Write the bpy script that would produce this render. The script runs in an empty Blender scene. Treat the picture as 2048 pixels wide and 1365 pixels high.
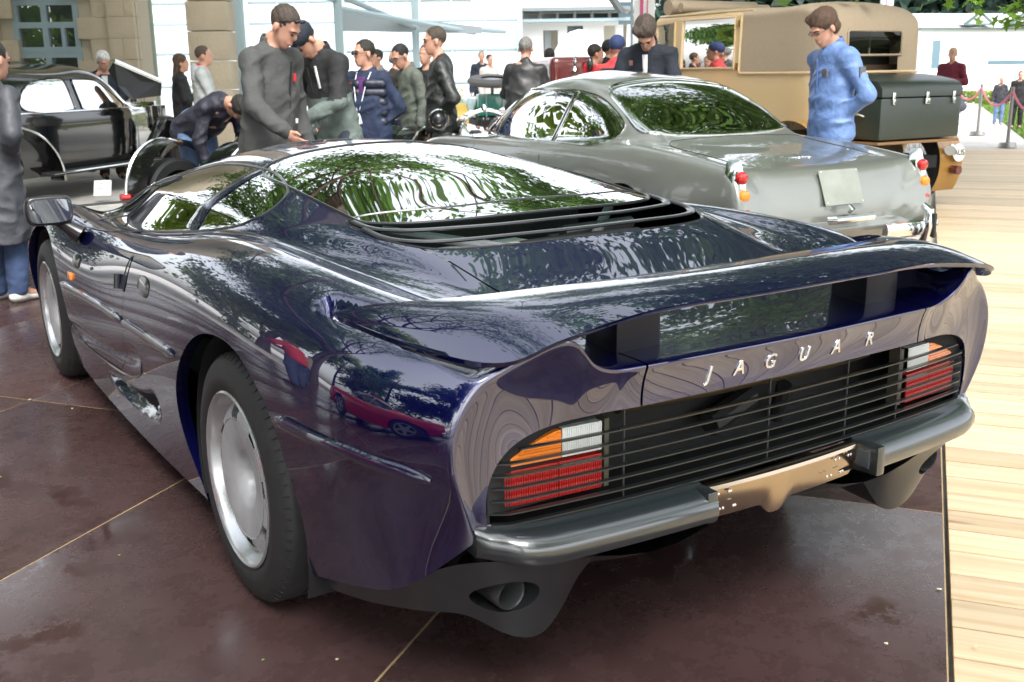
import bpy, bmesh, math, random
import numpy as np
from mathutils import Vector, Matrix
from mathutils.bvhtree import BVHTree
SC = bpy.context.scene
COL = SC.collection
# ---------------------------------------------------------------- camera, sky, sun, exposure
cam_d = bpy.data.cameras.new('camera')
cam = bpy.data.objects.new('camera', cam_d); COL.objects.link(cam)
SC.camera = cam
CX, CY, CZ, YAW, PITCH, ROLL, FPX = -1.7755, -2.6065, 1.3763, 0.574, 0.25, -0.0142, 2105.75
_f = Vector((math.sin(YAW)*math.cos(PITCH), math.cos(YAW)*math.cos(PITCH), -math.sin(PITCH)))
_r = Vector((math.cos(YAW), -math.sin(YAW), 0)); _u = _r.cross(_f)
_r2 = _r*math.cos(ROLL)+_u*math.sin(ROLL); _u2 = _u*math.cos(ROLL)-_r*math.sin(ROLL)
cam.matrix_world = Matrix(((_r2.x,_u2.x,-_f.x,CX),(_r2.y,_u2.y,-_f.y,CY),(_r2.z,_u2.z,-_f.z,CZ),(0,0,0,1)))
cam_d.sensor_fit = 'HORIZONTAL'; cam_d.sensor_width = 36.0; cam_d.lens = FPX/2048*36.0
cam_d.clip_start = 0.05; cam_d.clip_end = 2000
cam_d.dof.use_dof = True; cam_d.dof.focus_distance = 2.9; cam_d.dof.aperture_fstop = 9.0
world = bpy.data.worlds.new('World'); SC.world = world; world.use_nodes = True
wn = world.node_tree; wn.nodes.clear()
sky = wn.nodes.new('ShaderNodeTexSky'); sky.sky_type = 'NISHITA'; sky.sun_disc = False
SUN_EL, SUN_ROT = math.radians(52), math.radians(200)
sky.sun_elevation = SUN_EL; sky.sun_rotation = SUN_ROT
sky.air_density = 1.0; sky.dust_density = 3.0; sky.ozone_density = 1.0
hs = wn.nodes.new('ShaderNodeHueSaturation'); hs.inputs['Saturation'].default_value = 0.28
bg = wn.nodes.new('ShaderNodeBackground'); bg.inputs['Strength'].default_value = 0.15
wo = wn.nodes.new('ShaderNodeOutputWorld')
wn.links.new(sky.outputs[0], hs.inputs['Color']); wn.links.new(hs.outputs[0], bg.inputs[0]); wn.links.new(bg.outputs[0], wo.inputs[0])
sun_d = bpy.data.lights.new('sun', 'SUN'); sun_d.energy = 1.2; sun_d.angle = math.radians(25); sun_d.color = (1.0, .97, .93)
sun = bpy.data.objects.new('sun', sun_d); COL.objects.link(sun)
_sd = Vector((math.sin(SUN_ROT)*math.cos(SUN_EL), math.cos(SUN_ROT)*math.cos(SUN_EL), math.sin(SUN_EL)))
sun.rotation_euler = _sd.to_track_quat('Z', 'Y').to_euler()
SC.view_settings.view_transform = 'Standard'; SC.view_settings.look = 'None'
SC.view_settings.exposure = 1.87; SC.view_settings.gamma = 1.0; SC.view_settings.use_curve_mapping = False
SC.render.engine = 'CYCLES'
SC.cycles.max_bounces = 8; SC.cycles.transparent_max_bounces = 12

# ---------------------------------------------------------------- materials
MATS = {}
def mat(name, col=(.5,.5,.5), rough=.5, metal=0.0, coat=0.0, spec=.5, noise=None, bump=None, trans=0.0, emit=None, sheen=0, alpha=1, coat_rough=.02, coat_ior=1.5, extra=None):
    """noise=(scale, amount[, detail]) mixes towards a darker/lighter tone; bump=(scale, strength, distance)."""
    if name in MATS: return MATS[name]
    m = bpy.data.materials.new(name); m.use_nodes = True
    nt = m.node_tree; b = nt.nodes['Principled BSDF']
    b.inputs['Base Color'].default_value = (*col, 1); b.inputs['Roughness'].default_value = rough
    b.inputs['Metallic'].default_value = metal; b.inputs['Coat Weight'].default_value = coat
    b.inputs['Coat Roughness'].default_value = coat_rough; b.inputs['Coat IOR'].default_value = coat_ior
    b.inputs['Specular IOR Level'].default_value = spec; b.inputs['Transmission Weight'].default_value = trans
    b.inputs['Alpha'].default_value = alpha
    if sheen: b.inputs['Sheen Weight'].default_value = sheen
    if emit: b.inputs['Emission Color'].default_value = (*emit[0], 1); b.inputs['Emission Strength'].default_value = emit[1]
    tc = nt.nodes.new('ShaderNodeTexCoord')
    if noise:
        n = nt.nodes.new('ShaderNodeTexNoise'); n.inputs['Scale'].default_value = noise[0]; n.inputs['Detail'].default_value = noise[2] if len(noise) > 2 else 6
        r = nt.nodes.new('ShaderNodeMapRange'); r.inputs[1].default_value = .3; r.inputs[2].default_value = .7
        r.inputs[3].default_value = 1-noise[1]; r.inputs[4].default_value = 1+noise[1]*.6
        mx = nt.nodes.new('ShaderNodeMix'); mx.data_type = 'RGBA'; mx.blend_type = 'MULTIPLY'; mx.inputs[0].default_value = 1
        mx.inputs[6].default_value = (*col, 1)
        nt.links.new(tc.outputs['Object'], n.inputs['Vector']); nt.links.new(n.outputs[0], r.inputs[0])
        nt.links.new(r.outputs[0], mx.inputs[7]); nt.links.new(mx.outputs[2], b.inputs['Base Color'])
    if bump:
        n2 = nt.nodes.new('ShaderNodeTexNoise'); n2.inputs['Scale'].default_value = bump[0]; n2.inputs['Detail'].default_value = 4
        bp = nt.nodes.new('ShaderNodeBump'); bp.inputs['Strength'].default_value = bump[1]; bp.inputs['Distance'].default_value = bump[2]
        nt.links.new(tc.outputs['Object'], n2.inputs['Vector']); nt.links.new(n2.outputs[0], bp.inputs['Height']); nt.links.new(bp.outputs[0], b.inputs['Normal'])
    MATS[name] = m
    return m

# ---------------------------------------------------------------- object helpers
def props(o, label=None, cat=None, group=None, kind=None):
    if label: o['label'] = label
    if cat: o['category'] = cat
    if group: o['group'] = group
    if kind: o['kind'] = kind
    return o
def empty(name, loc=(0,0,0), rz=0.0, label=None, cat=None, group=None):
    o = bpy.data.objects.new(name, None); COL.objects.link(o); o.location = loc; o.rotation_euler = (0,0,rz)
    o.empty_display_size = .1
    return props(o, label, cat, group)
def mesh_obj(name, V, F, m, parent=None, smooth=True, fm=None, angle=None):
    me = bpy.data.meshes.new(name)
    me.from_pydata([tuple(map(float, v)) for v in V], [], [tuple(map(int, f)) for f in F])
    for mm in (m if isinstance(m, (list, tuple)) else [m]): me.materials.append(mm)
    if fm is not None: me.polygons.foreach_set('material_index', np.asarray(fm, dtype=np.int32))
    me.update()
    if smooth:
        me.polygons.foreach_set('use_smooth', [True]*len(me.polygons))
        if angle is not None: me.set_sharp_from_angle(angle=math.radians(angle))
    o = bpy.data.objects.new(name, me); COL.objects.link(o)
    if parent is not None: o.parent = parent
    return o
def inst(src, name, parent=None, loc=None, rot=None, scale=None):
    o = bpy.data.objects.new(name, src.data); COL.objects.link(o)
    if parent is not None: o.parent = parent
    if loc is not None: o.location = loc
    if rot is not None: o.rotation_euler = rot
    if scale is not None: o.scale = scale
    return o
def copy_tree(o, parent=None):
    c = o.copy(); COL.objects.link(c)
    if parent is not None: c.parent = parent
    for ch in list(o.children): copy_tree(ch, c)
    return c

class MB:
    """collects shapes into one mesh"""
    def __init__(s): s.V = []; s.F = []; s.M = []; s.mi = 0
    def add(s, V, F):
        n = len(s.V); s.V += [tuple(v) for v in V]; s.F += [tuple(i+n for i in f) for f in F]; s.M += [s.mi]*len(F); return s
    def box(s, c, d, rz=0.0, R=None, bev=0.0):
        hx, hy, hz = d[0]/2, d[1]/2, d[2]/2
        if bev > 0:
            bm = bmesh.new(); bmesh.ops.create_cube(bm, size=1); bmesh.ops.scale(bm, vec=d, verts=bm.verts)
            bmesh.ops.bevel(bm, geom=bm.edges[:], offset=bev, segments=2, affect='EDGES', profile=.6)
            V = [v.co.copy() for v in bm.verts]; F = [[v.index for v in f.verts] for f in bm.faces]
            bm.verts.index_update(); F = [[v.index for v in f.verts] for f in bm.faces]; bm.free()
        else:
            V = [Vector((x*hx, y*hy, z*hz)) for x in (-1,1) for y in (-1,1) for z in (-1,1)]
            F = [(0,1,3,2),(4,6,7,5),(0,4,5,1),(2,3,7,6),(0,2,6,4),(1,5,7,3)]
        M = R if R is not None else Matrix.Rotation(rz, 3, 'Z')
        return s.add([M @ v + Vector(c) for v in V], F)
    def tube(s, pts, r, n=8, closed=False, cap=True, flat=None, up=None):
        """sweep of a circle (or ellipse flat=(a,b)) along pts; r scalar or list"""
        P = [Vector(p) for p in pts]; k = len(P); V = []; F = []
        rr = r if isinstance(r, (list, tuple)) else [r]*k
        prev = None
        for i in range(k):
            a = P[(i-1) % k] if (closed or i > 0) else P[i]; b = P[(i+1) % k] if (closed or i < k-1) else P[i]
            t = (b-a).normalized()
            if up is not None: nrm = (Vector(up) - t*Vector(up).dot(t)).normalized()
            elif prev is None:
                nrm = t.orthogonal().normalized()
            else:
                nrm = (prev - t*prev.dot(t)).normalized()
            prev = nrm; bi = t.cross(nrm)
            for j in range(n):
                th = 2*math.pi*j/n
                fa, fb = (flat if flat else (1, 1))
                V.append(P[i] + nrm*(math.cos(th)*rr[i]*fa) + bi*(math.sin(th)*rr[i]*fb))
        m = k if closed else k-1
        for i in range(m):
            for j in range(n):
                a = i*n+j; b = i*n+(j+1) % n; c = ((i+1) % k)*n+(j+1) % n; d = ((i+1) % k)*n+j
                F.append((a, b, c, d))
        if cap and not closed:
            F.append(tuple(range(n))[::-1]); F.append(tuple((k-1)*n+j for j in range(n)))
        return s.add(V, F)
    def lathe(s, prof, n=32, M=None, a0=0.0, a1=2*math.pi, skip=None):
        """prof list of (r, h); axis local z; M maps to place"""
        M = M or Matrix.Identity(4); V = []; F = []; full = abs(a1-a0-2*math.pi) < 1e-6
        na = n if full else n+1
        for (r, h) in prof:
            for j in range(na):
                th = a0+(a1-a0)*j/n; V.append(M @ Vector((r*math.cos(th), r*math.sin(th), h)))
        for i in range(len(prof)-1):
            for j in range(n):
                if skip and skip(i, j): continue
                j2 = (j+1) % na if full else j+1
                F.append((i*na+j, i*na+j2, (i+1)*na+j2, (i+1)*na+j))
        return s.add(V, F)
    def prism(s, poly, h, M=None):
        """poly 2D list extruded 0..h along local z"""
        M = M or Matrix.Identity(4); n = len(poly)
        V = [M @ Vector((p[0], p[1], 0)) for p in poly]+[M @ Vector((p[0], p[1], h)) for p in poly]
        F = [tuple(range(n))[::-1], tuple(range(n, 2*n))]+[(i, (i+1) % n, n+(i+1) % n, n+i) for i in range(n)]
        return s.add(V, F)
    def grid(s, G, flip=False, closed_u=False):
        """G array [i][j] of points"""
        a = len(G); b = len(G[0]); V = [p for row in G for p in row]; F = []
        for i in range(a if closed_u else a-1):
            for j in range(b-1):
                f = (i*b+j, i*b+j+1, ((i+1) % a)*b+j+1, ((i+1) % a)*b+j); F.append(f[::-1] if flip else f)
        return s.add(V, F)
    def sphere(s, c, r, n=12, m=8, M=None):
        rx, ry, rz = (r, r, r) if not isinstance(r, (tuple, list)) else r
        M3 = M or Matrix.Identity(3); V = []; F = []
        for i in range(m+1):
            ph = math.pi*i/m
            for j in range(n):
                th = 2*math.pi*j/n
                V.append(Vector(c)+M3 @ Vector((rx*math.sin(ph)*math.cos(th), ry*math.sin(ph)*math.sin(th), rz*math.cos(ph))))
        for i in range(m):
            for j in range(n): F.append((i*n+j, (i+1)*n+j, (i+1)*n+(j+1) % n, i*n+(j+1) % n))
        return s.add(V, F)
    def obj(s, name, m, parent=None, smooth=True, angle=35):
        return mesh_obj(name, s.V, s.F, m, parent, smooth, s.M if isinstance(m, (list, tuple)) else None, angle)

def Tm(loc, rx=0, ry=0, rz=0):
    return Matrix.Translation(loc) @ Matrix.Rotation(rz, 4, 'Z') @ Matrix.Rotation(ry, 4, 'Y') @ Matrix.Rotation(rx, 4, 'X')

# natural cubic spline through points (numpy), parameter values t
def ncs(t, P, te):
    t = np.asarray(t, float); P = np.asarray(P, float); te = np.asarray(te, float)
    if P.ndim == 1: P = P[:, None]; sq = True
    else: sq = False
    n = len(t); h = np.diff(t); A = np.zeros((n, n)); B = np.zeros((n, P.shape[1])); A[0,0] = A[-1,-1] = 1
    for i in range(1, n-1):
        A[i,i-1] = h[i-1]; A[i,i] = 2*(h[i-1]+h[i]); A[i,i+1] = h[i]
        B[i] = 6*((P[i+1]-P[i])/h[i]-(P[i]-P[i-1])/h[i-1])
    M = np.linalg.solve(A, B)
    k = np.clip(np.searchsorted(t, te, side='right')-1, 0, n-2); x = (te-t[k])[:, None]; hk = h[k][:, None]
    a = P[k]; d = (M[k+1]-M[k])/(6*hk); c = M[k]/2; b = (P[k+1]-P[k])/hk-hk*(2*M[k]+M[k+1])/6
    r = a+b*x+c*x*x+d*x**3
    return r[:, 0] if sq else r
def curve(pts, n=60, closed=False):
    """smooth curve through points (chord-length parameter)"""
    P = np.array(pts, float)
    if closed:
        k = len(P); P = np.vstack([P, P, P, P[:1]])
        t = np.r_[0, np.cumsum(np.linalg.norm(np.diff(P, axis=0), axis=1)**.5)]
        return ncs(t, P, np.linspace(t[k], t[2*k], n, endpoint=False))
    t = np.r_[0, np.cumsum(np.linalg.norm(np.diff(P, axis=0), axis=1)**.6)]
    return ncs(t, P, np.linspace(0, t[-1], n))

# signed distance (2D) to closed polyline (negative inside) / distance to open polyline
def seg_dist(Q, A, B):
    out = np.full(len(Q), 1e9)
    for a, b in zip(A, B):
        ab = b-a; L = (ab@ab) or 1e-12
        t = np.clip(((Q-a)@ab)/L, 0, 1); d = np.linalg.norm(Q-(a+t[:, None]*ab), axis=1); out = np.minimum(out, d)
    return out
def poly_sd(Q, P):
    P = np.asarray(P, float); Q = np.asarray(Q, float); d = seg_dist(Q, P, np.roll(P, -1, 0)); ins = np.zeros(len(Q), bool)
    for a, b in zip(P, np.roll(P, -1, 0)):
        c = (a[1] > Q[:,1]) != (b[1] > Q[:,1])
        xx = a[0]+(Q[:,1]-a[1])*(b[0]-a[0])/((b[1]-a[1]) or 1e-12); ins ^= c & (Q[:,0] < xx)
    return np.where(ins, -d, d)
def line_d(Q, P):
    P = np.asarray(P, float); return seg_dist(np.asarray(Q, float), P[:-1], P[1:])

def clip(V, F, f):
    """split polygons at f=0; returns (V, Fneg, Fpos) sharing one vertex array"""
    V = [np.asarray(v) for v in V]; f = list(f); cache = {}; neg = []; pos = []
    for fc in F:
        s = [f[i] > 0 for i in fc]
        if all(s): pos.append(fc); continue
        if not any(s): neg.append(fc); continue
        a = []; b = []; k = len(fc)
        for q in range(k):
            i, j = fc[q], fc[(q+1) % k]
            (b if s[q] else a).append(i)
            if s[q] != s[(q+1) % k]:
                key = (min(i, j), max(i, j))
                if key not in cache:
                    t = f[key[0]]/(f[key[0]]-f[key[1]]); t = min(max(t, .0005), .9995)
                    cache[key] = len(V); V.append(V[key[0]]*(1-t)+V[key[1]]*t); f.append(0.0)
                a.append(cache[key]); b.append(cache[key])
        if len(a) > 2: neg.append(tuple(a))
        if len(b) > 2: pos.append(tuple(b))
    return V, neg, pos
def compact(V, F):
    used = sorted({i for fc in F for i in fc}); m = {u: k for k, u in enumerate(used)}
    return [V[u] for u in used], [tuple(m[i] for i in fc) for fc in F]
def lip(o, test, vec, drop=None):
    """extrude boundary edges whose midpoints satisfy test by vec -> gives panel edges depth"""
    me = o.data; bm = bmesh.new(); bm.from_mesh(me)
    es = [e for e in bm.edges if e.is_boundary and test((e.verts[0].co+e.verts[1].co)/2)]
    r = bmesh.ops.extrude_edge_only(bm, edges=es)
    vs = [g for g in r['geom'] if isinstance(g, bmesh.types.BMVert)]
    for v in vs:
        d = vec(v.co) if callable(vec) else Vector(vec); v.co += d
    for fc in [g for g in r['geom'] if isinstance(g, bmesh.types.BMFace)]: fc.smooth = True
    bm.to_mesh(me); bm.free(); me.update()
    me.set_sharp_from_angle(angle=math.radians(38))

# signed-distance meshing: prims are blended together smoothly
def _prim_d(pr, P):
    t = pr[0]
    if t == 'cone':      # ('cone', a, b, ra, rb[, (sx,sy,sz)][, k])
        a = np.array(pr[1], float); b = np.array(pr[2], float); ra, rb = pr[3], pr[4]
        sc = np.array(pr[5] if len(pr) > 5 and pr[5] else (1, 1, 1), float)
        Q = (P-a)/sc; ab = (b-a)/sc; h = np.clip((Q@ab)/max(ab@ab, 1e-9), 0, 1)
        return (np.linalg.norm(Q-h[..., None]*ab, axis=-1)-(ra+(rb-ra)*h))*min(sc)
    if t == 'ell':       # ('ell', c, (rx,ry,rz)[, R3][, k])
        c = np.array(pr[1], float); r = np.array(pr[2], float); Q = P-c
        if len(pr) > 3 and pr[3] is not None: Q = Q@np.array(pr[3])
        return (lambda k0, k1: k0*(k0-1)/k1)(np.linalg.norm(Q/r, axis=-1), np.linalg.norm(Q/(r*r), axis=-1)+1e-9)
    c = np.array(pr[1], float); hh = np.array(pr[2], float); rd = pr[3]     # ('box', c, half, round, k)
    Q = np.abs(P-c)-(hh-rd); return np.linalg.norm(np.maximum(Q, 0), axis=-1)+np.minimum(Q.max(-1), 0)-rd
def _prim_box(pr):
    if pr[0] == 'cone':
        m = np.array(pr[5] if len(pr) > 5 and pr[5] else (1, 1, 1), float)*max(pr[3], pr[4]); a, b = np.array(pr[1], float), np.array(pr[2], float)
        return np.minimum(a, b)-m, np.maximum(a, b)+m
    if pr[0] == 'ell':
        m = np.array(pr[2], float) if len(pr) < 4 or pr[3] is None else np.full(3, max(pr[2])); return np.array(pr[1])-m, np.array(pr[1])+m
    return np.array(pr[1])-np.array(pr[2]), np.array(pr[1])+np.array(pr[2])
def _prim_k(pr, k):
    if pr[0] == 'cone': return pr[6] if len(pr) > 6 else k
    if pr[0] == 'ell': return pr[4] if len(pr) > 4 else k
    return pr[4] if len(pr) > 4 else k
def sdf_mesh(prims, res, k=.02, lo=None, hi=None, warp=None, smooth_it=1):
    """surface nets; returns V (n,3), F (quads)"""
    pts = []
    if lo is None:
        bb = [_prim_box(pr) for pr in prims if pr[0] != 'cut']; lo = np.min([q[0] for q in bb], 0)-3*res-.02; hi = np.max([q[1] for q in bb], 0)+3*res+.02
    lo = np.array(lo, float); hi = np.array(hi, float)
    n = np.ceil((hi-lo)/res).astype(int)+1
    ax = [lo[i]+res*np.arange(n[i]) for i in range(3)]
    P = np.stack(np.meshgrid(*ax, indexing='ij'), -1)
    d = np.full(P.shape[:-1], 1.0)
    for pr in prims:
        cut = pr[0] == 'cut'; q = pr[1] if cut else pr; kk = pr[2] if cut else _prim_k(pr, k)
        l_, h_ = _prim_box(q); pad = 2.2*kk+3*res
        i0 = np.clip(np.floor((l_-pad-lo)/res).astype(int), 0, n); i1 = np.clip(np.ceil((h_+pad-lo)/res).astype(int)+1, 0, n)
        if (i1 <= i0).any(): continue
        sl = tuple(slice(i0[x], i1[x]) for x in range(3)); dd = _prim_d(q, P[sl]); D = d[sl]
        if cut:
            h = np.clip(.5-.5*(D+dd)/kk, 0, 1); d[sl] = D*(1-h)+(-dd)*h+kk*h*(1-h)
        else:
            h = np.clip(.5+.5*(dd-D)/kk, 0, 1); d[sl] = dd*(1-h)+D*h-kk*h*(1-h)
    if warp is not None: d = d+warp(P)
    s = d < 0
    c = np.zeros((n[0]-1, n[1]-1, n[2]-1), int)
    for dx in (0,1):
        for dy in (0,1):
            for dz in (0,1): c += s[dx:n[0]-1+dx, dy:n[1]-1+dy, dz:n[2]-1+dz]
    act = (c > 0) & (c < 8); idx = -np.ones(c.shape, int); cells = np.argwhere(act); idx[act] = np.arange(len(cells))
    acc = np.zeros((len(cells), 3)); cnt = np.zeros(len(cells))
    cor = [(a, b, e) for a in (0,1) for b in (0,1) for e in (0,1)]
    for a in cor:
        for b in cor:
            if sum(abs(a[i]-b[i]) for i in range(3)) == 1 and a < b:
                da = d[cells[:,0]+a[0], cells[:,1]+a[1], cells[:,2]+a[2]]; db = d[cells[:,0]+b[0], cells[:,1]+b[1], cells[:,2]+b[2]]
                m = (da < 0) != (db < 0); t = np.where(m, da/np.where(m, da-db, 1), 0)
                acc += np.where(m[:, None], np.array(a)+t[:, None]*(np.array(b)-np.array(a)), 0); cnt += m
    V = lo+res*(cells+acc/np.maximum(cnt, 1)[:, None])
    F = []
    for axx in range(3):
        a1, a2 = (axx+1) % 3, (axx+2) % 3
        sl = [slice(None)]*3; sh = [slice(None)]*3; sl[axx] = slice(0, -1); sh[axx] = slice(1, None)
        e = s[tuple(sl)] != s[tuple(sh)]; q = np.argwhere(e)
        ok = (q[:,a1] > 0) & (q[:,a2] > 0) & (q[:,a1] < n[a1]-1) & (q[:,a2] < n[a2]-1); q = q[ok]
        o1 = np.zeros(3, int); o1[a1] = 1; o2 = np.zeros(3, int); o2[a2] = 1
        i0 = idx[tuple(q.T)]; i1 = idx[tuple((q-o1).T)]; i2 = idx[tuple((q-o1-o2).T)]; i3 = idx[tuple((q-o2).T)]
        fl = s[tuple(q.T)]
        qq = np.stack([i0, i1, i2, i3], 1); qq[~fl] = qq[~fl][:, ::-1]; F.append(qq)
    F = np.vstack(F)
    if smooth_it:
        nb = np.concatenate([F[:, [0,1]], F[:, [1,2]], F[:, [2,3]], F[:, [3,0]]])
        for _ in range(smooth_it):
            S = np.zeros_like(V); C = np.zeros(len(V))
            np.add.at(S, nb[:,0], V[nb[:,1]]); np.add.at(C, nb[:,0], 1); np.add.at(S, nb[:,1], V[nb[:,0]]); np.add.at(C, nb[:,1], 1)
            V = V*.5+.5*S/np.maximum(C, 1)[:, None]
    return V, F
def fast_mesh(name, V, F, m, parent=None, fm=None):
    me = bpy.data.meshes.new(name); n = len(F); k = F.shape[1]
    me.vertices.add(len(V)); me.vertices.foreach_set('co', np.asarray(V, np.float32).ravel())
    me.loops.add(n*k); me.loops.foreach_set('vertex_index', np.asarray(F, np.int32).ravel())
    me.polygons.add(n); me.polygons.foreach_set('loop_start', np.arange(0, n*k, k, dtype=np.int32))
    try: me.polygons.foreach_set('loop_total', np.full(n, k, np.int32))
    except Exception: pass
    for mm in (m if isinstance(m, (list, tuple)) else [m]): me.materials.append(mm)
    if fm is not None: me.polygons.foreach_set('material_index', np.asarray(fm, np.int32))
    me.polygons.foreach_set('use_smooth', np.ones(n, bool))
    me.update(calc_edges=True); me.validate()
    o = bpy.data.objects.new(name, me); COL.objects.link(o)
    if parent is not None: o.parent = parent
    return o
# ================================================================ ground
E1 = Vector((.8102,.5862,0)); E2 = Vector((-.5862,.8102,0)); EA = math.atan2(.5862,.8102)
def ee(a, b, z=0.0): return E1*a+E2*b+Vector((0,0,z))
def cam_at(px, depth, py=None):
    """world point seen at column px of the photograph, depth metres ahead; with py also its height"""
    fx = (px-1024)/FPX; fy = -((py if py is not None else 145)-682.5)/FPX
    d = _f+_r2*fx+_u2*fy; t = depth/(d.x*math.sin(YAW)+d.y*math.cos(YAW))
    return Vector((CX+d.x*t, CY+d.y*t, (CZ+d.z*t) if py is not None else 0))
def node_floor(name, c1, c2, rough, scale, wet=True):
    m = bpy.data.materials.new(name); m.use_nodes = True; nt = m.node_tree; b = nt.nodes['Principled BSDF']; L = nt.links
    tc = nt.nodes.new('ShaderNodeTexCoord'); oi = nt.nodes.new('ShaderNodeObjectInfo')
    ad = nt.nodes.new('ShaderNodeVectorMath'); ad.operation = 'ADD'; L.new(tc.outputs['Object'], ad.inputs[0]); L.new(oi.outputs['Location'], ad.inputs[1])
    def noise(s, d=6, r=.6):
        n = nt.nodes.new('ShaderNodeTexNoise'); n.inputs['Scale'].default_value = s; n.inputs['Detail'].default_value = d; n.inputs['Roughness'].default_value = r; L.new(ad.outputs[0], n.inputs['Vector']); return n.outputs[0]
    def mr(src, a, b_, c, d):
        r = nt.nodes.new('ShaderNodeMapRange'); r.inputs[1].default_value = a; r.inputs[2].default_value = b_; r.inputs[3].default_value = c; r.inputs[4].default_value = d; L.new(src, r.inputs[0]); return r.outputs[0]
    n1 = noise(scale); n2 = noise(scale*7, 8, .7); n3 = noise(scale*.5, 4)
    mx = nt.nodes.new('ShaderNodeMix'); mx.data_type = 'RGBA'; mx.inputs[6].default_value = (*c1, 1); mx.inputs[7].default_value = (*c2, 1); L.new(mr(n1, .35, .68, 0, 1), mx.inputs[0])
    m2 = nt.nodes.new('ShaderNodeMix'); m2.data_type = 'RGBA'; m2.blend_type = 'MULTIPLY'; m2.inputs[0].default_value = 1; L.new(mx.outputs[2], m2.inputs[6]); L.new(mr(n2, .3, .75, .78, 1.18), m2.inputs[7])
    # wet, darker patches
    wet_mask = mr(n3, .56, .60, 0, 1); w2 = mr(noise(scale*2.4, 8, .75), .50, .56, 0, 1)
    mul = nt.nodes.new('ShaderNodeMath'); mul.operation = 'MULTIPLY'; L.new(wet_mask, mul.inputs[0]); L.new(w2, mul.inputs[1])
    m3 = nt.nodes.new('ShaderNodeMix'); m3.data_type = 'RGBA'; m3.blend_type = 'MULTIPLY'; m3.inputs[7].default_value = (.62,.45,.45,1); L.new(m2.outputs[2], m3.inputs[6])
    mw = nt.nodes.new('ShaderNodeMath'); mw.operation = 'MULTIPLY'; mw.inputs[1].default_value = .38; L.new(mul.outputs[0], mw.inputs[0]); L.new(mw.outputs[0], m3.inputs[0])
    L.new(m3.outputs[2], b.inputs['Base Color'])
    sub = nt.nodes.new('ShaderNodeMath'); sub.operation = 'MULTIPLY_ADD'; sub.inputs[1].default_value = -.22; L.new(mul.outputs[0], sub.inputs[0]); L.new(mr(n2, .3, .7, rough-.05, rough+.10), sub.inputs[2]); L.new(sub.outputs[0], b.inputs['Roughness'])
    bp = nt.nodes.new('ShaderNodeBump'); bp.inputs['Strength'].default_value = .12; bp.inputs['Distance'].default_value = .002; L.new(noise(scale*60, 3), bp.inputs['Height']); L.new(bp.outputs[0], b.inputs['Normal'])
    return m
board_m = node_floor('brown_faced_plywood', (.058,.032,.031), (.074,.044,.043), .25, 1.3)
seam_m = mat('plywood_edge', (.42,.30,.16), .6, noise=(8,.3))
def struct(o, **k): o['kind'] = 'structure'; return o
floor = empty('platform_floor', (0,0,0)); floor['kind'] = 'structure'
pw, pd, gap = 2.5, 1.25, .008
m = MB(); m.box((0,0,-.0125), (pw-gap, pd-gap, .025), bev=.0015); proto = m.obj('floor_board', board_m, floor); first = True
for j in range(0, 9):
    for i in range(-5, 3):
        c = ee(.42+pw*(i-.5), -1.22+pd*(j+.5), 0)
        if i > 2 or (i == 2 and j == 0 and False): continue
        o = proto if first else inst(proto, 'floor_board', floor); first = False
        o.location = c; o.rotation_euler = (random.uniform(-.0006,.0006), random.uniform(-.0006,.0006), EA)
m = MB(); m.box(ee(-4.58+.42-.0, 4.4, -.0135), (20.0, 11.24, .022), rz=EA); o = m.obj('platform_underlay', seam_m); struct(o)
o.parent = floor; del o['kind']
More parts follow.
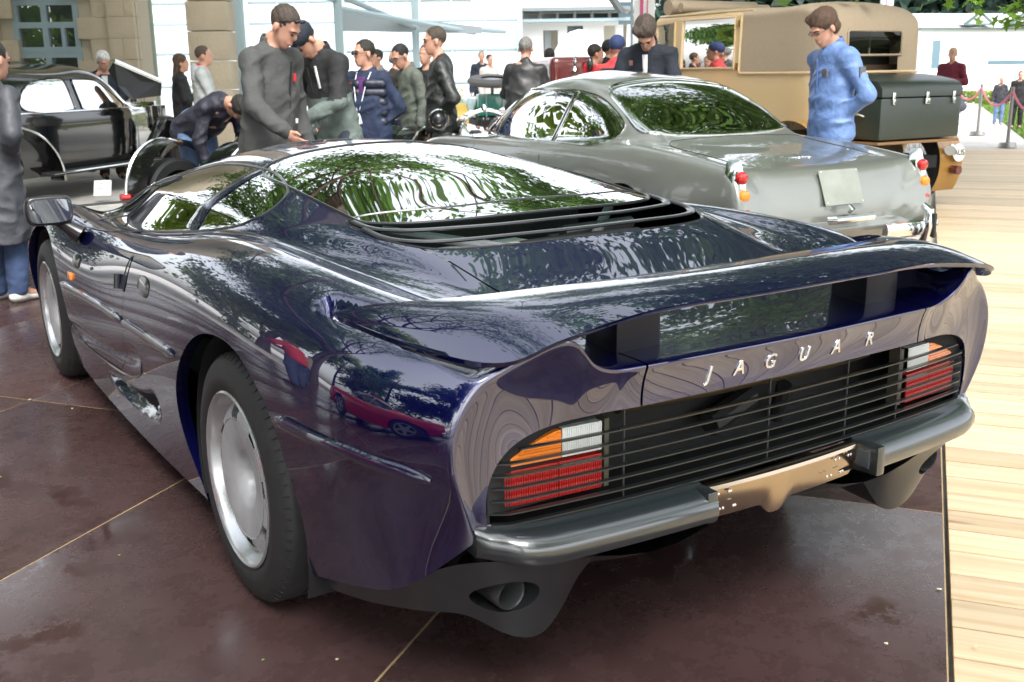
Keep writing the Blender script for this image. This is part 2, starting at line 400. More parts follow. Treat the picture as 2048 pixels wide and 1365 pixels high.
# pale deck of planks beside the platform
def plank_mat():
    m = bpy.data.materials.new('larch_planks'); m.use_nodes = True; nt = m.node_tree; b = nt.nodes['Principled BSDF']; L = nt.links
    tc = nt.nodes.new('ShaderNodeTexCoord'); oi = nt.nodes.new('ShaderNodeObjectInfo')
    mp = nt.nodes.new('ShaderNodeMapping'); mp.inputs['Scale'].default_value = (26, 1.6, 5); L.new(tc.outputs['Object'], mp.inputs[0])
    ad = nt.nodes.new('ShaderNodeVectorMath'); ad.operation = 'ADD'; L.new(mp.outputs[0], ad.inputs[0])
    cx = nt.nodes.new('ShaderNodeCombineXYZ'); ml = nt.nodes.new('ShaderNodeMath'); ml.operation = 'MULTIPLY'; ml.inputs[1].default_value = 57; L.new(oi.outputs['Random'], ml.inputs[0])
    for k in range(3): L.new(ml.outputs[0], cx.inputs[k])
    L.new(cx.outputs[0], ad.inputs[1])
    n = nt.nodes.new('ShaderNodeTexNoise'); n.inputs['Scale'].default_value = 1; n.inputs['Detail'].default_value = 5; n.inputs['Distortion'].default_value = .8; L.new(ad.outputs[0], n.inputs['Vector'])
    cr = nt.nodes.new('ShaderNodeValToRGB'); cr.color_ramp.elements[0].position = .3; cr.color_ramp.elements[0].color = (.60,.43,.26,1); cr.color_ramp.elements[1].position = .7; cr.color_ramp.elements[1].color = (.78,.64,.44,1); L.new(n.outputs[0], cr.inputs[0])
    hv = nt.nodes.new('ShaderNodeHueSaturation'); r = nt.nodes.new('ShaderNodeMapRange'); r.inputs[3].default_value = .78; r.inputs[4].default_value = 1.06; L.new(oi.outputs['Random'], r.inputs[0]); L.new(r.outputs[0], hv.inputs['Value']); L.new(cr.outputs[0], hv.inputs['Color'])
    # knots
    mp2 = nt.nodes.new('ShaderNodeMapping'); mp2.inputs['Scale'].default_value = (9, 2.6, 1); L.new(tc.outputs['Object'], mp2.inputs[0]); a2 = nt.nodes.new('ShaderNodeVectorMath'); a2.operation = 'ADD'; L.new(mp2.outputs[0], a2.inputs[0]); L.new(cx.outputs[0], a2.inputs[1])
    v = nt.nodes.new('ShaderNodeTexVoronoi'); v.inputs['Scale'].default_value = .75; L.new(a2.outputs[0], v.inputs['Vector'])
    r2 = nt.nodes.new('ShaderNodeMapRange'); r2.inputs[1].default_value = .03; r2.inputs[2].default_value = .10; r2.inputs[3].default_value = .75; r2.inputs[4].default_value = 0; L.new(v.outputs['Distance'], r2.inputs[0])
    mx = nt.nodes.new('ShaderNodeMix'); mx.data_type = 'RGBA'; mx.inputs[7].default_value = (.20,.085,.04,1); L.new(r2.outputs[0], mx.inputs[0]); L.new(hv.outputs[0], mx.inputs[6]); L.new(mx.outputs[2], b.inputs['Base Color'])
    b.inputs['Roughness'].default_value = .55
    return m
plank_m = plank_mat()
deck = empty('timber_deck', (0,0,0)); deck['kind'] = 'structure'
rnd = random.Random(5)
PW = .157
m = MB(); m.box((0,0,-.0125), (PW-.009, 1.0, .025), bev=.002); pp = m.obj('plank', plank_m, deck); first = True
starts = [2.0,2.6,1.7,3.1]
n_planks = 0
for k in range(132):
    a = -3.6+PW*k
    ends = [-1.233, -1.245-rnd.uniform(1.6,3.2), -6.2]
    for q in range(2):
        if a > 12 and q == 1: continue
        b0, b1 = ends[q], ends[q+1] if a <= 12 else -4.0
        if q == 1: b0 -= .004
        o = pp if first else inst(pp, 'plank', deck); first = False
        L_ = b0-b1; o.scale = (1, L_, 1); o.location = ee(a+PW/2, (b0+b1)/2, -.012+rnd.uniform(-.0015,.0015)); o.rotation_euler = (0,0,EA); n_planks += 1
m = MB(); m.box(ee(6.5,-3.75,-.045), (21.5,5.0,.02), rz=EA); o = m.obj('deck_joists', mat('dark_joist', (.015,.010,.008), .9), deck)
# wide ground sheets
def sheet(name, poly, z, m_):
    me = MB(); me.add([(p[0], p[1], z) for p in poly], [tuple(range(len(poly)))]); o = me.obj(name, m_, smooth=False); o['kind'] = 'structure'; return o
pave_m = node_floor('pale_gravel', (.50,.48,.44), (.64,.62,.58), .8, .8)
sheet('ground', [(-500,-500),(500,-500),(500,500),(-500,500)], -.075, pave_m)
grass_m = mat('lawn_soil', (.075,.11,.02), .9, noise=(.6,.25))
g0 = ee(17, -3.0); lawn_poly = [ee(14.5,-2.95), ee(70,-2.9), ee(70,-60), ee(8,-60), ee(8,-7)]
sheet('lawn', [(p.x, p.y) for p in lawn_poly], -.068, grass_m)
# grass blades on the visible strip of lawn
rg = np.random.default_rng(3); N = 26000
aa = rg.uniform(14.5, 60, N)**1.0; bb = -2.95-rg.uniform(0, 1, N)**1.6*22; base = np.outer(aa, np.array(E1))+np.outer(bb, np.array(E2)); base[:,2] = -.068
ang = rg.uniform(0, 6.28, N); hgt = rg.uniform(.05,.11, N); w = .012+.0006*aa
V = np.zeros((N,3,3)); V[:,0] = base+np.c_[np.cos(ang)*w, np.sin(ang)*w, 0*w]; V[:,1] = base-np.c_[np.cos(ang)*w, np.sin(ang)*w, 0*w]; V[:,2] = base+np.c_[rg.normal(0,.02,N), rg.normal(0,.02,N), hgt]
o = fast_mesh('grass', V.reshape(-1,3), np.arange(N*3).reshape(-1,3), mat('grass_blade', (.10,.19,.02), .6)); o['kind'] = 'stuff'; props(o, 'bright green mown grass beside the roped walkway', 'grass')
# ================================================================ the blue supercar
paint = mat('blue_metallic_paint', (.0022,.0034,.070), rough=.40, metal=.85, coat=1.0, coat_rough=.004, spec=.2, coat_ior=2.3)
def _flake(m):
    nt = m.node_tree; b = nt.nodes['Principled BSDF']; tc = nt.nodes.new('ShaderNodeTexCoord')
    v = nt.nodes.new('ShaderNodeTexVoronoi'); v.inputs['Scale'].default_value = 900
    r = nt.nodes.new('ShaderNodeMapRange'); r.inputs[1].default_value = 0; r.inputs[2].default_value = 1; r.inputs[3].default_value = .8; r.inputs[4].default_value = 1.3
    sp = nt.nodes.new('ShaderNodeSeparateColor'); mx = nt.nodes.new('ShaderNodeMix'); mx.data_type = 'RGBA'; mx.blend_type = 'MULTIPLY'
    mx.inputs[0].default_value = 1; mx.inputs[6].default_value = b.inputs['Base Color'].default_value
    nt.links.new(tc.outputs['Object'], v.inputs['Vector']); nt.links.new(v.outputs['Color'], sp.inputs[0]); nt.links.new(sp.outputs[0], r.inputs[0])
    nt.links.new(r.outputs[0], mx.inputs[7]); nt.links.new(mx.outputs[2], b.inputs['Base Color'])
_flake(paint)
black_trim = mat('black_trim', (.012,.012,.014), rough=.28, coat=.3)
satin_dark = mat('satin_dark_plastic', (.022,.024,.027), rough=.36, noise=(14,.2), coat=.25, coat_rough=.3)
bumper_m = mat('satin_grey_bumper', (.013,.018,.020), rough=.3, coat=1.0, coat_rough=.10, coat_ior=1.8)
slat_m = mat('slat_black', (.010,.013,.014), rough=.3, coat=.5, coat_rough=.15)
matt_black = mat('matt_black', (.006,.006,.007), rough=.75)
rubber = mat('tyre_rubber', (.017,.018,.019), rough=.62, noise=(40,.25), bump=(60,.15,.001))
alloy = mat('silver_alloy', (.36,.37,.385), rough=.42, metal=.15, coat=.25, coat_rough=.35, noise=(30,.08))
alloy_lip = mat('polished_rim_lip', (.55,.57,.59), rough=.27, metal=.8)
dark_glass = mat('tinted_glass', (.012,.02,.017), rough=.0, spec=.9, coat=1.0, coat_rough=0.0)
def glass_mat(name, tint, refl, ior=1.5):
    if name in MATS: return MATS[name]
    m = bpy.data.materials.new(name); m.use_nodes = True; nt = m.node_tree; nt.nodes.clear()
    o = nt.nodes.new('ShaderNodeOutputMaterial'); g = nt.nodes.new('ShaderNodeBsdfGlossy'); g.inputs['Roughness'].default_value = 0
    t = nt.nodes.new('ShaderNodeBsdfTransparent'); t.inputs[0].default_value = (*tint, 1)
    fr = nt.nodes.new('ShaderNodeFresnel'); fr.inputs[0].default_value = ior
    a = nt.nodes.new('ShaderNodeMath'); a.operation = 'MULTIPLY_ADD'; a.inputs[1].default_value = 1.0; a.inputs[2].default_value = refl; a.use_clamp = True
    mx = nt.nodes.new('ShaderNodeMixShader')
    nt.links.new(fr.outputs[0], a.inputs[0]); nt.links.new(a.outputs[0], mx.inputs[0]); nt.links.new(t.outputs[0], mx.inputs[1]); nt.links.new(g.outputs[0], mx.inputs[2]); nt.links.new(mx.outputs[0], o.inputs[0])
    MATS[name] = m; return m
rear_glass_m = glass_mat('green_tinted_glass', (.16,.26,.21), .18, 1.7)
side_glass_m = glass_mat('side_glass', (.16,.21,.185), .22, 1.8)
chrome = mat('chrome', (.82,.83,.84), rough=.06, metal=1.0)
steel_plate = mat('polished_steel_plate', (.50,.40,.29), rough=.2, metal=1.0)  # tan of the reflected timber floor put into the steel's base colour
amber_m = mat('amber_lens', (.75,.20,.01), rough=.12, coat=1.0, emit=((.8,.22,.01),.02), bump=(160,.3,.002))
red_lens = mat('red_lens', (.34,.005,.006), rough=.12, coat=1.0, emit=((.7,.01,.01),.03))
clear_lens = mat('clear_lens', (.72,.75,.74), rough=.15, coat=1.0)
interior_m = mat('grey_leather', (.14,.14,.14), rough=.6)

# longitudinal lines of the half body: (y, x, z) from tail to nose
LN = [
 [(-.94,.79,.47),(-.85,.865,.375),(-.70,.91,.30),(-.50,.93,.245),(-.2,.94,.17),(.35,.935,.13),(.6,.93,.115),(1.1,.93,.105),(1.7,.935,.12),(2.2,.94,.16),(2.64,.93,.19),(3.1,.90,.2),(3.70,.55,.2)],
 [(-.955,.83,.57),(-.8,.905,.50),(-.5,.965,.42),(-.1,.985,.39),(.5,.972,.34),(1.1,.957,.32),(1.7,.957,.33),(2.2,.972,.36),(2.64,.98,.38),(3.1,.955,.35),(3.72,.60,.26)],
 [(-.96,.85,.65),(-.8,.93,.61),(-.5,.985,.575),(-.1,1.0,.56),(.5,.99,.54),(1.1,.968,.52),(1.7,.965,.52),(2.2,.985,.545),(2.64,.995,.56),(3.1,.965,.52),(3.73,.62,.34)],
 [(-.965,.84,.74),(-.8,.925,.735),(-.5,.975,.73),(-.1,.985,.73),(.5,.972,.71),(1.1,.95,.665),(1.7,.948,.645),(2.2,.968,.67),(2.64,.975,.69),(3.1,.94,.62),(3.73,.62,.42)],
 [(-.972,.787,.812),(-.8,.872,.830),(-.5,.92,.842),(-.1,.93,.855),(.5,.92,.838),(1.1,.91,.775),(1.7,.908,.735),(2.2,.922,.755),(2.64,.92,.775),(3.1,.88,.70),(3.72,.60,.48)],
 [(-1.0,.72,.848),(-.8,.78,.858),(-.6,.795,.872),(-.42,.80,.896),(-.1,.80,.915),(.2,.80,.918),(.6,.81,.893),(1.1,.83,.83),(1.6,.845,.788),(2.2,.85,.797),(2.64,.84,.812),(3.1,.78,.735),(3.72,.55,.52)],
 [(-1.044,.632,.887),(-.9,.66,.868),(-.7,.68,.868),(-.42,.70,.886),(-.1,.71,.903),(.2,.72,.918),(.6,.735,.905),(1.1,.765,.838),(1.6,.785,.79),(2.2,.77,.783),(2.64,.75,.79),(3.1,.68,.72),(3.75,.48,.53)],
 [(-1.04,.57,.83),(-.9,.585,.835),(-.7,.60,.85),(-.42,.615,.878),(-.1,.645,.908),(.2,.67,.938),(.6,.69,.945),(1.1,.72,.865),(1.6,.74,.812),(2.2,.71,.78),(2.64,.67,.765),(3.1,.60,.70),(3.78,.40,.53)],
 [(-1.035,.50,.803),(-.9,.51,.812),(-.7,.52,.84),(-.42,.535,.880),(-.1,.585,.935),(.2,.615,.968),(.6,.645,1.0),(1.1,.665,.985),(1.6,.665,.94),(2.2,.63,.86),(2.64,.58,.79),(3.1,.50,.69),(3.80,.32,.53)],
 [(-1.05,.44,.806),(-.9,.44,.812),(-.7,.45,.84),(-.42,.46,.888),(-.1,.51,.958),(.2,.535,.992),(.6,.55,1.04),(1.1,.56,1.088),(1.6,.55,1.055),(2.2,.51,.945),(2.64,.46,.83),(3.1,.40,.69),(3.82,.25,.53)],
 [(-1.06,.22,.806),(-.9,.22,.815),(-.7,.225,.845),(-.42,.23,.898),(-.1,.26,.975),(.2,.28,1.02),(.6,.29,1.087),(1.1,.30,1.135),(1.6,.30,1.118),(2.2,.28,1.01),(2.64,.25,.89),(3.1,.20,.70),(3.84,.12,.53)],
 [(-1.065,0,.806),(-.9,0,.816),(-.7,0,.848),(-.42,0,.903),(-.1,0,.982),(.2,0,1.03),(.6,0,1.105),(1.1,0,1.15),(1.6,0,1.138),(2.2,0,1.035),(2.64,0,.912),(3.1,0,.71),(3.85,0,.53)],
]
GO = [(.765,-.945,.485),(.77,-.948,.53),(.768,-.952,.58),(.75,-.96,.63),(.715,-.97,.668),(.66,-.978,.69),(.60,-.988,.70),(.555,-.998,.704),(.50,-1.01,.708),(.44,-1.03,.713),(.22,-1.045,.716),(0,-1.05,.717)]
NY = 400
def _body_grid():
    s = np.linspace(0, 1, NY)
    rows = []
    for ln, g in zip(LN, GO):
        a = np.array(ln)[:, [1,0,2]]                       # x,y,z
        y0, y1 = a[0,1], a[-1,1]
        ye = y0+(y1-y0)*s
        q = ncs(a[:,1], a[:, [0,2]], ye)
        body = np.stack([q[:,0], ye, q[:,1]], 1)
        # tail face between this edge point and the grille opening
        e = body[0]; g = np.array(g); tt = np.linspace(0, 1, 26)[1:]
        m = (e+g)/2; m = m+np.array([0, .012, 0.004])      # slightly hollow
        face = np.array([e*(1-t)**2+m*2*t*(1-t)+g*t*t for t in tt])
        rows.append(np.vstack([face[::-1], body]))
    R = np.array(rows)                                     # 12 x NT x 3
    full = np.concatenate([R*np.array([-1,1,1]), R[-2::-1]], 0)   # left sill .. centre .. right sill : 23 lines
    th_ = np.concatenate([np.linspace(k, k+1, (18 if k < 5 else 9)+1)[:-1] for k in range(11)]); te = np.r_[th_, 11, (22-th_)[::-1]]
    NT = R.shape[1]
    G = np.zeros((len(te), NT, 3))
    for j in range(NT): G[:, j] = ncs(np.arange(23), full[:, j], te)
    # round the tail crease
    for it in range(5):
        H = G.copy(); j = 25
        for w in range(-6, 7):
            H[:, j+w] = .25*G[:, j+w-1]+.5*G[:, j+w]+.25*G[:, j+w+1]
        G = H
    return G
G_ = _body_grid()
def _relax(G, it=200, j0=60):
    w = np.clip((np.arange(G.shape[1])-j0)/30.0, 0, 1)[None, :, None]; w[:, -6:] = 0
    for _ in range(it):
        H = G.copy(); H[:, 1:-1] = .25*G[:, :-2]+.5*G[:, 1:-1]+.25*G[:, 2:]; G = G*(1-w)+H*w
        K = G.copy(); K[1:-1] = .25*G[:-2]+.5*G[1:-1]+.25*G[2:]; w2 = w*np.clip((G[:, :, 2:3]-.945)/.03, 0, 1); G = G*(1-w2)+K*w2
    return G
G_ = _relax(G_)
# sculpted side: intake hollow behind the door, sill pod
def _sculpt(G):
    P = G.reshape(-1, 3).copy(); X, Y, Z = P.T
    side = (np.abs(X) > .8)
    def push(poly, depth, soft, sg=-1):
        c = curve(poly, 60, True); d = poly_sd(P[side][:, 1:3], c); k = np.clip(-d/soft, 0, 1); k = k*k*(3-2*k)
        w = np.zeros(len(P)); w[side] = k*depth; P[:, 0] += sg*np.sign(P[:, 0])*w
    push([(2.25,.36),(1.75,.40),(1.30,.45),(1.0,.50),(.90,.46),(1.0,.40),(1.3,.355),(1.7,.325),(2.15,.30)], .016, .06)
    push([(1.60,.255),(1.22,.300),(.95,.350),(.80,.375),(.755,.345),(.80,.285),(.98,.235),(1.2,.215),(1.45,.22)], .055, .05)
    # shelf that the wing blade stands above, a finger's width clear of the skin
    fx = [.50,.60,.70,.77,.815,.84,.858]; fy = [-.785,-.76,-.70,-.62,-.54,-.48,-.43]; fz = [.930,.925,.915,.902,.886,.870,.857]
    rx = [.50,.60,.695,.765,.822,.850,.858]; ry = [-1.04,-1.05,-1.05,-.985,-.78,-.58,-.445]; rz = [.905,.897,.880,.846,.843,.850,.856]
    pl = np.array(list(zip(fx, fy))+list(zip(rx, ry))[::-1]); A = np.c_[np.abs(P[:,0]), P[:,1]]; mk = (A[:,0] > .55) & (A[:,1] < -.35) & (P[:,2] > .76) & (A[:,1] > -1.0)
    d = poly_sd(A[mk], pl); k = np.clip((.034-d)/.024, 0, 1); k = k*k*(3-2*k)*np.clip((A[mk][:,1]+.985)/.05, 0, 1)*np.clip((A[mk][:,0]-.60)/.06, 0, 1)
    yf = np.interp(A[mk][:,0], fx, fy); zf = np.interp(A[mk][:,0], fx, fz); zr = np.interp(A[mk][:,1], ry[3:], rz[3:]); t = np.clip((yf-A[mk][:,1])/.40, 0, 1)
    zw = zf*(1-t)+np.minimum(zr, zf)*t; z = P[mk, 2]; P[mk, 2] = z-k*np.maximum(0, z-(zw-.040))
    return P.reshape(G.shape)
G_ = _sculpt(G_)
BV = [p for p in G_.reshape(-1, 3)]
nI, nJ = G_.shape[:2]
BF = [(i*nJ+j, i*nJ+j+1, (i+1)*nJ+j+1, (i+1)*nJ+j) for i in range(nI-1) for j in range(nJ-1)]
BODY_BVH = BVHTree.FromPolygons([tuple(v) for v in BV], BF)
def on_body(x, y, z=None, side=None, off=0.0):
    """drop a point on to the skin: from above (x,y) or from the side (side, y, z)"""
    if side is not None: o, d = Vector((side*2, y, z)), Vector((-side, 0, 0))
    else: o, d = Vector((x, y, 2)), Vector((0, 0, -1))
    h = BODY_BVH.ray_cast(o, d)
    if h[0] is None: return None
    n = h[1] if h[1].dot(-d) > 0 else -h[1]
    return h[0]+n*off
car = empty('sports_car', (0,0,0), 0, 'low dark blue metallic sports car with wide rear wing in the foreground', 'car')
def side_poly(pts): return curve(pts, 140, True)
# outlines
DLO = side_poly([(2.66,.775),(2.3,.772),(1.91,.778),(1.53,.803),(1.18,.842),(.95,.869),(.71,.905),(.56,.940),(.512,.972),(.55,1.003),(.66,1.030),(.84,1.053),(1.04,1.062),(1.3,1.058),(1.56,1.028),(1.83,.970),(2.2,.885)])
RGL = curve([(-.524,.17),(-.512,.09),(-.446,.018),(-.313,-.036),(-.145,-.057),(0,-.061),(.145,-.057),(.313,-.036),(.446,.018),(.512,.09),(.524,.17),(.526,.46),(.522,.71),(.50,.93),(.42,1.02),(.25,1.04),(0,1.045),(-.25,1.04),(-.42,1.02),(-.50,.93),(-.522,.71),(-.526,.46)], 220, True)
OPN = curve([(-.537,.16),(-.550,.04),(-.545,-.07),(-.507,-.171),(-.452,-.228),(-.286,-.272),(-.14,-.284),(0,-.288),(.14,-.284),(.286,-.272),(.452,-.228),(.507,-.171),(.545,-.07),(.550,.04),(.537,.16),(.30,.10),(0,.08),(-.30,.10)], 200, True)
WSC = curve([(-.50,1.62),(0,1.70),(.50,1.62),(.53,1.9),(.54,2.35),(.50,2.72),(.3,2.93),(0,3.0),(-.3,2.93),(-.50,2.72),(-.54,2.35),(-.53,1.9)], 160, True)
def arch(Q, cy, cz, ry, rz, pw=2.25):
    return (np.abs((Q[:,1]-cy)/ry)**pw+np.abs((Q[:,2]-cz)/rz)**pw)**(1/pw)-1
def build_body():
    V, F = BV, BF
    res = {}
    def vals(fn):
        A = np.array(V); return fn(A)
    # wheel arches
    AR = curve([(.40,.0),(.415,.13),(.455,.25),(.478,.36),(.455,.46),(.392,.555),(.29,.645),(.16,.705),(0,.728),(-.14,.717),(-.27,.672),(-.38,.60),(-.435,.50),(-.45,.40),(-.43,.30),(-.40,.20),(-.38,.0)], 160, True)
    AF = curve([(3.02,.0),(3.04,.2),(3.05,.36),(3.0,.52),(2.9,.64),(2.75,.71),(2.62,.725),(2.48,.715),(2.35,.67),(2.24,.59),(2.18,.48),(2.165,.36),(2.20,.2),(2.22,0)], 160, True)
    for pl in (AR, AF):
        def fn(A):
            f = np.ones(len(A)); mk = (np.abs(A[:,0]) > .70) & (A[:,2] < .79); f[mk] = poly_sd(A[mk][:, 1:3], pl); return f
        V, neg, F = clip(V, F, vals(fn))
    def region(sel, poly, cols, F):
        A = np.array(V); m = sel(A); f = np.ones(len(A)); idx = np.where(m)[0]
        if len(idx): f[idx] = poly_sd(A[idx][:, cols], poly)
        return f
    # side windows
    f = region(lambda A: (np.abs(A[:,0]) > .48) & (A[:,2] > .72) & (A[:,1] > .3) & (np.abs(A[:,0]) < .80), DLO, [1,2], F)
    V, g, F = clip(V, F, f); res['side'] = g
    f = region(lambda A: (A[:,2] > .9) & (np.abs(A[:,0]) < .62) & (A[:,1] < 1.3) & (A[:,1] > -.4), RGL, [0,1], F)
    V, g, F = clip(V, F, f); res['rear'] = g
    f = region(lambda A: (A[:,2] > .85) & (np.abs(A[:,0]) < .62) & (A[:,1] < .4) & (A[:,1] > -.4), OPN, [0,1], F)
    V, g, F = clip(V, F, f); res['open'] = g
    f = region(lambda A: (A[:,2] > .66) & (np.abs(A[:,0]) < .60) & (A[:,1] > 1.4) & (A[:,1] < 3.2), WSC, [0,1], F)
    V, g, F = clip(V, F, f); res['wind'] = g
    # panels: cut along closed outlines, leaving a narrow gap
    def split(F, sel, poly, co, w=.002):
        nonlocal V
        A = np.array(V); m = sel(A); f = np.ones(len(A)); idx = np.where(m)[0]
        if len(idx): f[idx] = poly_sd(co(A[idx]), poly)
        V, a, outer = clip(V, F, f-w)
        A = np.array(V); m = sel(A); f = np.ones(len(A)); idx = np.where(m)[0]; f[idx] = poly_sd(co(A[idx]), poly)
        V, inner, _ = clip(V, a, f+w)
        return inner, outer
    ys = lambda A: np.c_[A[:,1], A[:,2]-np.abs(A[:,0])]
    door = np.vstack([curve([(1.15,.113),(.967,.05),(1.06,.012),(1.15,-.05),(1.17,-.126),(1.171,-.25),(1.165,-.371),(1.205,-.513),(1.24,-.58)], 50), curve([(1.30,-.62),(1.7,-.645),(2.1,-.63),(2.22,-.55),(2.2,-.37),(2.13,-.25),(2.12,-.1),(2.10,.05),(2.05,.12)], 50), [(1.6,.2)]])
    dl, F = split(F, lambda A: (A[:,0] < -.62) & (A[:,1] > .6) & (A[:,1] < 2.5) & (A[:,2] < .9), door, ys)
    dr, F = split(F, lambda A: (A[:,0] > .62) & (A[:,1] > .6) & (A[:,1] < 2.5) & (A[:,2] < .9), door, ys)
    ff = curve([(.62,-.03),(.62,.04),(.52,.05),(.44,.04),(.44,-.03),(.53,-.045)], 40, True)
    lid = np.array([(-.44,-1.3),(-.445,-.9),(-.462,-.55),(-.468,-.40),(-.475,-.30),(-.50,-.18),(-.50,-.05),(.50,-.05),(.50,-.18),(.475,-.30),(.468,-.40),(.462,-.55),(.445,-.9),(.44,-1.3)])
    ld, F = split(F, lambda A: (np.abs(A[:,0]) < .7) & (A[:,1] < .1) & (A[:,2] > .6), lid, lambda A: A[:, :2], .0028)
    A = np.array(V); C = np.array([A[list(fc)].mean(0) for fc in ld]); st = (C[:,1] < -1.0) & (C[:,2] < .8045)
    strip = [ld[i] for i in np.where(st)[0]]; ld = [ld[i] for i in np.where(~st)[0]]
    out = []
    for nm, fs in (('body_shell', F), ('door', dl), ('door', dr), ('engine_cover', ld), ('rear_strip_panel', strip)):
        v, f = compact(V, fs)
        out.append(mesh_obj(nm, v, f, paint, car))
    for nm, key, m in (('side_window','side',side_glass_m),('rear_window','rear',rear_glass_m),('windscreen','wind',side_glass_m)):
        fs = res[key]
        if key == 'side':
            for sg in (-1, 1):
                v, f = compact(V, [q for q in fs if sg*V[q[0]][0] > 0]); out.append(mesh_obj(nm, v, f, m, car))
        else:
            v, f = compact(V, fs); out.append(mesh_obj(nm, v, f, m, car))
    return out
parts = build_body()
shell = parts[0]
# edges get depth: arches turn inwards, glass openings and grille turn inwards
lip(shell, lambda c: abs(c.x) > .72 and c.z < .76 and (abs((c.y)/.5)**2+((c.z-.30)/.45)**2 < 1.05 or abs((c.y-2.64)/.46)**2+((c.z-.33)/.45)**2 < 1.05), lambda c: Vector((-.035 if c.x > 0 else .035, 0, -.0)))
lip(shell, lambda c: c.y < -.93 and c.z < .76 and abs(c.x) < .79, (0,.05,0))
for o in parts:
    if o.name.startswith(('rear_strip', 'engine')): lip(o, lambda c: c.y < -1.0 and c.z < .81, (0,.03,.0))
for o in parts:
    if o.name.startswith(('body', 'door')): lip(o, lambda c: c.z < .30 and not (abs(c.y) < .5) and abs(c.y-2.64) > .42, lambda c: Vector((-.06 if c.x > 0 else .06, 0, -.01)))
# seals round the glass
def surf_curve(pts2, mode, off=0.0):
    P = []
    for a, b in pts2:
        p = on_body(a, b, off=off) if mode == 'top' else on_body(None, a, b, side=mode, off=off)
        if p is not None: P.append(p)
    return P
for sg in (-1, 1):
    m = MB(); pp = surf_curve(DLO, sg, -.001); m.tube(pp, .0055, 6, closed=True); m.obj('window_seal', black_trim, car)
    m = MB(); n_ = 16
    zz = np.linspace(.862, 1.056, n_)
    yf = np.interp(zz, [.845,.917,.99,1.047,1.06], [1.165,1.085,1.03,1.02,1.02]); yr = np.interp(zz, [.863,.926,.998,1.063], [.995,.965,.935,.935])
    L = [on_body(None, a, z, side=sg, off=.003) for a, z in zip(yf, zz)]; R = [on_body(None, a, z, side=sg, off=.003) for a, z in zip(yr, zz)]
    ok = [k for k in range(n_) if L[k] and R[k]]
    m.grid([[L[k], (L[k]*2+R[k])/3+Vector((sg*.003,0,.001)), (L[k]+R[k]*2)/3+Vector((sg*.003,0,.001)), R[k]] for k in ok])
    m.obj('door_pillar', paint, car)
    m = MB(); L = [on_body(None, 2.11-.42*t, .785+.20*t, side=sg, off=.001) for t in np.linspace(0, 1, 12)]
    m.tube([p for p in L if p], .005, 6); m.obj('quarter_light_bar', black_trim, car)
    m = MB(); m.tube([q for q in [on_body(None, a, b, side=sg, off=-.001) for a, b in curve([(2.05,.295),(1.6,.303),(1.3,.325),(1.12,.352),(1.0,.385),(.935,.425),(.93,.465),(.97,.49)], 40)] if q], .0045, 6); m.obj('sill_seam', black_trim, car)
m = MB(); m.tube(surf_curve(RGL, 'top', 0), .006, 6, closed=True, flat=(1,.7)); m.obj('window_seal', black_trim, car)
# louvres in the opening behind the glass
for kn in ([(-.537,.13),(-.527,.037),(-.477,-.044),(-.352,-.10),(-.2,-.132),(0,-.140)], [(-.543,.042),(-.536,-.071),(-.487,-.149),(-.404,-.189),(-.26,-.213),(0,-.232)]):
    full = curve(kn+[(-a, b) for a, b in kn[-2::-1]], 80)
    m = MB(); m.tube([p+Vector((0,0,.001)) for p in surf_curve(full, 'top')], .010, 8, flat=(.55,1.25), up=(0,0,1)); m.obj('louvre', black_trim, car)
m = MB(); m.tube([p+Vector((0,0,-.002)) for p in surf_curve(OPN, 'top')], .005, 6, closed=True); m.obj('opening_trim', black_trim, car)
# engine bay seen through the louvres
m = MB(); m.box((0,.1,.76), (1.06,.9,.02)); m.box((0,.40,.85), (.9,.02,.2));  m.obj('engine_bay', matt_black, car)
for sx in (-1, 1):
    m = MB(); m.tube([(sx*.42,.18,.93),(sx*.12,-.12,.88),(sx*.05,-.16,.87)], .016, 10); m.obj('engine_brace', mat('grey_tube', (.2,.21,.22), .35, .6), car)
m = MB(); m.box((-.20,-.02,.86), (.36,.14,.06), rz=.1, bev=.012); m.obj('engine_cover_box', mat('cast_alloy', (.42,.44,.42), .45, .3), car)
m = MB(); m.box((.24,-.02,.86), (.3,.2,.05), bev=.012); m.tube([(.1,.0,.9),(.4,.04,.9)], .02, 8); m.obj('intake_plenum', mat('dark_alloy', (.07,.075,.08), .4, .5), car)
# cabin: dark tub, seats
m = MB(); m.box((0,1.75,.32), (1.5,2.2,.05)); m.box((0,.72,.62), (1.25,.04,.62)); m.box((0,2.55,.58), (1.3,.3,.35), bev=.05); m.obj('cabin_floor', matt_black, car)
for sx in (-.34, .34):
    m = MB(); m.box((sx,1.45,.42), (.46,.5,.14), bev=.05); m.box((sx,1.1,.68), (.44,.16,.56), R=Matrix.Rotation(.3, 3, 'X'), bev=.05); m.obj('seat', interior_m, car)
m = MB(); m.tube([(-.34+.17*math.cos(a), 1.98-.05*math.sin(a), .78+.16*math.sin(a)) for a in np.linspace(0, 2*math.pi, 25)[:-1]], .014, 8, closed=True); m.obj('steering_wheel', black_trim, car)
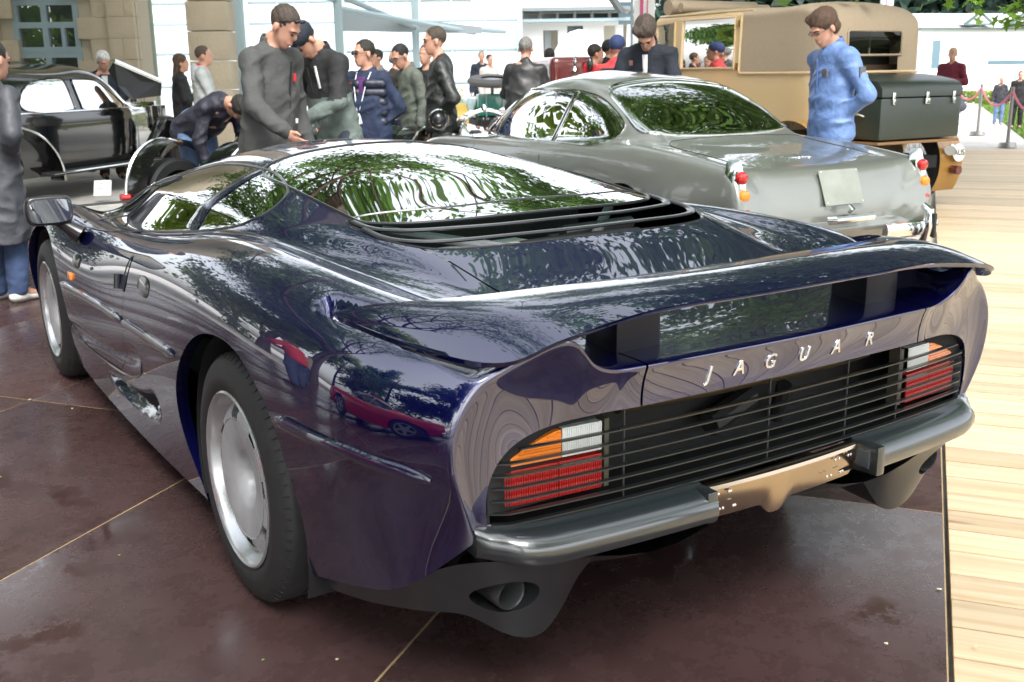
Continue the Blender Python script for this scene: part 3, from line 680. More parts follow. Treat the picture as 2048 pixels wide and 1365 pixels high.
# black inner skin under the seams and round the wheels
for sg in (-1, 1):
    for cy, rr in ((0,.425),(2.64,.40)):
        m = MB(); P = [[(sg*xx, cy+rr*math.cos(a), .30+rr*math.sin(a)) for a in np.linspace(-.35, math.pi+.35, 30)] for xx in (.945,.5)]
        P.append([(sg*.499, cy+rr*.5*math.cos(a), .30+rr*.5*math.sin(a)) for a in np.linspace(-.35, math.pi+.35, 30)]); P.append([(sg*.499, cy, .30)]*30)
        m.grid(P); m.obj('wheel_arch_liner', matt_black, car)
inn = []
GI = G_[::4, ::4].copy()
ctr = np.array([0, 1.3, .45])
m = MB()
gi = []
for i in range(GI.shape[0]):
    gi.append([tuple(p-np.array([np.sign(p[0])*.012*min(1, abs(p[0])/.4), -.012 if p[1] > -.9 else -.02, .012])) for p in GI[i]])
gi = np.array(gi)
FI = []
a, b = gi.shape[:2]
for i in range(a-1):
    for j in range(8, b-1):
        c = (gi[i,j]+gi[i+1,j+1])/2
        seam = (abs(c[0]) > .86 and .5 < c[1] < 2.22 and c[2] > .25) or (abs(c[0]) > .70 and .5 < c[1] < 2.2 and .5 < c[2] < .84) or (c[1] < -.25 and abs(c[0]) < .62 and c[2] > .6)
        if seam: FI.append((i*b+j, i*b+j+1, (i+1)*b+j+1, (i+1)*b+j))
v, f = compact([p for p in gi.reshape(-1, 3)], FI); mesh_obj('inner_skin', v, f, matt_black, car)
# underbody
m = MB(); m.box((0,1.35,.17), (1.7,1.6,.04)); m.box((0,3.2,.19), (1.5,.9,.04)); m.box((0,0,.22), (1.0,1.2,.03)); m.obj('underbody', matt_black, car)
# nose cap and lamps, seen only from other positions
m = MB(); nose = [tuple(G_[i, -1]) for i in range(0, nI, 4)]; c = (0, 3.80, .36)
m.add(nose+[c], [(k, k+1, len(nose)) for k in range(len(nose)-1)]+[(len(nose)-1, 0, len(nose))]); m.obj('nose_panel', paint, car)

# ---- tail: dark cavity, lamps, slats
m = MB()
m.box((0,-.80,.60), (1.50,.02,.26)); m.box((0,-.88,.475), (1.50,.16,.015)); m.box((0,-.90,.705), (1.3,.14,.01))
for sx in (-1, 1): m.box((sx*.765,-.87,.58), (.015,.14,.22))
m.obj('grille_cavity', matt_black, car)
m = MB(); m.tube([(-.43,-.93,.69),(-.2,-.955,.693),(.0,-.96,.694),(.22,-.955,.692),(.36,-.935,.69)], .024, 12); m.obj('heat_shield', mat('shield_floor_reflection', (.20,.15,.09), .32, .8), car)  # dark glossy roll; the floor's brown reflection is put into its colour
def tail_y(x, z=.58):   # face of the tail in plan
    ax = abs(x)
    return -.995+.045*min(1, (ax/.76)**2.4)+ (.0 if ax < .74 else (ax-.74)*1.0)
def lamp_piece(name, sg, x0, x1, z0, z1, m_, ribs, y_in=.012, fn=None):
    b = MB(); n = 14; G1 = []; 
    for i in range(n+1):
        x = x0+(x1-x0)*i/n; zt = z1 if fn is None else min(z1, fn(x)); zt = max(zt, z0+.004)
        y = tail_y(x)+y_in; row = []
        for k in range(9):
            z = z0+(zt-z0)*k/8; row.append((sg*x, y+.004*math.cos(k*math.pi/4*2)*0, z))
        row = [(sg*x, y+.05, z0)]+row+[(sg*x, y+.05, zt)]; G1.append(row)
    b.grid(G1, flip=(sg > 0)); o = b.obj(name, m_, lamp, angle=30)
    rb = MB()
    if ribs == 'v':
        k = int((x1-x0)/.0052)
        for i in range(k):
            x = x0+(i+.5)*(x1-x0)/k; zt = z1 if fn is None else min(z1, fn(x))
            if zt-z0 > .01: rb.box((sg*x, tail_y(x)+y_in-.001, (z0+zt)/2), (.0026,.003,zt-z0-.004))
    elif ribs == 'h':
        k = int((z1-z0)/.0065)
        for i in range(1, k):
            z = z0+i*(z1-z0)/k; xs = [x for x in np.linspace(x0, x1, 16) if fn is None or fn(x) > z+.002]
            if len(xs) > 1: rb.tube([(sg*x, tail_y(x)+y_in-.0005, z) for x in xs], .0018, 5)
    if rb.V: r = rb.obj('lens_rib', m_, lamp); r['kind'] = 'stuff'
    return o
topcut = lambda x: .672-.35*max(0, x-.60)**1.3*2.2
for sg in (-1, 1):
    lamp = empty('tail_lamp'); lamp.parent = car
    lamp_piece('reversing_lens', sg, .497, .592, .612, .674, clear_lens, 'v')
    lamp_piece('indicator_lens', sg, .594, .752, .612, .674, amber_m, 'h', fn=topcut)
    lamp_piece('brake_lens', sg, .497, .600, .528, .603, red_lens, 'v')
    lamp_piece('brake_lens', sg, .602, .757, .528, .603, red_lens, 'v')
    b = MB(); b.box((sg*.63,-.93,.6), (.27,.03,.16)); b.obj('lamp_housing', matt_black, lamp)
    for k in range(4):
        pass
    b = MB(); b.box((sg*.480,-.945,.60), (.012,.035,.15)); b.obj('lamp_bracket', mat('olive_bracket', (.07,.065,.045), .5), lamp)
zs = [.655, .628, .6015, .575, .5485, .522, .4985]
for k, z in enumerate(zs):
    xe = .755 if k else .70
    m = MB(); P = [Vector((x, tail_y(x)-.006, z)) for x in np.linspace(-xe, xe, 49)]
    m.tube(P, .0036, 6, flat=(.8,2.2), up=(0,0,1)); m.obj('grille_slat', slat_m, car)
for x in (-.447, -.03, .24, .447):
    m = MB(); m.tube([(x, tail_y(x)+.004, .70), (x, tail_y(x)+.004, .49)], .0028, 6); m.obj('grille_rod', satin_dark, car)
m = MB()
m.tube([(.14,-.88,.62),(.16,-.84,.52)], .02, 8); m.tube([(-.1,-.87,.56),(.05,-.85,.6)], .03, 10); m.obj('gearbox_casing', mat('gear_alloy', (.02,.02,.02), .5, .3), car)
# letters on the strip
def text_obj(body, size, ext, m, parent, name, shear=0.0, M=None, spacing=1.0, bevel=0.0, align='CENTER'):
    cu = bpy.data.curves.new(name, 'FONT'); cu.body = body; cu.size = size; cu.extrude = ext; cu.shear = shear; cu.space_character = spacing
    cu.align_x = align; cu.align_y = 'CENTER'; cu.bevel_depth = bevel; cu.resolution_u = 3
    t = bpy.data.objects.new(name+'_src', cu); COL.objects.link(t); dg = bpy.context.evaluated_depsgraph_get(); me = bpy.data.meshes.new_from_object(t.evaluated_get(dg))
    bpy.data.objects.remove(t); me.name = name; me.materials.clear(); me.materials.append(m)
    o = bpy.data.objects.new(name, me); COL.objects.link(o)
    if M is not None: me.transform(M)
    if parent is not None: o.parent = parent
    return o
strip_p = [p for p in parts if p.name.startswith('rear_strip')][0]
for ch, x in zip('JAGUAR', (-.275, -.19, -.10, .005, .115, .235)):
    # stand the letter on the leaning strip
    h = BODY_BVH.ray_cast(Vector((x, -2, .755)), Vector((0,1,0)))
    p = h[0]; n = h[1] if h[1].y < 0 else -h[1]
    zax = n.normalized(); xax = Vector((1,0,0)); xax = (xax-zax*xax.dot(zax)).normalized(); yax = zax.cross(xax)
    M = Matrix(((xax.x,yax.x,zax.x,p.x+n.x*.0015),(xax.y,yax.y,zax.y,p.y+n.y*.0015),(xax.z,yax.z,zax.z,p.z+n.z*.0015),(0,0,0,1)))
    text_obj(ch, .046, .0012, chrome, strip_p, 'letter', shear=.22, M=M, bevel=.0006)
# ---- bumper, steel plate, lamp housing, exhaust pods
def bumper_half(sg):
    m = MB(); G1 = []
    xs = list(np.linspace(.252, .70, 16))+[.73,.755,.775,.788,.795]
    for x in xs:
        t = max(0, (x-.66)/.135); y = tail_y(min(x,.76))-.012
        out = .066*(1-.0*t)*math.sqrt(max(0, 1-t*t*.98)); zc = .462
        row = []
        for (dy, dz) in ((.03,.034),(0,.031),(-.35,.025),(-.72,.016),(-.90,.006),(-.985,-.008),(-.98,-.024),(-.88,-.038),(-.62,-.045),(-.2,-.046),(.4,-.045)):
            yy = y+(dy*out if dy <= 0 else dy*.1+0); row.append((sg*x, yy, zc+dz*(1-.25*t*t)+.012*t))
        G1.append(row)
    m.grid(G1, flip=(sg < 0)); m.add(G1[0], [tuple(range(len(G1[0])))]); m.add(G1[-1], [tuple(range(len(G1[-1])))[::-1]])
    return m.obj('bumper', bumper_m, car, angle=40)
for sg in (-1, 1): bumper_half(sg)
m = MB(); 
top = [(x, -1.018-.012*(1-(x/.25)**2), .487-.02*0) for x in np.linspace(-.25, .25, 15)]
G1 = []
for x in np.linspace(-.252, .252, 41):
    zb = .398-.028*math.exp(-((x+.02)/.035)**4)-.0*x
    yy = -1.030-.012*(1-(x/.25)**2)
    G1.append([(x, yy+.03, .488), (x, yy+.004, .487), (x, yy, .480), (x, yy+.006, .45), (x, yy+.030, zb), (x, yy+.038, zb)])
m.grid(G1, flip=True); pl = m.obj('plate_backing', steel_plate, car, angle=40)
for x in (-.235,-.225,-.195,-.19,.15,.165,.20,.21):
    for z in (.47, .43):
        b = MB(); b.sphere((x+(.02 if z < .45 else 0)*(1 if x < 0 else -1), -1.034-.010*(1-(x/.25)**2)+(.005 if z < .45 else 0), z), (.0042,.003,.0042), 8, 5); b.obj('rivet', chrome, pl)
# number-plate lamp box on the inner end of the right bumper
m = MB(); m.box((.262,-1.045,.455), (.03,.085,.075), bev=.008); lb = m.obj('plate_lamp', bumper_m, car)
m = MB(); m.box((.2455,-1.045,.455), (.004,.04,.045), bev=.001); m.obj('lamp_lens', mat('dark_lens', (.05,.06,.07), .05, coat=1), lb)
m = MB(); m.box((-.262,-1.03,.455), (.03,.06,.072), bev=.006); m.obj('plate_lamp', bumper_m, car)
for sg in (-1, 1):
    Tc = curve([(-.912,-.58,.28),(-.893,-.72,.325),(-.870,-.79,.352),(-.845,-.86,.39),(-.815,-.92,.42),(-.785,-.955,.43),(-.70,-.985,.425),(-.60,-1.0,.421),(-.50,-1.01,.42),(-.36,-1.02,.42),(-.20,-1.02,.42)], 72)
    Bc = curve([(-.90,-.46,.19),(-.875,-.60,.215),(-.845,-.70,.235),(-.81,-.79,.255),(-.76,-.845,.255),(-.70,-.88,.215),(-.62,-.885,.178),(-.565,-.875,.185),(-.505,-.87,.25),(-.43,-.86,.325),(-.22,-.84,.355)], 72)
    G1 = []
    for a, b in zip(Tc, Bc):
        k = math.exp(-((a[0]+.52)/.25)**2); mid = (a+b)/2+np.array([0, .018*k-.012*(1-k), .012])
        G1.append([(-sg*-1*0+sg*abs(p[0]), p[1], p[2]) for p in [a*(1-t)**2+mid*2*t*(1-t)+b*t*t for t in np.linspace(0, 1, 26)]])
    V_, F_ = gridVF0(G1) if False else ([np.array(p) for r_ in G1 for p in r_], [(i_*26+j_, i_*26+j_+1, (i_+1)*26+j_+1, (i_+1)*26+j_) for i_ in range(71) for j_ in range(25)])
    A_ = np.array(V_); ex, ez = (np.abs(A_[:,0])-.705)/.070, (A_[:,2]-.318-.12*(np.abs(A_[:,0])-.705))/.044
    V_, hole, F_ = clip(V_, F_, np.hypot(ex, ez)-1)
    V_, F_ = compact(V_, F_); o = mesh_obj('exhaust_valance', V_, F_, satin_dark, car)
    lip(o, lambda c: math.hypot((abs(c.x)-.705)/.070, (c.z-.318)/.044) < 1.35 and c.y < -.7, lambda c: Vector(((sg*.705-c.x)*.18, .11, (.322-c.z)*.15)))
    lip(o, lambda c: c.z < .37 and abs(math.hypot((abs(c.x)-.705)/.070, (c.z-.318)/.044)-1) > .36, (0,.20,.015))
    m = MB(); m.box((sg*.705,-.76,.325), (.16,.01,.12)); m.obj('exhaust_recess', matt_black, car)
    m = MB(); M = Matrix.Translation((sg*.700,-.85,.320)) @ Matrix.Rotation(math.radians(94), 4, 'X') @ Matrix.Rotation(-sg*.12, 4, 'Y')
    m.lathe([(.034,-.08),(.037,.02),(.037,.062),(.035,.067),(.032,.062),(.030,-.07)], 28, M); m.obj('exhaust_pipe', mat('exhaust_steel', (.12,.125,.13), .38, .8, noise=(20,.3)), car)
m = MB(); m.grid([[(x, y, .165+.225*max(0, (-.40-y)/.60)**1.5+.03*math.cos(x*9)) for x in np.linspace(-.55,.55,15)] for y in (-.3,-.45,-.6,-.75,-.9,-1.0)]); m.obj('diffuser_floor', satin_dark, car)
# ---- wing
def wing():
    fx = [0,.25,.44,.60,.70,.77,.815,.84,.853]
    fe = np.array([(-.815,.932),(-.812,.932),(-.80,.931),(-.76,.925),(-.70,.915),(-.62,.902),(-.54,.886),(-.48,.870),(-.43,.857)])
    re = np.array([(-1.048,.915),(-1.045,.915),(-1.035,.911),(-1.05,.897),(-1.050,.880),(-.985,.846),(-.78,.843),(-.58,.850),(-.445,.856)])
    # parameter along the span
    t = np.linspace(0, 1, len(fx)); te = np.linspace(0, 1, 60)
    FE = ncs(t, np.c_[fx, fe], te)
    rx = [0,.25,.44,.60,.695,.765,.822,.850,.857]
    RE = ncs(t, np.c_[rx, re], te)
    G1 = []
    for a, b in list(zip(FE[::-1]*[-1,1,1], RE[::-1]*[-1,1,1]))+list(zip(FE[1:], RE[1:])):
        a = np.array(a); b = np.array(b); L = np.linalg.norm(a-b); ring = []
        for s in np.linspace(0, 1, 17):
            p = a*(1-s)+b*s; p = p+np.array([0, 0, .055*L*math.sin(math.pi*s)]); ring.append(tuple(p))
        th = min(.011, .35*L)
        ring.append(tuple(b+[0,.004,-th*.35])); ring.append(tuple(b+[0,.008*min(1,L*9),-th]))
        for s in (.85,.5,.2): ring.append(tuple(a*(1-s)+b*s+[0,0,.02*L*math.sin(math.pi*s)-th]))
        ring.append(tuple(a+[0,-.004,-th*.5])); G1.append(ring+[ring[0]])
    m = MB(); m.grid(G1, flip=True)
    w = m.obj('rear_wing', paint, car, angle=50)
    for sg in (-1, 1):
        m = MB(); m.box((sg*.39,-.90,.845), (.12,.11,.16), bev=.008); p = m.obj('wing_pylon', mat('pylon_black', (.005,.005,.010), .35, spec=.3), w)
    return w
wing()
# ---- rub strips, marker lamp, handle, dark lamps in the flank, mirror
def side_strip(ys, name, r, m_, zs_):
    for sg in (-1, 1):
        P = [on_body(None, y, z, side=sg, off=.0045) for y, z in zip(ys, zs_)]
        P = [p for p in P if p]; m = MB(); rr = [r*min(1, .35+k*.5, .35+(len(P)-1-k)*.5) for k in range(len(P))]
        m.tube(P, rr, 10, flat=(1.25,.8), up=(0,0,1)); m.obj(name, m_, car)
strip_m = mat('rub_strip_paint', (.006,.006,.03), .25, .1, coat=1, coat_ior=1.9)
def rs(y0, y1): 
    ys = np.linspace(y0, y1, 24); return ys, np.interp(ys, [-.95,-.907,-.852,-.727,-.41,.413,1.209,2.19], [.60,.611,.621,.632,.622,.590,.546,.527])
for a, b in ((-.912,-.405),(.42,1.155),(1.172,2.17)):
    ys, z_ = rs(a, b); side_strip(ys, 'rub_strip', .0118, strip_m, z_)
for sg in (-1, 1):
    p = on_body(None, 1.99, .585, side=sg); m = MB(); m.box(p, (.02,.05,.032), bev=.006); m.obj('side_repeater', amber_m, car)
    p = on_body(None, 1.245, .675, side=sg); m = MB(); m.tube([p+Vector((sg*.004,.01,.025)), p+Vector((sg*.012,0,-.025))], .012, 10); m.obj('door_handle', black_trim, car)
    ring = [on_body(None, 1.165+.024*math.cos(a), .712+.062*math.sin(a), side=sg, off=.0022) for a in np.linspace(0, 2*math.pi, 25)[:-1]]
    m = MB(); m.add(ring, [tuple(range(24))]); m.obj('handle_recess', matt_black, car, smooth=False)
    for (yy, zz, ry, rz_) in ((1.92,.655,.055,.028),(.88,.715,.085,.032)):
        P = []
        m = MB(); ctr_ = on_body(None, yy, zz, side=sg, off=.006)
        ring = [on_body(None, yy+ry*np.sign(math.cos(a))*abs(math.cos(a))**.7, zz+rz_*np.sign(math.sin(a))*abs(math.sin(a))**.7, side=sg, off=.002) for a in np.linspace(0, 2*math.pi, 29)[:-1]]
        if all(ring):
            mid = [(r_+(ctr_-r_)*.25)+Vector((sg*.003,0,0)) for r_ in ring]
            m.add(ring+mid+[ctr_], [(k, (k+1) % 28, 28+(k+1) % 28, 28+k) for k in range(28)]+[(28+k, 28+(k+1) % 28, 56) for k in range(28)])
            m.obj('flank_lamp', mat('smoked_lens', (.010,.011,.015), .2, coat=.6), car)
def mirror(sg):
    mr = empty('door_mirror'); mr.parent = car
    c = Vector((sg*1.03, 1.99, .862))
    pr = [('box', tuple(c+Vector((0,-.02,0))), (.088,.03,.058), .028), ('ell', tuple(c+Vector((0,.01,0))), (.085,.075,.052))]
    pr += [('cut', ('box', (c.x, c.y-.110, c.z), (.2,.07,.1), .005), .008)]
    V_, F_ = sdf_mesh(pr, .007, .03, lo=c-Vector((.17,.12,.1)), hi=c+Vector((.17,.12,.1)), smooth_it=2); fast_mesh('mirror_shell', V_, F_, black_trim, mr)
    m = MB(); P = [(c.x+.078*np.sign(math.cos(a))*abs(math.cos(a))**.5, c.y-.0425, c.z+.048*np.sign(math.sin(a))*abs(math.sin(a))**.5) for a in np.linspace(0, 2*math.pi, 33)[:-1]]
    m.add(P, [tuple(range(32))]); mg = m.obj('mirror_glass', mat('mirror_face', (.55,.6,.6), .01, 1.0), mr, smooth=False)
    for v in mg.data.vertices: v.co.y += (v.co.z-c.z)*-.14+abs(v.co.x-c.x)*.0-.006
    m = MB(); m.tube([c+Vector((-sg*.03,.02,-.045)), Vector((sg*.965,1.98,.79)), Vector((sg*.92,1.96,.755))], [.022,.028,.04], 12); m.obj('mirror_arm', black_trim, mr)
for sg in (-1, 1): mirror(sg)
# ---- wheels
def wheel(name, sg, x, y, R, w, rimR, parent, slots=8):
    wl = empty(name, (x, y, R-.004)); wl.parent = parent
    M = Matrix.Rotation(sg*math.pi/2, 4, 'Y')       # local z -> outward
    h = w/2
    m = MB(); pf = [(rimR-.005,-h+.01),(rimR+.02,-h+.002),(R-.03,-h+.0),(R-.008,-h+.02)]
    tr = []
    k = 5
    for q in range(k):
        a = -h+.03+(w-.06)*q/k; b = -h+.03+(w-.06)*(q+1)/k
        tr += [(R-.0005-.002*abs((a+b))/w, a+.004),(R-.0005-.002*abs((a+b))/w, b-.004),(R-.008, b-.002)] if q < k-1 else [(R-.001, a+.004),(R-.001, b-.002)]
    pf += tr+[(R-.006,h-.020),(R-.018,h-.006),(R-.04,h+.003),(rimR+.045,h+.006),(rimR+.04,h+.0075),(rimR+.022,h+.006),(rimR+.004,h-.001),(rimR-.004,h-.008)]
    m.lathe(pf, 96, M); ty = m.obj('tyre', rubber, wl, angle=30)
    # sidewall rib blocks and tread nicks
    m = MB()
    for k in range(72):
        a = 2*math.pi*k/72; M2 = M @ Matrix.Rotation(a, 4, 'Z')
        c = M2 @ Vector((R-.0135, 0, h-.0165)); m.box(c, (.017,.003,.010), R=(M2.to_3x3() @ Matrix.Rotation(.75, 3, 'Y')))
    o = m.obj('tread_groove', matt_black, ty, smooth=False); o['kind'] = 'stuff'
    m = MB(); m.lathe([(rimR-.006,-h+.012),(rimR-.02,-h+.03),(rimR-.025,h-.05),(rimR-.012,h-.03),(rimR-.008,h-.014),(rimR+.001,h-.006),(rimR+.004,h+.003),(rimR-.001,h+.007),(rimR-.008,h+.004),(rimR-.014,h-.006),(rimR-.020,h-.028),(rimR-.030,h-.036)], 72, M)
    m.obj('rim_lip', alloy_lip, wl, angle=50)
    # disc with slots near its edge and a deep round centre
    prof = [(.0,h-.075),(.030,h-.075),(.036,h-.088),(.050,h-.088),(.056,h-.050),(.066,h-.030),(.09,h-.020),(.160,h-.012),(.178,h-.014),(.198,h-.026),(rimR-.028,h-.038)]
    n = slots*12
    sk = lambda i, j: (i in (7, 8, 9)) and (j % 12 in (0, 1, 2, 3))
    m = MB(); m.lathe(prof, n, M, skip=sk); m.obj('wheel_disc', alloy, wl, angle=60)
    m = MB(); m.lathe([(.0,h-.060),(.020,h-.060),(.026,h-.066),(.026,h-.09)], 20, M); m.obj('hub_cap', alloy_lip, wl)
    m = MB(); m.lathe([(.161,h-.0125),(.163,h-.0110),(.165,h-.0125)], 64, M); m.obj('disc_ring', alloy_lip, wl)
    m = MB(); m.lathe([(0,h-.11),(rimR-.03,h-.10)], 36, M); m.obj('brake_disc', mat('brake_iron', (.05,.05,.05), .5, .6), wl)
    return wl
for sg in (-1, 1):
    wheel('wheel', sg, sg*.795, 0, .340, .345, .236, car)
    wheel('wheel', sg, sg*.835, 2.64, .328, .255, .223, car)
# ================================================================ other cars
def loft(LN, GO, ny=90, seg=6, nf=8, rnd=2, hollow=(0,0,0)):
    s = np.linspace(0, 1, ny); rows = []
    for ln, g in zip(LN, GO):
        a = np.array(ln, float)[:, [1,0,2]]; ye = a[0,1]+(a[-1,1]-a[0,1])*s
        q = ncs(a[:,1], a[:, [0,2]], ye); body = np.stack([q[:,0], ye, q[:,1]], 1)
        e = body[0]; g = np.array(g, float); tt = np.linspace(0, 1, nf+1)[1:]
        face = np.array([e*(1-t)+g*t+np.array(hollow)*4*t*(1-t) for t in tt]); rows.append(np.vstack([face[::-1], body]))
    R = np.array(rows); n = len(LN)
    full = np.concatenate([R*np.array([-1,1,1]), R[-2::-1]], 0); te = np.linspace(0, 2*n-2, (2*n-2)*seg+1)
    G = np.zeros((len(te), R.shape[1], 3))
    for j in range(R.shape[1]): G[:, j] = ncs(np.arange(2*n-1), full[:, j], te)
    for it in range(rnd):
        H = G.copy()
        for w in range(-2, 3): H[:, nf+w] = .25*G[:, nf+w-1]+.5*G[:, nf+w]+.25*G[:, nf+w+1]
        G = H
    return G
def gridVF(G):
    a, b = G.shape[:2]
    return [p for p in G.reshape(-1, 3)], [(i*b+j, i*b+j+1, (i+1)*b+j+1, (i+1)*b+j) for i in range(a-1) for j in range(b-1)]
def carve(V, F, poly, cols, sel):
    A = np.array(V); f = np.ones(len(A)); idx = np.where(sel(A))[0]
    if len(idx): f[idx] = poly_sd(A[idx][:, cols], poly)
    V, inside, outside = clip(V, F, f); return V, inside, outside
class Skin:
    def __init__(s, G): s.b = BVHTree.FromPolygons([tuple(v) for v in gridVF(G)[0]], gridVF(G)[1])
    def side(s, sg, y, z, off=0):
        h = s.b.ray_cast(Vector((sg*3, y, z)), Vector((-sg, 0, 0)))
        return None if h[0] is None else h[0]+(h[1] if h[1].x*sg > 0 else -h[1])*off
    def top(s, x, y, off=0):
        h = s.b.ray_cast(Vector((x, y, 4)), Vector((0, 0, -1)))
        return None if h[0] is None else h[0]+(h[1] if h[1].z > 0 else -h[1])*off
    def rear(s, x, z, off=0):
        h = s.b.ray_cast(Vector((x, -3, z)), Vector((0, 1, 0)))
        return None if h[0] is None else h[0]+(h[1] if h[1].y < 0 else -h[1])*off
def simple_wheel(parent, sg, x, y, R, w, style='disc', hub=None, rimR=None):
    wl = empty('wheel', (x, y, R)); wl.parent = parent; M = Matrix.Rotation(sg*math.pi/2, 4, 'Y'); h = w/2; rr = rimR or R*.66
    m = MB(); m.lathe([(rr,-h),(R*.93,-h),(R,-h*.7),(R,h*.7),(R*.93,h),(rr+.01,h)], 40, M); m.obj('tyre', rubber, wl)
    m = MB()
    if style == 'disc':
        m.lathe([(0,h-.03),(rr*.3,h-.02),(rr*.6,h-.035),(rr*.9,h-.02),(rr,h-.0),(rr+.012,h)], 32, M); m.obj('rim', hub or alloy, wl)
    elif style == 'wire':
        m.lathe([(rr-.03,h-.03),(rr,h-.0),(rr+.012,h)], 32, M); m.obj('rim', hub or chrome, wl)
        m = MB()
        for k in range(28):
            a = 2*math.pi*k/28; b = a+(.5 if k % 2 else -.5)
            m.tube([M @ Vector((.04*math.cos(b), .04*math.sin(b), h-.01)), M @ Vector(((rr-.02)*math.cos(a), (rr-.02)*math.sin(a), h-.04))], .0035, 4)
        m.lathe([(0,h+.02),(.035,h+.015),(.045,h-.03)], 12, M); m.obj('spokes', hub or chrome, wl)
        wl.children[-1]['kind'] = 'stuff'
    elif style == 'star':
        m.lathe([(rr-.02,h-.05),(rr-.01,h-.0),(rr+.01,h)], 40, M); m.lathe([(0,h-.02),(.06,h-.02),(.075,h-.05)], 16, M)
        for k in range(5):
            a = 2*math.pi*k/5; ca, sa = math.cos(a), math.sin(a)
            P = [(.04,-.045),(rr-.01,-.028),(rr-.01,.028),(.04,.045)]
            m.prism([(x_*ca-y_*sa, x_*sa+y_*ca) for x_, y_ in P], .03, M @ Matrix.Translation((0,0,h-.055)))
        m.obj('rim', hub or alloy, wl)
        m = MB(); m.lathe([(0,h-.09),(rr,h-.08)], 24, M); m.obj('brake_disc', matt_black, wl)
    return wl
def clip_arch(V, F, cy, cz, r, xmin=.5):
    A = np.array(V); f = np.ones(len(A)); mk = np.abs(A[:,0]) > xmin; f[mk] = np.hypot(A[mk][:,1]-cy, A[mk][:,2]-cz)-r
    return clip(V, F, f)
chrome_trim = mat('chrome_trim', (.78,.80,.80), rough=.12, metal=1.0)
def coupe(root, body_m, style='wire', plate=True):
    LN = [
     [(.05,.72,.34),(.5,.80,.27),(1.15,.81,.24),(2.4,.80,.22),(3.7,.80,.24),(4.3,.76,.28),(4.62,.60,.32)],
     [(.02,.76,.45),(.5,.835,.42),(1.15,.845,.42),(2.4,.84,.40),(3.7,.85,.42),(4.3,.82,.44),(4.66,.60,.42)],
     [(.0,.775,.58),(.5,.85,.60),(1.15,.86,.62),(2.4,.855,.60),(3.7,.86,.60),(4.3,.82,.58),(4.68,.60,.50)],
     [(.03,.775,.71),(.5,.83,.75),(1.15,.84,.78),(2.4,.835,.76),(3.7,.84,.76),(4.3,.80,.71),(4.68,.58,.58)],
     [(.08,.745,.815),(.5,.77,.865),(1.15,.78,.885),(2.4,.79,.86),(3.7,.78,.85),(4.3,.74,.78),(4.66,.54,.64)],
     [(.12,.66,.825),(.5,.68,.872),(1.15,.70,.925),(2.0,.715,.892),(3.0,.70,.885),(3.7,.68,.865),(4.3,.62,.79),(4.65,.46,.66)],
     [(.12,.55,.815),(.5,.58,.868),(1.0,.61,.925),(1.4,.665,.98),(2.0,.685,.94),(3.0,.66,.90),(3.5,.58,.875),(4.3,.50,.79),(4.65,.36,.67)],
     [(.12,.42,.805),(.5,.46,.865),(1.0,.54,.945),(1.4,.61,1.085),(2.0,.64,1.11),(2.6,.64,1.10),(3.1,.61,1.03),(3.6,.50,.89),(4.3,.38,.80),(4.65,.26,.67)],
     [(.12,.30,.80),(.5,.34,.865),(1.0,.44,.945),(1.4,.51,1.125),(1.8,.54,1.255),(2.5,.55,1.275),(3.0,.51,1.16),(3.6,.38,.90),(4.3,.27,.805),(4.65,.18,.67)],
     [(.12,.15,.80),(.5,.18,.866),(1.0,.25,.945),(1.4,.28,1.15),(1.8,.30,1.295),(2.4,.31,1.345),(3.0,.28,1.22),(3.6,.20,.91),(4.3,.14,.81),(4.65,.09,.67)],
     [(.12,0,.80),(.5,0,.866),(1.0,0,.945),(1.4,0,1.155),(1.8,0,1.31),(2.3,0,1.375),(2.8,0,1.33),(3.2,0,1.13),(3.65,0,.91),(4.3,0,.815),(4.65,0,.67)]]
    GO = [(.60,.05,.34),(.60,.02,.38),(.58,-.0,.44),(.55,.01,.47),(.50,.015,.49),(.42,.02,.50),(.34,.02,.50),(.26,.02,.50),(.18,.02,.50),(.09,.02,.50),(0,.02,.50)]
    G = loft(LN, GO, 120, 7, 10, 2, (0,-.02,.01)); V, F = gridVF(G); sk = Skin(G)
    for cy in (1.02, 3.62): V, _, F = clip_arch(V, F, cy, .33, .36)
    dl = curve([(3.42,.885),(3.26,1.03),(3.04,1.18),(2.86,1.232),(2.4,1.25),(1.98,1.24),(1.68,1.195),(1.46,1.11),(1.33,1.02),(1.345,.955),(1.44,.905),(1.75,.890),(2.4,.885),(3.0,.882)], 120, True)
    V, side, F = carve(V, F, dl, [1,2], lambda A: (np.abs(A[:,0]) > .42) & (A[:,2] > .84) & (A[:,1] > 1.1) & (A[:,1] < 3.5))
    rw = curve([(-.565,1.12),(-.60,1.20),(-.59,1.36),(-.53,1.64),(-.49,1.70),(0,1.755),(.49,1.70),(.53,1.64),(.59,1.36),(.60,1.20),(.565,1.12),(.4,1.06),(0,1.03),(-.4,1.06)], 120, True)
    V, rear, F = carve(V, F, rw, [0,1], lambda A: (A[:,2] > .9) & (np.abs(A[:,0]) < .64) & (A[:,1] > .9) & (A[:,1] < 2))
    ws = curve([(-.60,3.25),(-.56,3.1),(-.47,2.93),(0,2.85),(.47,2.93),(.56,3.1),(.60,3.25),(.5,3.42),(0,3.55),(-.5,3.42)], 100, True)
    V, wind, F = carve(V, F, ws, [0,1], lambda A: (A[:,2] > .86) & (np.abs(A[:,0]) < .64) & (A[:,1] > 2.5) & (A[:,1] < 3.7))
    tl = np.array([(-.56,-.2),(-.56,.3),(-.58,.75),(-.56,.93),(-.40,.99),(0,1.01),(.40,.99),(.56,.93),(.58,.75),(.56,.3),(.56,-.2)])
    V, lid, F = carve(V, F, tl, [0,1], lambda A: (A[:,2] > .53) & (A[:,1] < 1.1))
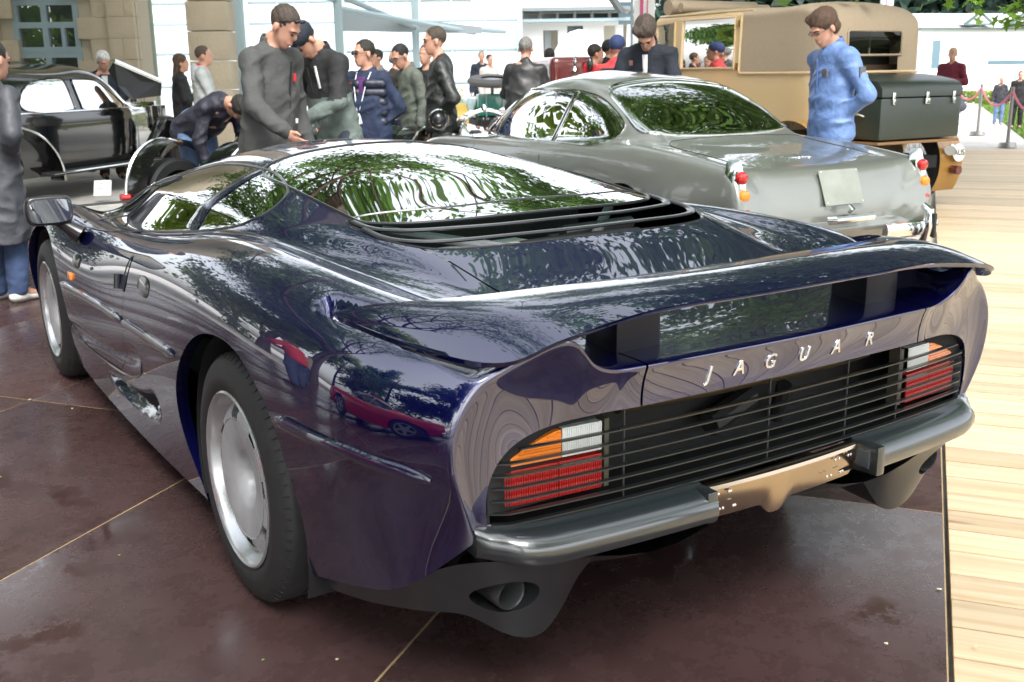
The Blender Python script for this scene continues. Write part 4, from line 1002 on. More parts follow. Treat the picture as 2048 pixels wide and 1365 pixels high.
    A = np.array(V); f = np.where((A[:,1] < 1.1) & (A[:,2] > .5), np.abs(poly_sd(A[:, :2], tl))-.0, 1)
    v, fc = compact(V, F); b = mesh_obj('body', v, fc, body_m, root)
    lip(b, lambda c: min(abs(math.hypot(c.y-1.02, c.z-.33)-.36), abs(math.hypot(c.y-3.62, c.z-.33)-.36)) < .02 and abs(c.x) > .5, lambda c: Vector((-.1 if c.x > 0 else .1, 0, 0)))
    v, fc = compact(V, lid); mesh_obj('boot_lid', v, fc, body_m, root)
    m = MB(); bm_ = tl[1:-1]; pts = [sk.top(x, y, .0005) for x, y in curve(bm_, 60)]; m.tube([p for p in pts if p], .0028, 4); m.obj('lid_seam', matt_black, root)
    for nm, fs, mt in (('rear_window', rear, glass_mat('coupe_glass', (.5,.6,.52), .12, 1.6)), ('windscreen', wind, side_glass_m)):
        v, fc = compact(V, fs); mesh_obj(nm, v, fc, mt, root)
    for sg in (-1, 1):
        v, fc = compact(V, [q for q in side if sg*V[q[0]][0] > 0]); mesh_obj('side_window', v, fc, glass_mat('tree_tinted_side_glass', (.30,.40,.30), .05, 1.4), root)  # green of mirrored trees put into the glass tint
        m = MB(); m.tube([p for p in (sk.side(sg, y, z, .002) for y, z in dl) if p], .011, 6, closed=True, flat=(1,.7)); m.obj('window_trim', chrome_trim, root)
        for (a, c, w) in (((2.14,.885),(1.96,1.24),.024), ((3.12,.885),(2.76,1.235),.011)):
            m = MB(); P = [sk.side(sg, a[0]+(c[0]-a[0])*t, a[1]+(c[1]-a[1])*t, .003) for t in np.linspace(.02, .98, 10)]
            m.tube([p for p in P if p], w, 6, flat=(.4,1), up=(1,0,0)); m.obj('window_pillar', chrome_trim, root)
        m = MB(); m.tube([p for p in (sk.side(sg, y, z, .0) for y, z in curve([(2.12,.80),(2.08,.60),(2.12,.35),(2.3,.27),(3.0,.27),(3.25,.4),(3.22,.82)], 60)) if p], .0028, 4); m.obj('door_seam', matt_black, root)
    m = MB(); P = [sk.top(x, y, .003) for x, y in rw]; m.tube([p for p in P if p], .012, 6, closed=True, flat=(1,.7)); m.obj('window_trim', chrome_trim, root)
    m = MB(); P = [sk.top(x, y, .004) for x, y in [(a*1.05, b_+.05) for a, b_ in curve([(-.53,1.45),(-.48,1.64),(-.43,1.70),(0,1.755),(.43,1.70),(.48,1.64),(.53,1.45)], 40)]]; m.tube([p for p in P if p], .010, 6); m.obj('rain_gutter', chrome_trim, root)
    # interior
    m = MB(); m.box((0,2.3,.3), (1.4,2.6,.05)); m.box((0,1.35,.62), (1.25,.1,.55)); m.box((0,3.25,.75), (1.25,.3,.2), bev=.05); m.obj('cabin_floor', mat('dark_cabin', (.02,.022,.025), .8), root)
    for sx in (-.33, .33):
        m = MB(); m.box((sx,2.35,.5), (.5,.5,.15), bev=.05); m.box((sx,2.05,.74), (.48,.14,.42), R=Matrix.Rotation(.2, 3, 'X'), bev=.05); m.obj('seat', mat('black_leather', (.03,.03,.032), .45), root)
    m = MB(); m.tube([(-.33+.19*math.cos(a), 2.80-.06*math.sin(a), .93+.185*math.sin(a)) for a in np.linspace(0, 2*math.pi, 29)[:-1]], .013, 8, closed=True)
    m.obj('steering_wheel', mat('wood_rim', (.06,.02,.012), .3, coat=1), root)
    m = MB(); m.tube([(-.33,2.80,.93),(-.33,3.2,.8)], .02, 6); m.obj('steering_column', black_trim, root)
    # tail lamps
    for sg in (-1, 1):
        lm = empty('tail_lamp'); lm.parent = root
        m = MB(); ring = []
        for z, w in ((.885,.010),(.865,.030),(.79,.050),(.68,.053),(.58,.050),(.52,.040),(.50,.018)):
            y = .045+.30*max(0, z-.60)**1.25; ring.append([(sg*(.715-w), y+.03, z), (sg*(.715-w*.8), y-.014, z), (sg*(.715-w*.3), y-.032, z), (sg*(.715+w*.4), y-.030, z), (sg*(.715+w), y-.0, z), (sg*(.715+w*1.1), y+.05, z)])
        m.grid(ring, flip=(sg > 0)); m.obj('lamp_surround', chrome_trim, lm)
        for z, mt, nm in ((.785,red_lens,'stop_lens'),(.685,amber_m,'indicator_lens'),(.585,red_lens,'stop_lens')):
            y = .045+.30*max(0, z-.60)**1.25; m = MB(); M = Matrix.Translation((sg*.716, y-.034, z)) @ Matrix.Rotation(math.radians(100), 4, 'X')
            m.lathe([(.036,-.02),(.036,.004),(.032,.012),(.020,.018),(.0,.020)], 20, M); m.obj(nm, mt, lm)
    # bumper bars with overriders
    for sg in (-1, 1):
        m = MB(); P = [(sg*x, -.07+.9*max(0, x-.72)**1.35*2.2, .42+.0*x) for x in np.linspace(.30, .86, 14)]+[(sg*.885,.10,.42),(sg*.89,.25,.42)]
        m.tube(P, .045, 12, flat=(1.0,.5), up=(0,0,1)); m.obj('bumper', chrome_trim, root)
        m = MB(); m.tube([(sg*.60,-.08,.56),(sg*.60,-.125,.53),(sg*.60,-.135,.44),(sg*.60,-.12,.36),(sg*.60,-.08,.33)], [.02,.032,.036,.034,.02], 12); m.obj('overrider', chrome_trim, root)
        m = MB(); m.box((sg*.60,-.172,.445), (.022,.02,.15), bev=.008); m.obj('overrider_pad', rubber, root)
    m = MB(); m.tube([(-.13,-.035,.515),(-.11,-.065,.52),(.19,-.065,.52),(.21,-.035,.515)], .024, 10); m.obj('plate_light', chrome_trim, root)
    m = MB(); m.tube([(.035,-.03,.555),(.035,-.055,.575),(.035,-.03,.59)], [.014,.018,.012], 10); m.obj('boot_handle', chrome_trim, root)
    if plate:
        a = sk.rear(0, .775); c = sk.rear(0, .585); up = (a-c).normalized(); n = Vector((1,0,0)).cross(up); n = -n if n.y > 0 else n
        M = Matrix(((1,up.x,n.x,.04),(0,up.y,n.y,(a.y+c.y)/2+n.y*.022),(0,up.z,n.z,.685+n.z*.02),(0,0,0,1)))
        m = MB(); V2 = [M @ Vector(v) for v in []]; R3 = M.to_3x3(); m.box(M.translation, (.31,.215,.006), R=R3, bev=.002); pl = m.obj('blank_plate', mat('grey_green_plate', (.22,.24,.21), .55, noise=(8,.15)), root)
        for sx in (-1, 1):
            for sy in (-1, 1): b_ = MB(); b_.sphere(M @ Vector((sx*.14, sy*.095, .004)), .006, 8, 5); b_.obj('plate_screw', chrome_trim, pl)
        e = sk.top(.07, .42, .002)
        m = MB()
        if e:
            pts = []
            for k, t in enumerate(np.linspace(-.09, .09, 40)): q = sk.top(.0+t, .36+.012*math.sin(k*1.1), .003); pts.append(q)
            m.tube([q for q in pts if q], .0022, 4); m.obj('script_badge', chrome_trim, root)
    for sg in (-1, 1):
        simple_wheel(root, sg, sg*.70, 1.02, .33, .19, style); simple_wheel(root, sg, sg*.70, 3.62, .33, .19, style)
    m = MB(); m.box((0,2.3,.26), (1.5,4.3,.05)); 
    for sg in (-1, 1):
        for cy in (1.02, 3.62): m.box((sg*.5,cy,.5), (.02,.8,.6))
    m.obj('underbody', matt_black, root)
    n_ = G.shape[0]; m = MB(); m.add([tuple(G[i, 0]) for i in range(n_)], [(i, i+1, n_-2-i, n_-1-i) for i in range(n_//2-1)]); m.obj('rear_valance', body_m, root)
    m = MB(); m.add([tuple(G[i, -1]) for i in range(G.shape[0])]+[(0,4.62,.5)], [(k, k+1, G.shape[0]) for k in range(G.shape[0]-1)]); m.obj('nose', body_m, root)
    return sk
grey_paint = mat('grey_metallic_paint', (.19,.20,.18), rough=.32, metal=.45, coat=1.0, coat_rough=.02, noise=(2.0,.05))
root = empty('classic_coupe', (3.215,1.528,0), math.radians(-4.67), 'grey green classic coupe with round red and amber tail lamps and a blank plate', 'car')
coupe(root, grey_paint)
# red car standing left of the picture, seen mirrored in the blue flank
red_paint = mat('red_paint', (.55,.008,.012), rough=.3, coat=1.0, coat_rough=.01)
root = empty('classic_coupe', (-4.55,-1.5,0), math.radians(6), 'red coupe with five spoke wheels, mirrored in the flank of the blue car', 'car')
coupe(root, red_paint, 'star', plate=False)

# ---------------------------------------------------------------- beige vintage limousine
fabric = mat('beige_canvas', (.36,.285,.20), rough=.85, noise=(60,.08), bump=(220,.25,.003))
cream = mat('cream_coachwork', (.60,.44,.24), rough=.25, coat=.8)
ochre = mat('ochre_fender', (.33,.17,.03), rough=.22, coat=.8)
def limousine():
    root = empty('vintage_limousine', (7.016,4.404,0), math.radians(-3.65), 'tall cream vintage limousine with canvas roof behind the grey coupe', 'car')
    z = [(.60,.50),(.685,.66),(.70,.98),(.70,1.32),(.695,1.62),(.685,1.86),(.635,1.965),(.33,2.005),(0,2.015)]
    LN = []
    for k, (x, zz) in enumerate(z):
        roofdrop = max(0, (zz-1.6))*.30
        LN.append([(.02+.03*(k > 5),x*.965,zz-roofdrop*1.0),(.16,x*.995,zz-roofdrop*.42),(.5,x,zz-roofdrop*.1),(1.5,x,zz),(2.4,x*.99,zz-.0),(2.62,x*.975,zz-.012)])
    GO = [(x*.5, .0, 1.1+(zz-1.1)*.5) for x, zz in z]
    G = loft(LN, GO, 60, 6, 8, 3, (0,-.03,0)); V, F = gridVF(G); sk = Skin(G)
    wn = []
    for pl in ([(1.235,1.385),(1.235,1.90),(2.10,1.905),(2.10,1.385)], [(2.24,1.385),(2.24,1.89),(2.6,1.87),(2.6,1.385)]):
        V, w, F = carve(V, F, np.array(pl), [1,2], lambda A: np.abs(A[:,0]) > .55); wn += w
    rwn = curve([(-.36,1.50),(-.36,1.70),(.36,1.70),(.36,1.50)], 4) if False else np.array([(-.37,1.49),(-.375,1.52),(-.37,1.70),(-.35,1.72),(.35,1.72),(.37,1.70),(.375,1.52),(.37,1.49)])
    V, rw, F = carve(V, F, rwn, [0,2], lambda A: A[:,1] < .3)
    # canvas above the belt, metal below
    A = np.array(V); f = 1.33-A[:,2]; V, top, low = clip(V, F, f)
    A = np.array(V); C = np.array([A[list(q)].mean(0) for q in top])
    door = (C[:,1] > 1.16) & (C[:,2] < 1.945) & (np.abs(C[:,0]) > .5)
    v, fc = compact(V, [top[i] for i in np.where(~door)[0]]); mesh_obj('canvas_roof', v, fc, fabric, root)
    v, fc = compact(V, low+[top[i] for i in np.where(door)[0]]); mesh_obj('body', v, fc, cream, root)
    gl = glass_mat('window_glass', (.7,.75,.75), .08, 1.5)
    for sg in (-1, 1):
        for lo_, hi_ in ((1.2, 2.15), (2.2, 2.7)):
            q = [x for x in wn if sg*V[x[0]][0] > 0 and lo_ < V[x[0]][1] < hi_]; v, fc = compact(V, q); mesh_obj('side_window', v, fc, gl, root)
        # window frames and belt moulding
        for pl in ([(1.235,1.385),(1.235,1.90),(2.10,1.905),(2.10,1.385)], [(2.24,1.385),(2.24,1.89),(2.6,1.87),(2.6,1.385)]):
            m = MB(); P = [sk.side(sg, a, b, .006) for a, b in pl]; m.tube([p for p in P if p], .016, 6, closed=True); m.obj('window_frame', cream, root)
        m = MB(); P = [sk.side(sg, y, 1.33+.0*y, .006) for y in np.linspace(.08, 1.12, 12)]; P += [sk.side(sg, 1.15, zz_, .006) for zz_ in np.linspace(1.35, 1.93, 8)]; m.tube([p for p in P if p], .014, 8); m.obj('belt_moulding', cream, root)
        m = MB(); P = [sk.side(sg, y, 1.955, .008) for y in np.linspace(1.05, 2.6, 12)]; m.tube([p for p in P if p], .014, 8); m.obj('drip_rail', cream, root)
        for zz_ in (1.40, 1.83):
            m = MB(); p = sk.side(sg, 1.185, zz_, .012); m.box(p, (.02,.022,.07), bev=.004); m.obj('door_hinge', mat('brass', (.45,.33,.14), .3, .9), root)
        # rear wing over the wheel
        m = MB(); P = []
        for a in np.linspace(-.25, math.pi*1.2, 30):
            r = .47; P.append([(sg*x, .10+(-1)*r*math.cos(a)*-1*1.0+.0, .42+r*math.sin(a)-(.02 if x in (.66,.96) else 0)) for x in (.64,.70,.82,.94,.97)])
        m.grid(P, flip=(sg < 0)); m.obj('rear_mudguard', ochre, root)
        simple_wheel(root, sg, sg*.80, .12, .40, .16, 'wire', mat('cream_spokes', (.6,.45,.25), .4), rimR=.27)
        simple_wheel(root, sg, sg*.80, 3.6, .40, .16, 'wire', mat('cream_spokes', (.6,.45,.25), .4), rimR=.27)
        m = MB(); m.grid([[(sg*x, 3.6-.50*math.cos(a), .42+.50*math.sin(a)) for x in (.62,.80,.98)] for a in np.linspace(.1, math.pi-.2, 16)], flip=(sg < 0)); m.obj('front_mudguard', ochre, root)
        m = MB(); m.box((sg*.82,1.9,.42), (.30,2.6,.04), bev=.01); m.obj('running_board', matt_black, root)
    v, fc = compact(V, rw); mesh_obj('rear_window', v, fc, glass_mat('shaded_rear_glass', (.25,.28,.25), .0, 1.2), root)  # tint darkened to stand for the dim cabin inside
    m = MB(); P = [sk.rear(a, b, .006) for a, b in rwn]; m.tube([p for p in P if p], .012, 6, closed=True); m.obj('rear_window_frame', fabric, root)
    m = MB(); m.box((0,.30,1.6), (1.1,.02,.5)); m.obj('cabin_shade_sheet', mat('cabin_shade', (.02,.024,.018), .8), root)  # added dark sheet standing for the shade behind the rear window
    m = MB(); m.box((0,.06,1.60), (.008,.02,.22)); m.box((0,.10,1.69), (.74,.02,.05)); m.obj('window_blind', mat('blind_cloth', (.30,.26,.19), .8), root)
    m = MB(); P = [sk.rear(x, 1.33, .01) for x in np.linspace(-.66, .66, 20)]; m.tube([p for p in P if p], .016, 8); m.obj('belt_moulding', cream, root)
    m = MB(); P = [sk.rear(x, 1.29, .006) for x in np.linspace(-.66, .66, 20)]; m.tube([p for p in P if p], .010, 8); m.obj('lower_moulding', ochre, root)
    m = MB(); m.box((0,1.4,1.05), (1.2,2.2,.02)); m.box((0,.3,1.15), (1.25,.2,.5)); m.obj('cabin_floor', mat('cabin_brown', (.10,.06,.035), .7), root)
    # rolled canvas at the front of the roof
    m = MB(); m.tube([(-.64,2.45,2.06),(.64,2.45,2.06)], .085, 16); m.tube([(-.64,2.22,2.05),(.64,2.22,2.05)], .05, 12); m.obj('rolled_canvas', fabric, root)
    m = MB(); m.box((0,3.35,1.03), (.74,1.5,.62), bev=.10); m.obj('bonnet', cream, root)
    m = MB(); m.box((0,4.13,1.0), (.62,.08,.72), bev=.02); m.obj('radiator', chrome_trim, root)
    m = MB(); m.box((0,1.9,.46), (1.1,4.6,.12)); m.obj('chassis', matt_black, root)
    # number oval and tail lamp on the right mudguard
    m = MB(); m.lathe([(0,.0),(.088,.0),(.090,.004),(.0,.006)], 28, Matrix.Translation((.86,-.405,.53)) @ Matrix.Rotation(math.radians(84), 4, 'X') @ Matrix.Scale(1, 4)); ov = m.obj('country_oval', mat('white_enamel', (.75,.76,.72), .3), root)
    text_obj('AUS', .085, .001, mat('black_enamel', (.03,.03,.03), .4), ov, 'letters', M=Matrix.Translation((.86,-.415,.53)) @ Matrix.Rotation(math.radians(84), 4, 'X'))
    m = MB(); m.tube([(.82,-.38,.36),(.82,-.46,.36)], .045, 12); m.obj('tail_lamp', mat('dark_red_lamp', (.10,.01,.01), .2, coat=1), root)
    m = MB(); m.tube([(.75,-.40,.585),(.70,-.43,.56)], [.04,.055], 12); m.obj('chrome_lamp', chrome_trim, root)
limousine()
# the dark trunk rests on the luggage rack: a thing of its own
tr = empty('luggage_trunk', (7.016,4.404,0), math.radians(-3.65), 'dark green black travelling trunk strapped behind the cream limousine', 'trunk')
trunk_m = mat('green_black_leathercloth', (.022,.032,.024), rough=.42, coat=.25, coat_rough=.3, noise=(80,.2), bump=(150,.2,.002))
m = MB()
prof = [(-.62,.72),(-.625,.9),(-.61,1.08)]
m.grid([[(x, -.615+.02*(z_-.72)+(.0), z_) for z_ in (.71,1.10)] for x in (-.55,.55)])
def trunk_ring(x):
    return [(x,-.06,.71),(x,-.60,.71),(x,-.63,.74),(x,-.635,1.085),(x,-.62,1.09)]
m = MB(); m.box((0,-.345,.905), (1.10,.57,.385), bev=.03); m.obj('trunk_body', trunk_m, tr)
m = MB(); G1 = []
for x in (-.55,-.53,0,.53,.55):
    k = .985 if abs(x) == .55 else 1
    G1.append([(x,-.06,1.105),(x,-.06,1.20+.12*k-.02)]+[(x, -.06-.57*t, 1.105+.115*k*(1-.0*t)+.09*k*math.cos(t*math.pi/2)**.8+.0) for t in np.linspace(.1, .9, 8)]+[(x,-.61,1.205*k+.015),(x,-.632,1.17),(x,-.634,1.105)])
m.grid(G1); m.add(G1[0], [tuple(range(len(G1[0])))]); m.add(G1[-1], [tuple(range(len(G1[-1])))[::-1]]); m.obj('trunk_lid', trunk_m, tr, angle=40)
for x in (-.40,.05,.42):
    m = MB(); m.box((x,-.638,1.10), (.035,.014,.09), bev=.004); m.box((x,-.645,1.06), (.06 if x == .05 else .03,.012,.05), bev=.003); m.obj('latch', chrome_trim, tr)
m = MB(); m.tube([(-.56,-.22,.93),(-.585,-.27,.95),(-.585,-.40,.95),(-.56,-.45,.93)], .010, 8); m.obj('side_handle', chrome_trim, tr)
m = MB(); m.box((0,-.33,.685), (1.12,.6,.025), bev=.005); m.obj('rack', mat('brown_wood_rack', (.22,.12,.05), .5), tr)

# ---------------------------------------------------------------- black saloon, bonnet folded open
black_paint = mat('black_coachwork', (.006,.006,.007), rough=.12, coat=1.0, coat_rough=.01)
def saloon():
    root = empty('vintage_saloon', (-.129+.13,11.665+.12,0), math.radians(-46.8), 'black vintage saloon with its bonnet side raised, in front of the stone building', 'car')
    z = [(.80,.24),(.85,.42),(.86,.75),(.85,.93),(.80,1.10),(.73,1.32),(.62,1.46),(.34,1.53),(0,1.545)]
    LN = []
    for k, (x, zz) in enumerate(z):
        up = zz > 1.0
        LN.append([(-2.2,x*.55,zz if not up else .75+.15*(zz-1)), (-1.6,x*.85,zz if not up else .95+.45*(zz-1)), (-1.0,x*.96,zz if not up else 1.0+.86*(zz-1)), (-.2,x,zz), (.7,x,zz-.0), (1.3,x*.985,zz if not up else 1.0+.96*(zz-1)), (1.75,x*.93,zz if not up else 1.0+.45*(zz-1)), (2.1,x*.80,min(zz, .99) if up else zz), (3.2,x*.42,min(zz, .97))])
    GO = [(x*.3, -2.25, .5+(min(zz,1)-.5)*.3) for x, zz in z]
    G = loft(LN, GO, 90, 6, 5, 2); V, F = gridVF(G); sk = Skin(G); ws = []
    for pl in (curve([(-.35,1.02),(-.40,1.12),(-.18,1.30),(.05,1.36),(.53,1.37),(.57,1.30),(.57,1.03),(.52,1.0)], 60, True), curve([(.72,1.0),(.70,1.05),(.70,1.35),(.78,1.37),(1.15,1.355),(1.38,1.25),(1.66,1.05),(1.64,1.0)], 60, True)):
        V, w, F = carve(V, F, pl, [1,2], lambda A: np.abs(A[:,0]) > .45); ws.append((pl, w))
    V, _, F = clip_arch(V, F, -.95, .30, .44)
    v, fc = compact(V, F); mesh_obj('body', v, fc, black_paint, root)
    for sg in (-1, 1):
        for pl, w in ws:
            v, fc = compact(V, [q for q in w if sg*V[q[0]][0] > 0]); mesh_obj('side_window', v, fc, glass_mat('saloon_glass', (.42,.46,.46), .08, 1.5), root)
            m = MB(); m.tube([p for p in (sk.side(sg, a, b, .004) for a, b in pl) if p], .012, 6, closed=True); m.obj('window_frame', black_paint, root)
        m = MB(); m.tube([p for p in (sk.side(sg, y, .985, .006) for y in np.linspace(-.5, 1.95, 20)) if p], .011, 6); m.obj('belt_strip', chrome_trim, root)
        # rear wing with bright edge
        m = MB(); P = []
        for a in np.linspace(0, math.pi*.52, 18): P.append([(sg*x, -.62+.86*math.sin(a)-.25, .22+.62*math.cos(a)+.0) for x in (.80,.90,.97,.985,.95)])
        m.grid(P, flip=(sg > 0)); m.obj('rear_wing', black_paint, root)
        m = MB(); m.tube([(sg*.985, -.62+.88*math.sin(a)-.25, .22+.64*math.cos(a)) for a in np.linspace(0, math.pi*.52, 20)], .014, 6); m.obj('wing_moulding', chrome_trim, root)
        # front wing and running board
        pr = [('cone',(sg*.84,2.15,.35),(sg*.86,2.55,.62),.16,.22,(.8,1,1)),('cone',(sg*.86,2.55,.62),(sg*.84,3.25,.55),.22,.20,(.8,1,1)),('cone',(sg*.84,3.25,.55),(sg*.82,3.45,.32),.2,.12)]
        V_, F_ = sdf_mesh(pr, .03, .06); fast_mesh('front_wing', V_, F_, black_paint, root)
        m = MB(); m.box((sg*.90,1.0,.27), (.20,2.4,.05), bev=.02); m.obj('running_board', mat('board_rubber', (.03,.03,.03), .6), root)
        m = MB(); m.tube([(sg*1.0,-.2,.28),(sg*1.0,2.1,.28)], .01, 6); m.obj('board_trim', chrome_trim, root)
        simple_wheel(root, sg, sg*.76, -.95, .36, .18, 'disc', black_trim); simple_wheel(root, sg, sg*.76, 2.95, .36, .18, 'disc', black_trim)
        # bonnet side; chrome bars stand for bright reflections in its paint
        m = MB(); m.box((sg*.50,2.62,.80), (.03,1.0,.36), bev=.01); m.obj('bonnet_side', black_paint, root)
        for k in range(4): m = MB(); m.box((sg*.525,2.24+.24*k,.82), (.02,.03,.32), bev=.006); m.obj('bonnet_reflection', chrome_trim, root)
        m = MB(); m.tube([(sg*.74,1.98,1.06),(sg*.74,2.06,1.06)], [.05,.045], 12); m.obj('side_lamp', chrome_trim, root)
    # folded up bonnet half
    inv = (Matrix.Translation(root.location) @ Matrix.Rotation(math.radians(-46.8), 4, 'Z')).inverted()
    q = [inv @ cam_at(*t_) for t_ in ((216,12.3,142),(228,12.3,122),(322,13.2,163),(320,13.2,192),(262,12.4,200),(236,12.3,172))]
    b_ = inv.to_3x3() @ Vector((math.sin(YAW), math.cos(YAW), 0))*.04
    m = MB(); m.add(q+[v+b_ for v in q], [(0,1,2,3,4,5),(11,10,9,8,7,6)]+[(k, (k+1) % 6, 6+(k+1) % 6, 6+k) for k in range(6)]); ob = m.obj('open_bonnet', mat('bonnet_black', (.008,.008,.009), .35, spec=.3), root, smooth=False)
    m = MB(); m.tube([q[1]-b_*.3, q[2]-b_*.3], .028, 6); m.obj('bonnet_edge', chrome_trim, ob)
    m = MB(); m.box((0,3.28,.72), (.5,.08,.62), bev=.02); m.obj('radiator', chrome_trim, root)
    m = MB(); m.box((0,.5,.28), (1.4,4.6,.06)); m.box((0,.2,.7), (1.3,.5,.5), bev=.06); m.obj('cabin_floor', mat('cabin_tan', (.12,.09,.06), .6), root)
saloon()

# ---------------------------------------------------------------- black roadster between the saloon and the blue car
def roadster():
    a = cam_at(392, 8.95); f = cam_at(740, 11.0)-a
    root = empty('vintage_roadster', tuple(a), math.atan2(-f.x, f.y), 'low black vintage roadster with a round cycle wing and small red lamp', 'car')
    pr = [('cone',(.0,.05,.62),(0,.75,.72),.09,.27,(1,1,.85)),('cone',(0,.75,.72),(0,1.7,.74),.27,.30,(1,1,.85)),('cone',(0,1.7,.72),(0,2.7,.66),.29,.22,(1,1,.9))]
    V_, F_ = sdf_mesh(pr, .025, .06); fast_mesh('body', V_, F_, mat('green_black_paint', (.006,.014,.010), .12, coat=1.0, coat_rough=.01), root)
    for sg in (-1, 1):
        for cy in (.05, 2.6):
            m = MB(); P = [[(sg*x, cy-.42*math.cos(a), .42+.45*math.sin(a)-.12*abs(x-.42)) for x in (.30,.36,.42,.48,.54)] for a in np.linspace(-.25, math.pi*.9, 26)]
            m.grid(P, flip=(sg < 0)); m.obj('cycle_wing', black_paint, root)
            m = MB(); m.tube([(sg*.545, cy-.422*math.cos(a), .408+.452*math.sin(a)) for a in np.linspace(-.25, math.pi*.9, 26)], .014, 6); m.obj('wing_trim', chrome_trim, root)
            simple_wheel(root, sg, sg*.42, cy, .35, .13, 'disc', black_trim, rimR=.25)
        m = MB(); m.tube([(sg*.52,-.36,.40),(sg*.55,-.43,.40)], .032, 12); m.obj('tail_lamp', red_lens, root)
        m = MB(); m.tube([(sg*.52,-.35,.33),(sg*.55,-.41,.33)], .026, 10); m.obj('lamp_base', chrome_trim, root)
    m = MB(); m.tube([(0,.78,.92),(0,.78,1.0)], .03, 10); m.obj('filler_cap', mat('old_brass_cap', (.2,.16,.1), .4, .8), root)
    m = MB(); m.box((0,2.85,.66), (.40,.08,.50), bev=.03); m.obj('radiator', chrome_trim, root)
roadster()
# chrome headlamps and screen arc standing just behind the blue roof
t = empty('open_tourer', (3.35,6.1,0), math.radians(-20), 'open tourer showing only a chrome headlamp and bright arched wing behind the blue roof', 'car')
m = MB(); m.sphere((-.28,-.2,.97), (.085,.10,.085), 18, 12); m.obj('headlamp', black_trim, t)
m = MB(); m.lathe([(.09,0),(.095,.02),(.085,.03)], 24, Matrix.Translation((-.28,-.26,.97)) @ Matrix.Rotation(math.radians(90), 4, 'X')); m.obj('lamp_ring', chrome, t)
m = MB(); m.tube([(.20+.26*math.cos(a), -.1, .80+.24*math.sin(a)) for a in np.linspace(0, math.pi, 20)], .016, 8); m.obj('wing_rim', chrome, t)
m = MB(); m.grid([[(.20+.25*math.cos(a), y, .80+.23*math.sin(a)) for y in (-.1,.1,.3)] for a in np.linspace(0, math.pi, 20)]); m.obj('front_wing', black_paint, t)
m = MB(); m.sphere((.17,-.14,1.06), (.03,.025,.035), 10, 8); m.obj('side_lamp', chrome, t)
V_, F_ = sdf_mesh([('cone',(.0,.2,.55),(.0,1.5,.60),.26,.33),('cone',(.0,1.5,.60),(.0,3.0,.55),.36,.2)], .04, .08); fast_mesh('body', V_, F_, black_paint, t)
for sg in (-1, 1): simple_wheel(t, sg, sg*.6+.0, .15, .36, .13, 'wire', rimR=.25); simple_wheel(t, sg, sg*.6, 2.5, .36, .13, 'wire', rimR=.25)
# ================================================================ buildings and trees
stone_m = mat('pale_sandstone', (.46,.39,.29), .85, noise=(1.2,.22,8), bump=(18,.5,.02))
frame_m = mat('blue_grey_frame', (.26,.34,.38), .5)
white_m = mat('white_render', (.80,.80,.79), .7, noise=(.5,.05))
grey_trim = mat('grey_steel_trim', (.16,.19,.20), .5)
pane_m = glass_mat('window_pane', (.45,.55,.55), .18, 1.5)
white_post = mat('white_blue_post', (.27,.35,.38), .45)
def facade_frame(px0, px1, depth):
    """local frame of a facade that runs from column px0 to px1 at the given depths"""
    a = cam_at(px0, depth if not isinstance(depth, tuple) else depth[0]); b = cam_at(px1, depth if not isinstance(depth, tuple) else depth[1])
    t = (b-a); L = t.length; return a, t.normalized(), L
# --- sandstone building at the far left: wall of coursed blocks, window, pier
sb = empty('stone_building', (0,0,0), 0, 'pale sandstone building with a blue grey framed window behind the black saloon', 'building')
a, t, L = facade_frame(-170, 285, 17.5); n = Vector((t.y, -t.x, 0))     # n points to the camera
ang = math.atan2(t.y, t.x)
def zrow(px, depth, py): return cam_at(px, depth, py).z
def fpt(s, z, d=0.0): return a+t*s+n*d+Vector((0,0,z))
s_of = lambda px: (cam_at(px, 17.5)-a).dot(t)
w0, w1 = s_of(32), s_of(166)
course = .33
rs_ = random.Random(2)
def wall_blocks(parent, fpt_, ang_, s0, s1, z0, z1, skip=None, dmat=stone_m, bw=.62, name='stone_block'):
    k = 0; z = z0
    protos = []
    while z < z1-.01:
        off = (k % 2)*bw/2; s = s0-off
        while s < s1-.02:
            e = min(s+bw*rs_.uniform(.85,1.15), s1); b0 = max(s, s0)
            if not (skip and skip((b0+e)/2, z+course/2)) and e-b0 > .04:
                if skip and (skip(b0+.02, z+course/2) or skip(e-.02, z+course/2)):
                    pass
                m = MB(); m.box((0,0,0), (e-b0-.005, .10+rs_.uniform(0,.010), course-.005), bev=.004); o = m.obj(name, dmat, parent)
                o.location = fpt_((b0+e)/2, z+course/2, -.04); o.rotation_euler = (0,0,ang_)
            s = e if e > s else s+bw
        z += course; k += 1
m = MB(); m.box(fpt(L/2, 3.0, -.35), (L, .5, 6.2), rz=ang); 
# backing wall is built of four pieces round the window opening
m = MB()
for s0, s1, z0, z1 in ((0,w0,-.1,6.2),(w1,L,-.1,6.2),(w0,w1,-.1,.25),(w0,w1,2.95,6.2)):
    m.box(fpt((s0+s1)/2, (z0+z1)/2, -.33), (s1-s0, .5, z1-z0), rz=ang)
    
for q, (s0, s1, z0, z1) in enumerate(((0,w0,-.1,6.2),(w1,L,-.1,6.2),(w0,w1,-.1,.25),(w0,w1,2.95,6.2))):
    mm = MB(); mm.box(fpt((s0+s1)/2, (z0+z1)/2, -.33), (s1-s0, .5, z1-z0), rz=ang); mm.obj('wall', mat('mortar', (.40,.35,.27), .9), sb)
wall_blocks(sb, fpt, ang, s_of(-165), L, .0, 3.6, skip=lambda s, z: w0-.02 < s < w1+.02 and .2 < z < 2.95)
# projecting pier with a shadowed reveal
p0, p1 = s_of(205), L
wall_blocks(sb, lambda s, z, d: fpt(s, z, d+.16), ang, s_of(232), L, .0, 3.6, bw=.55)
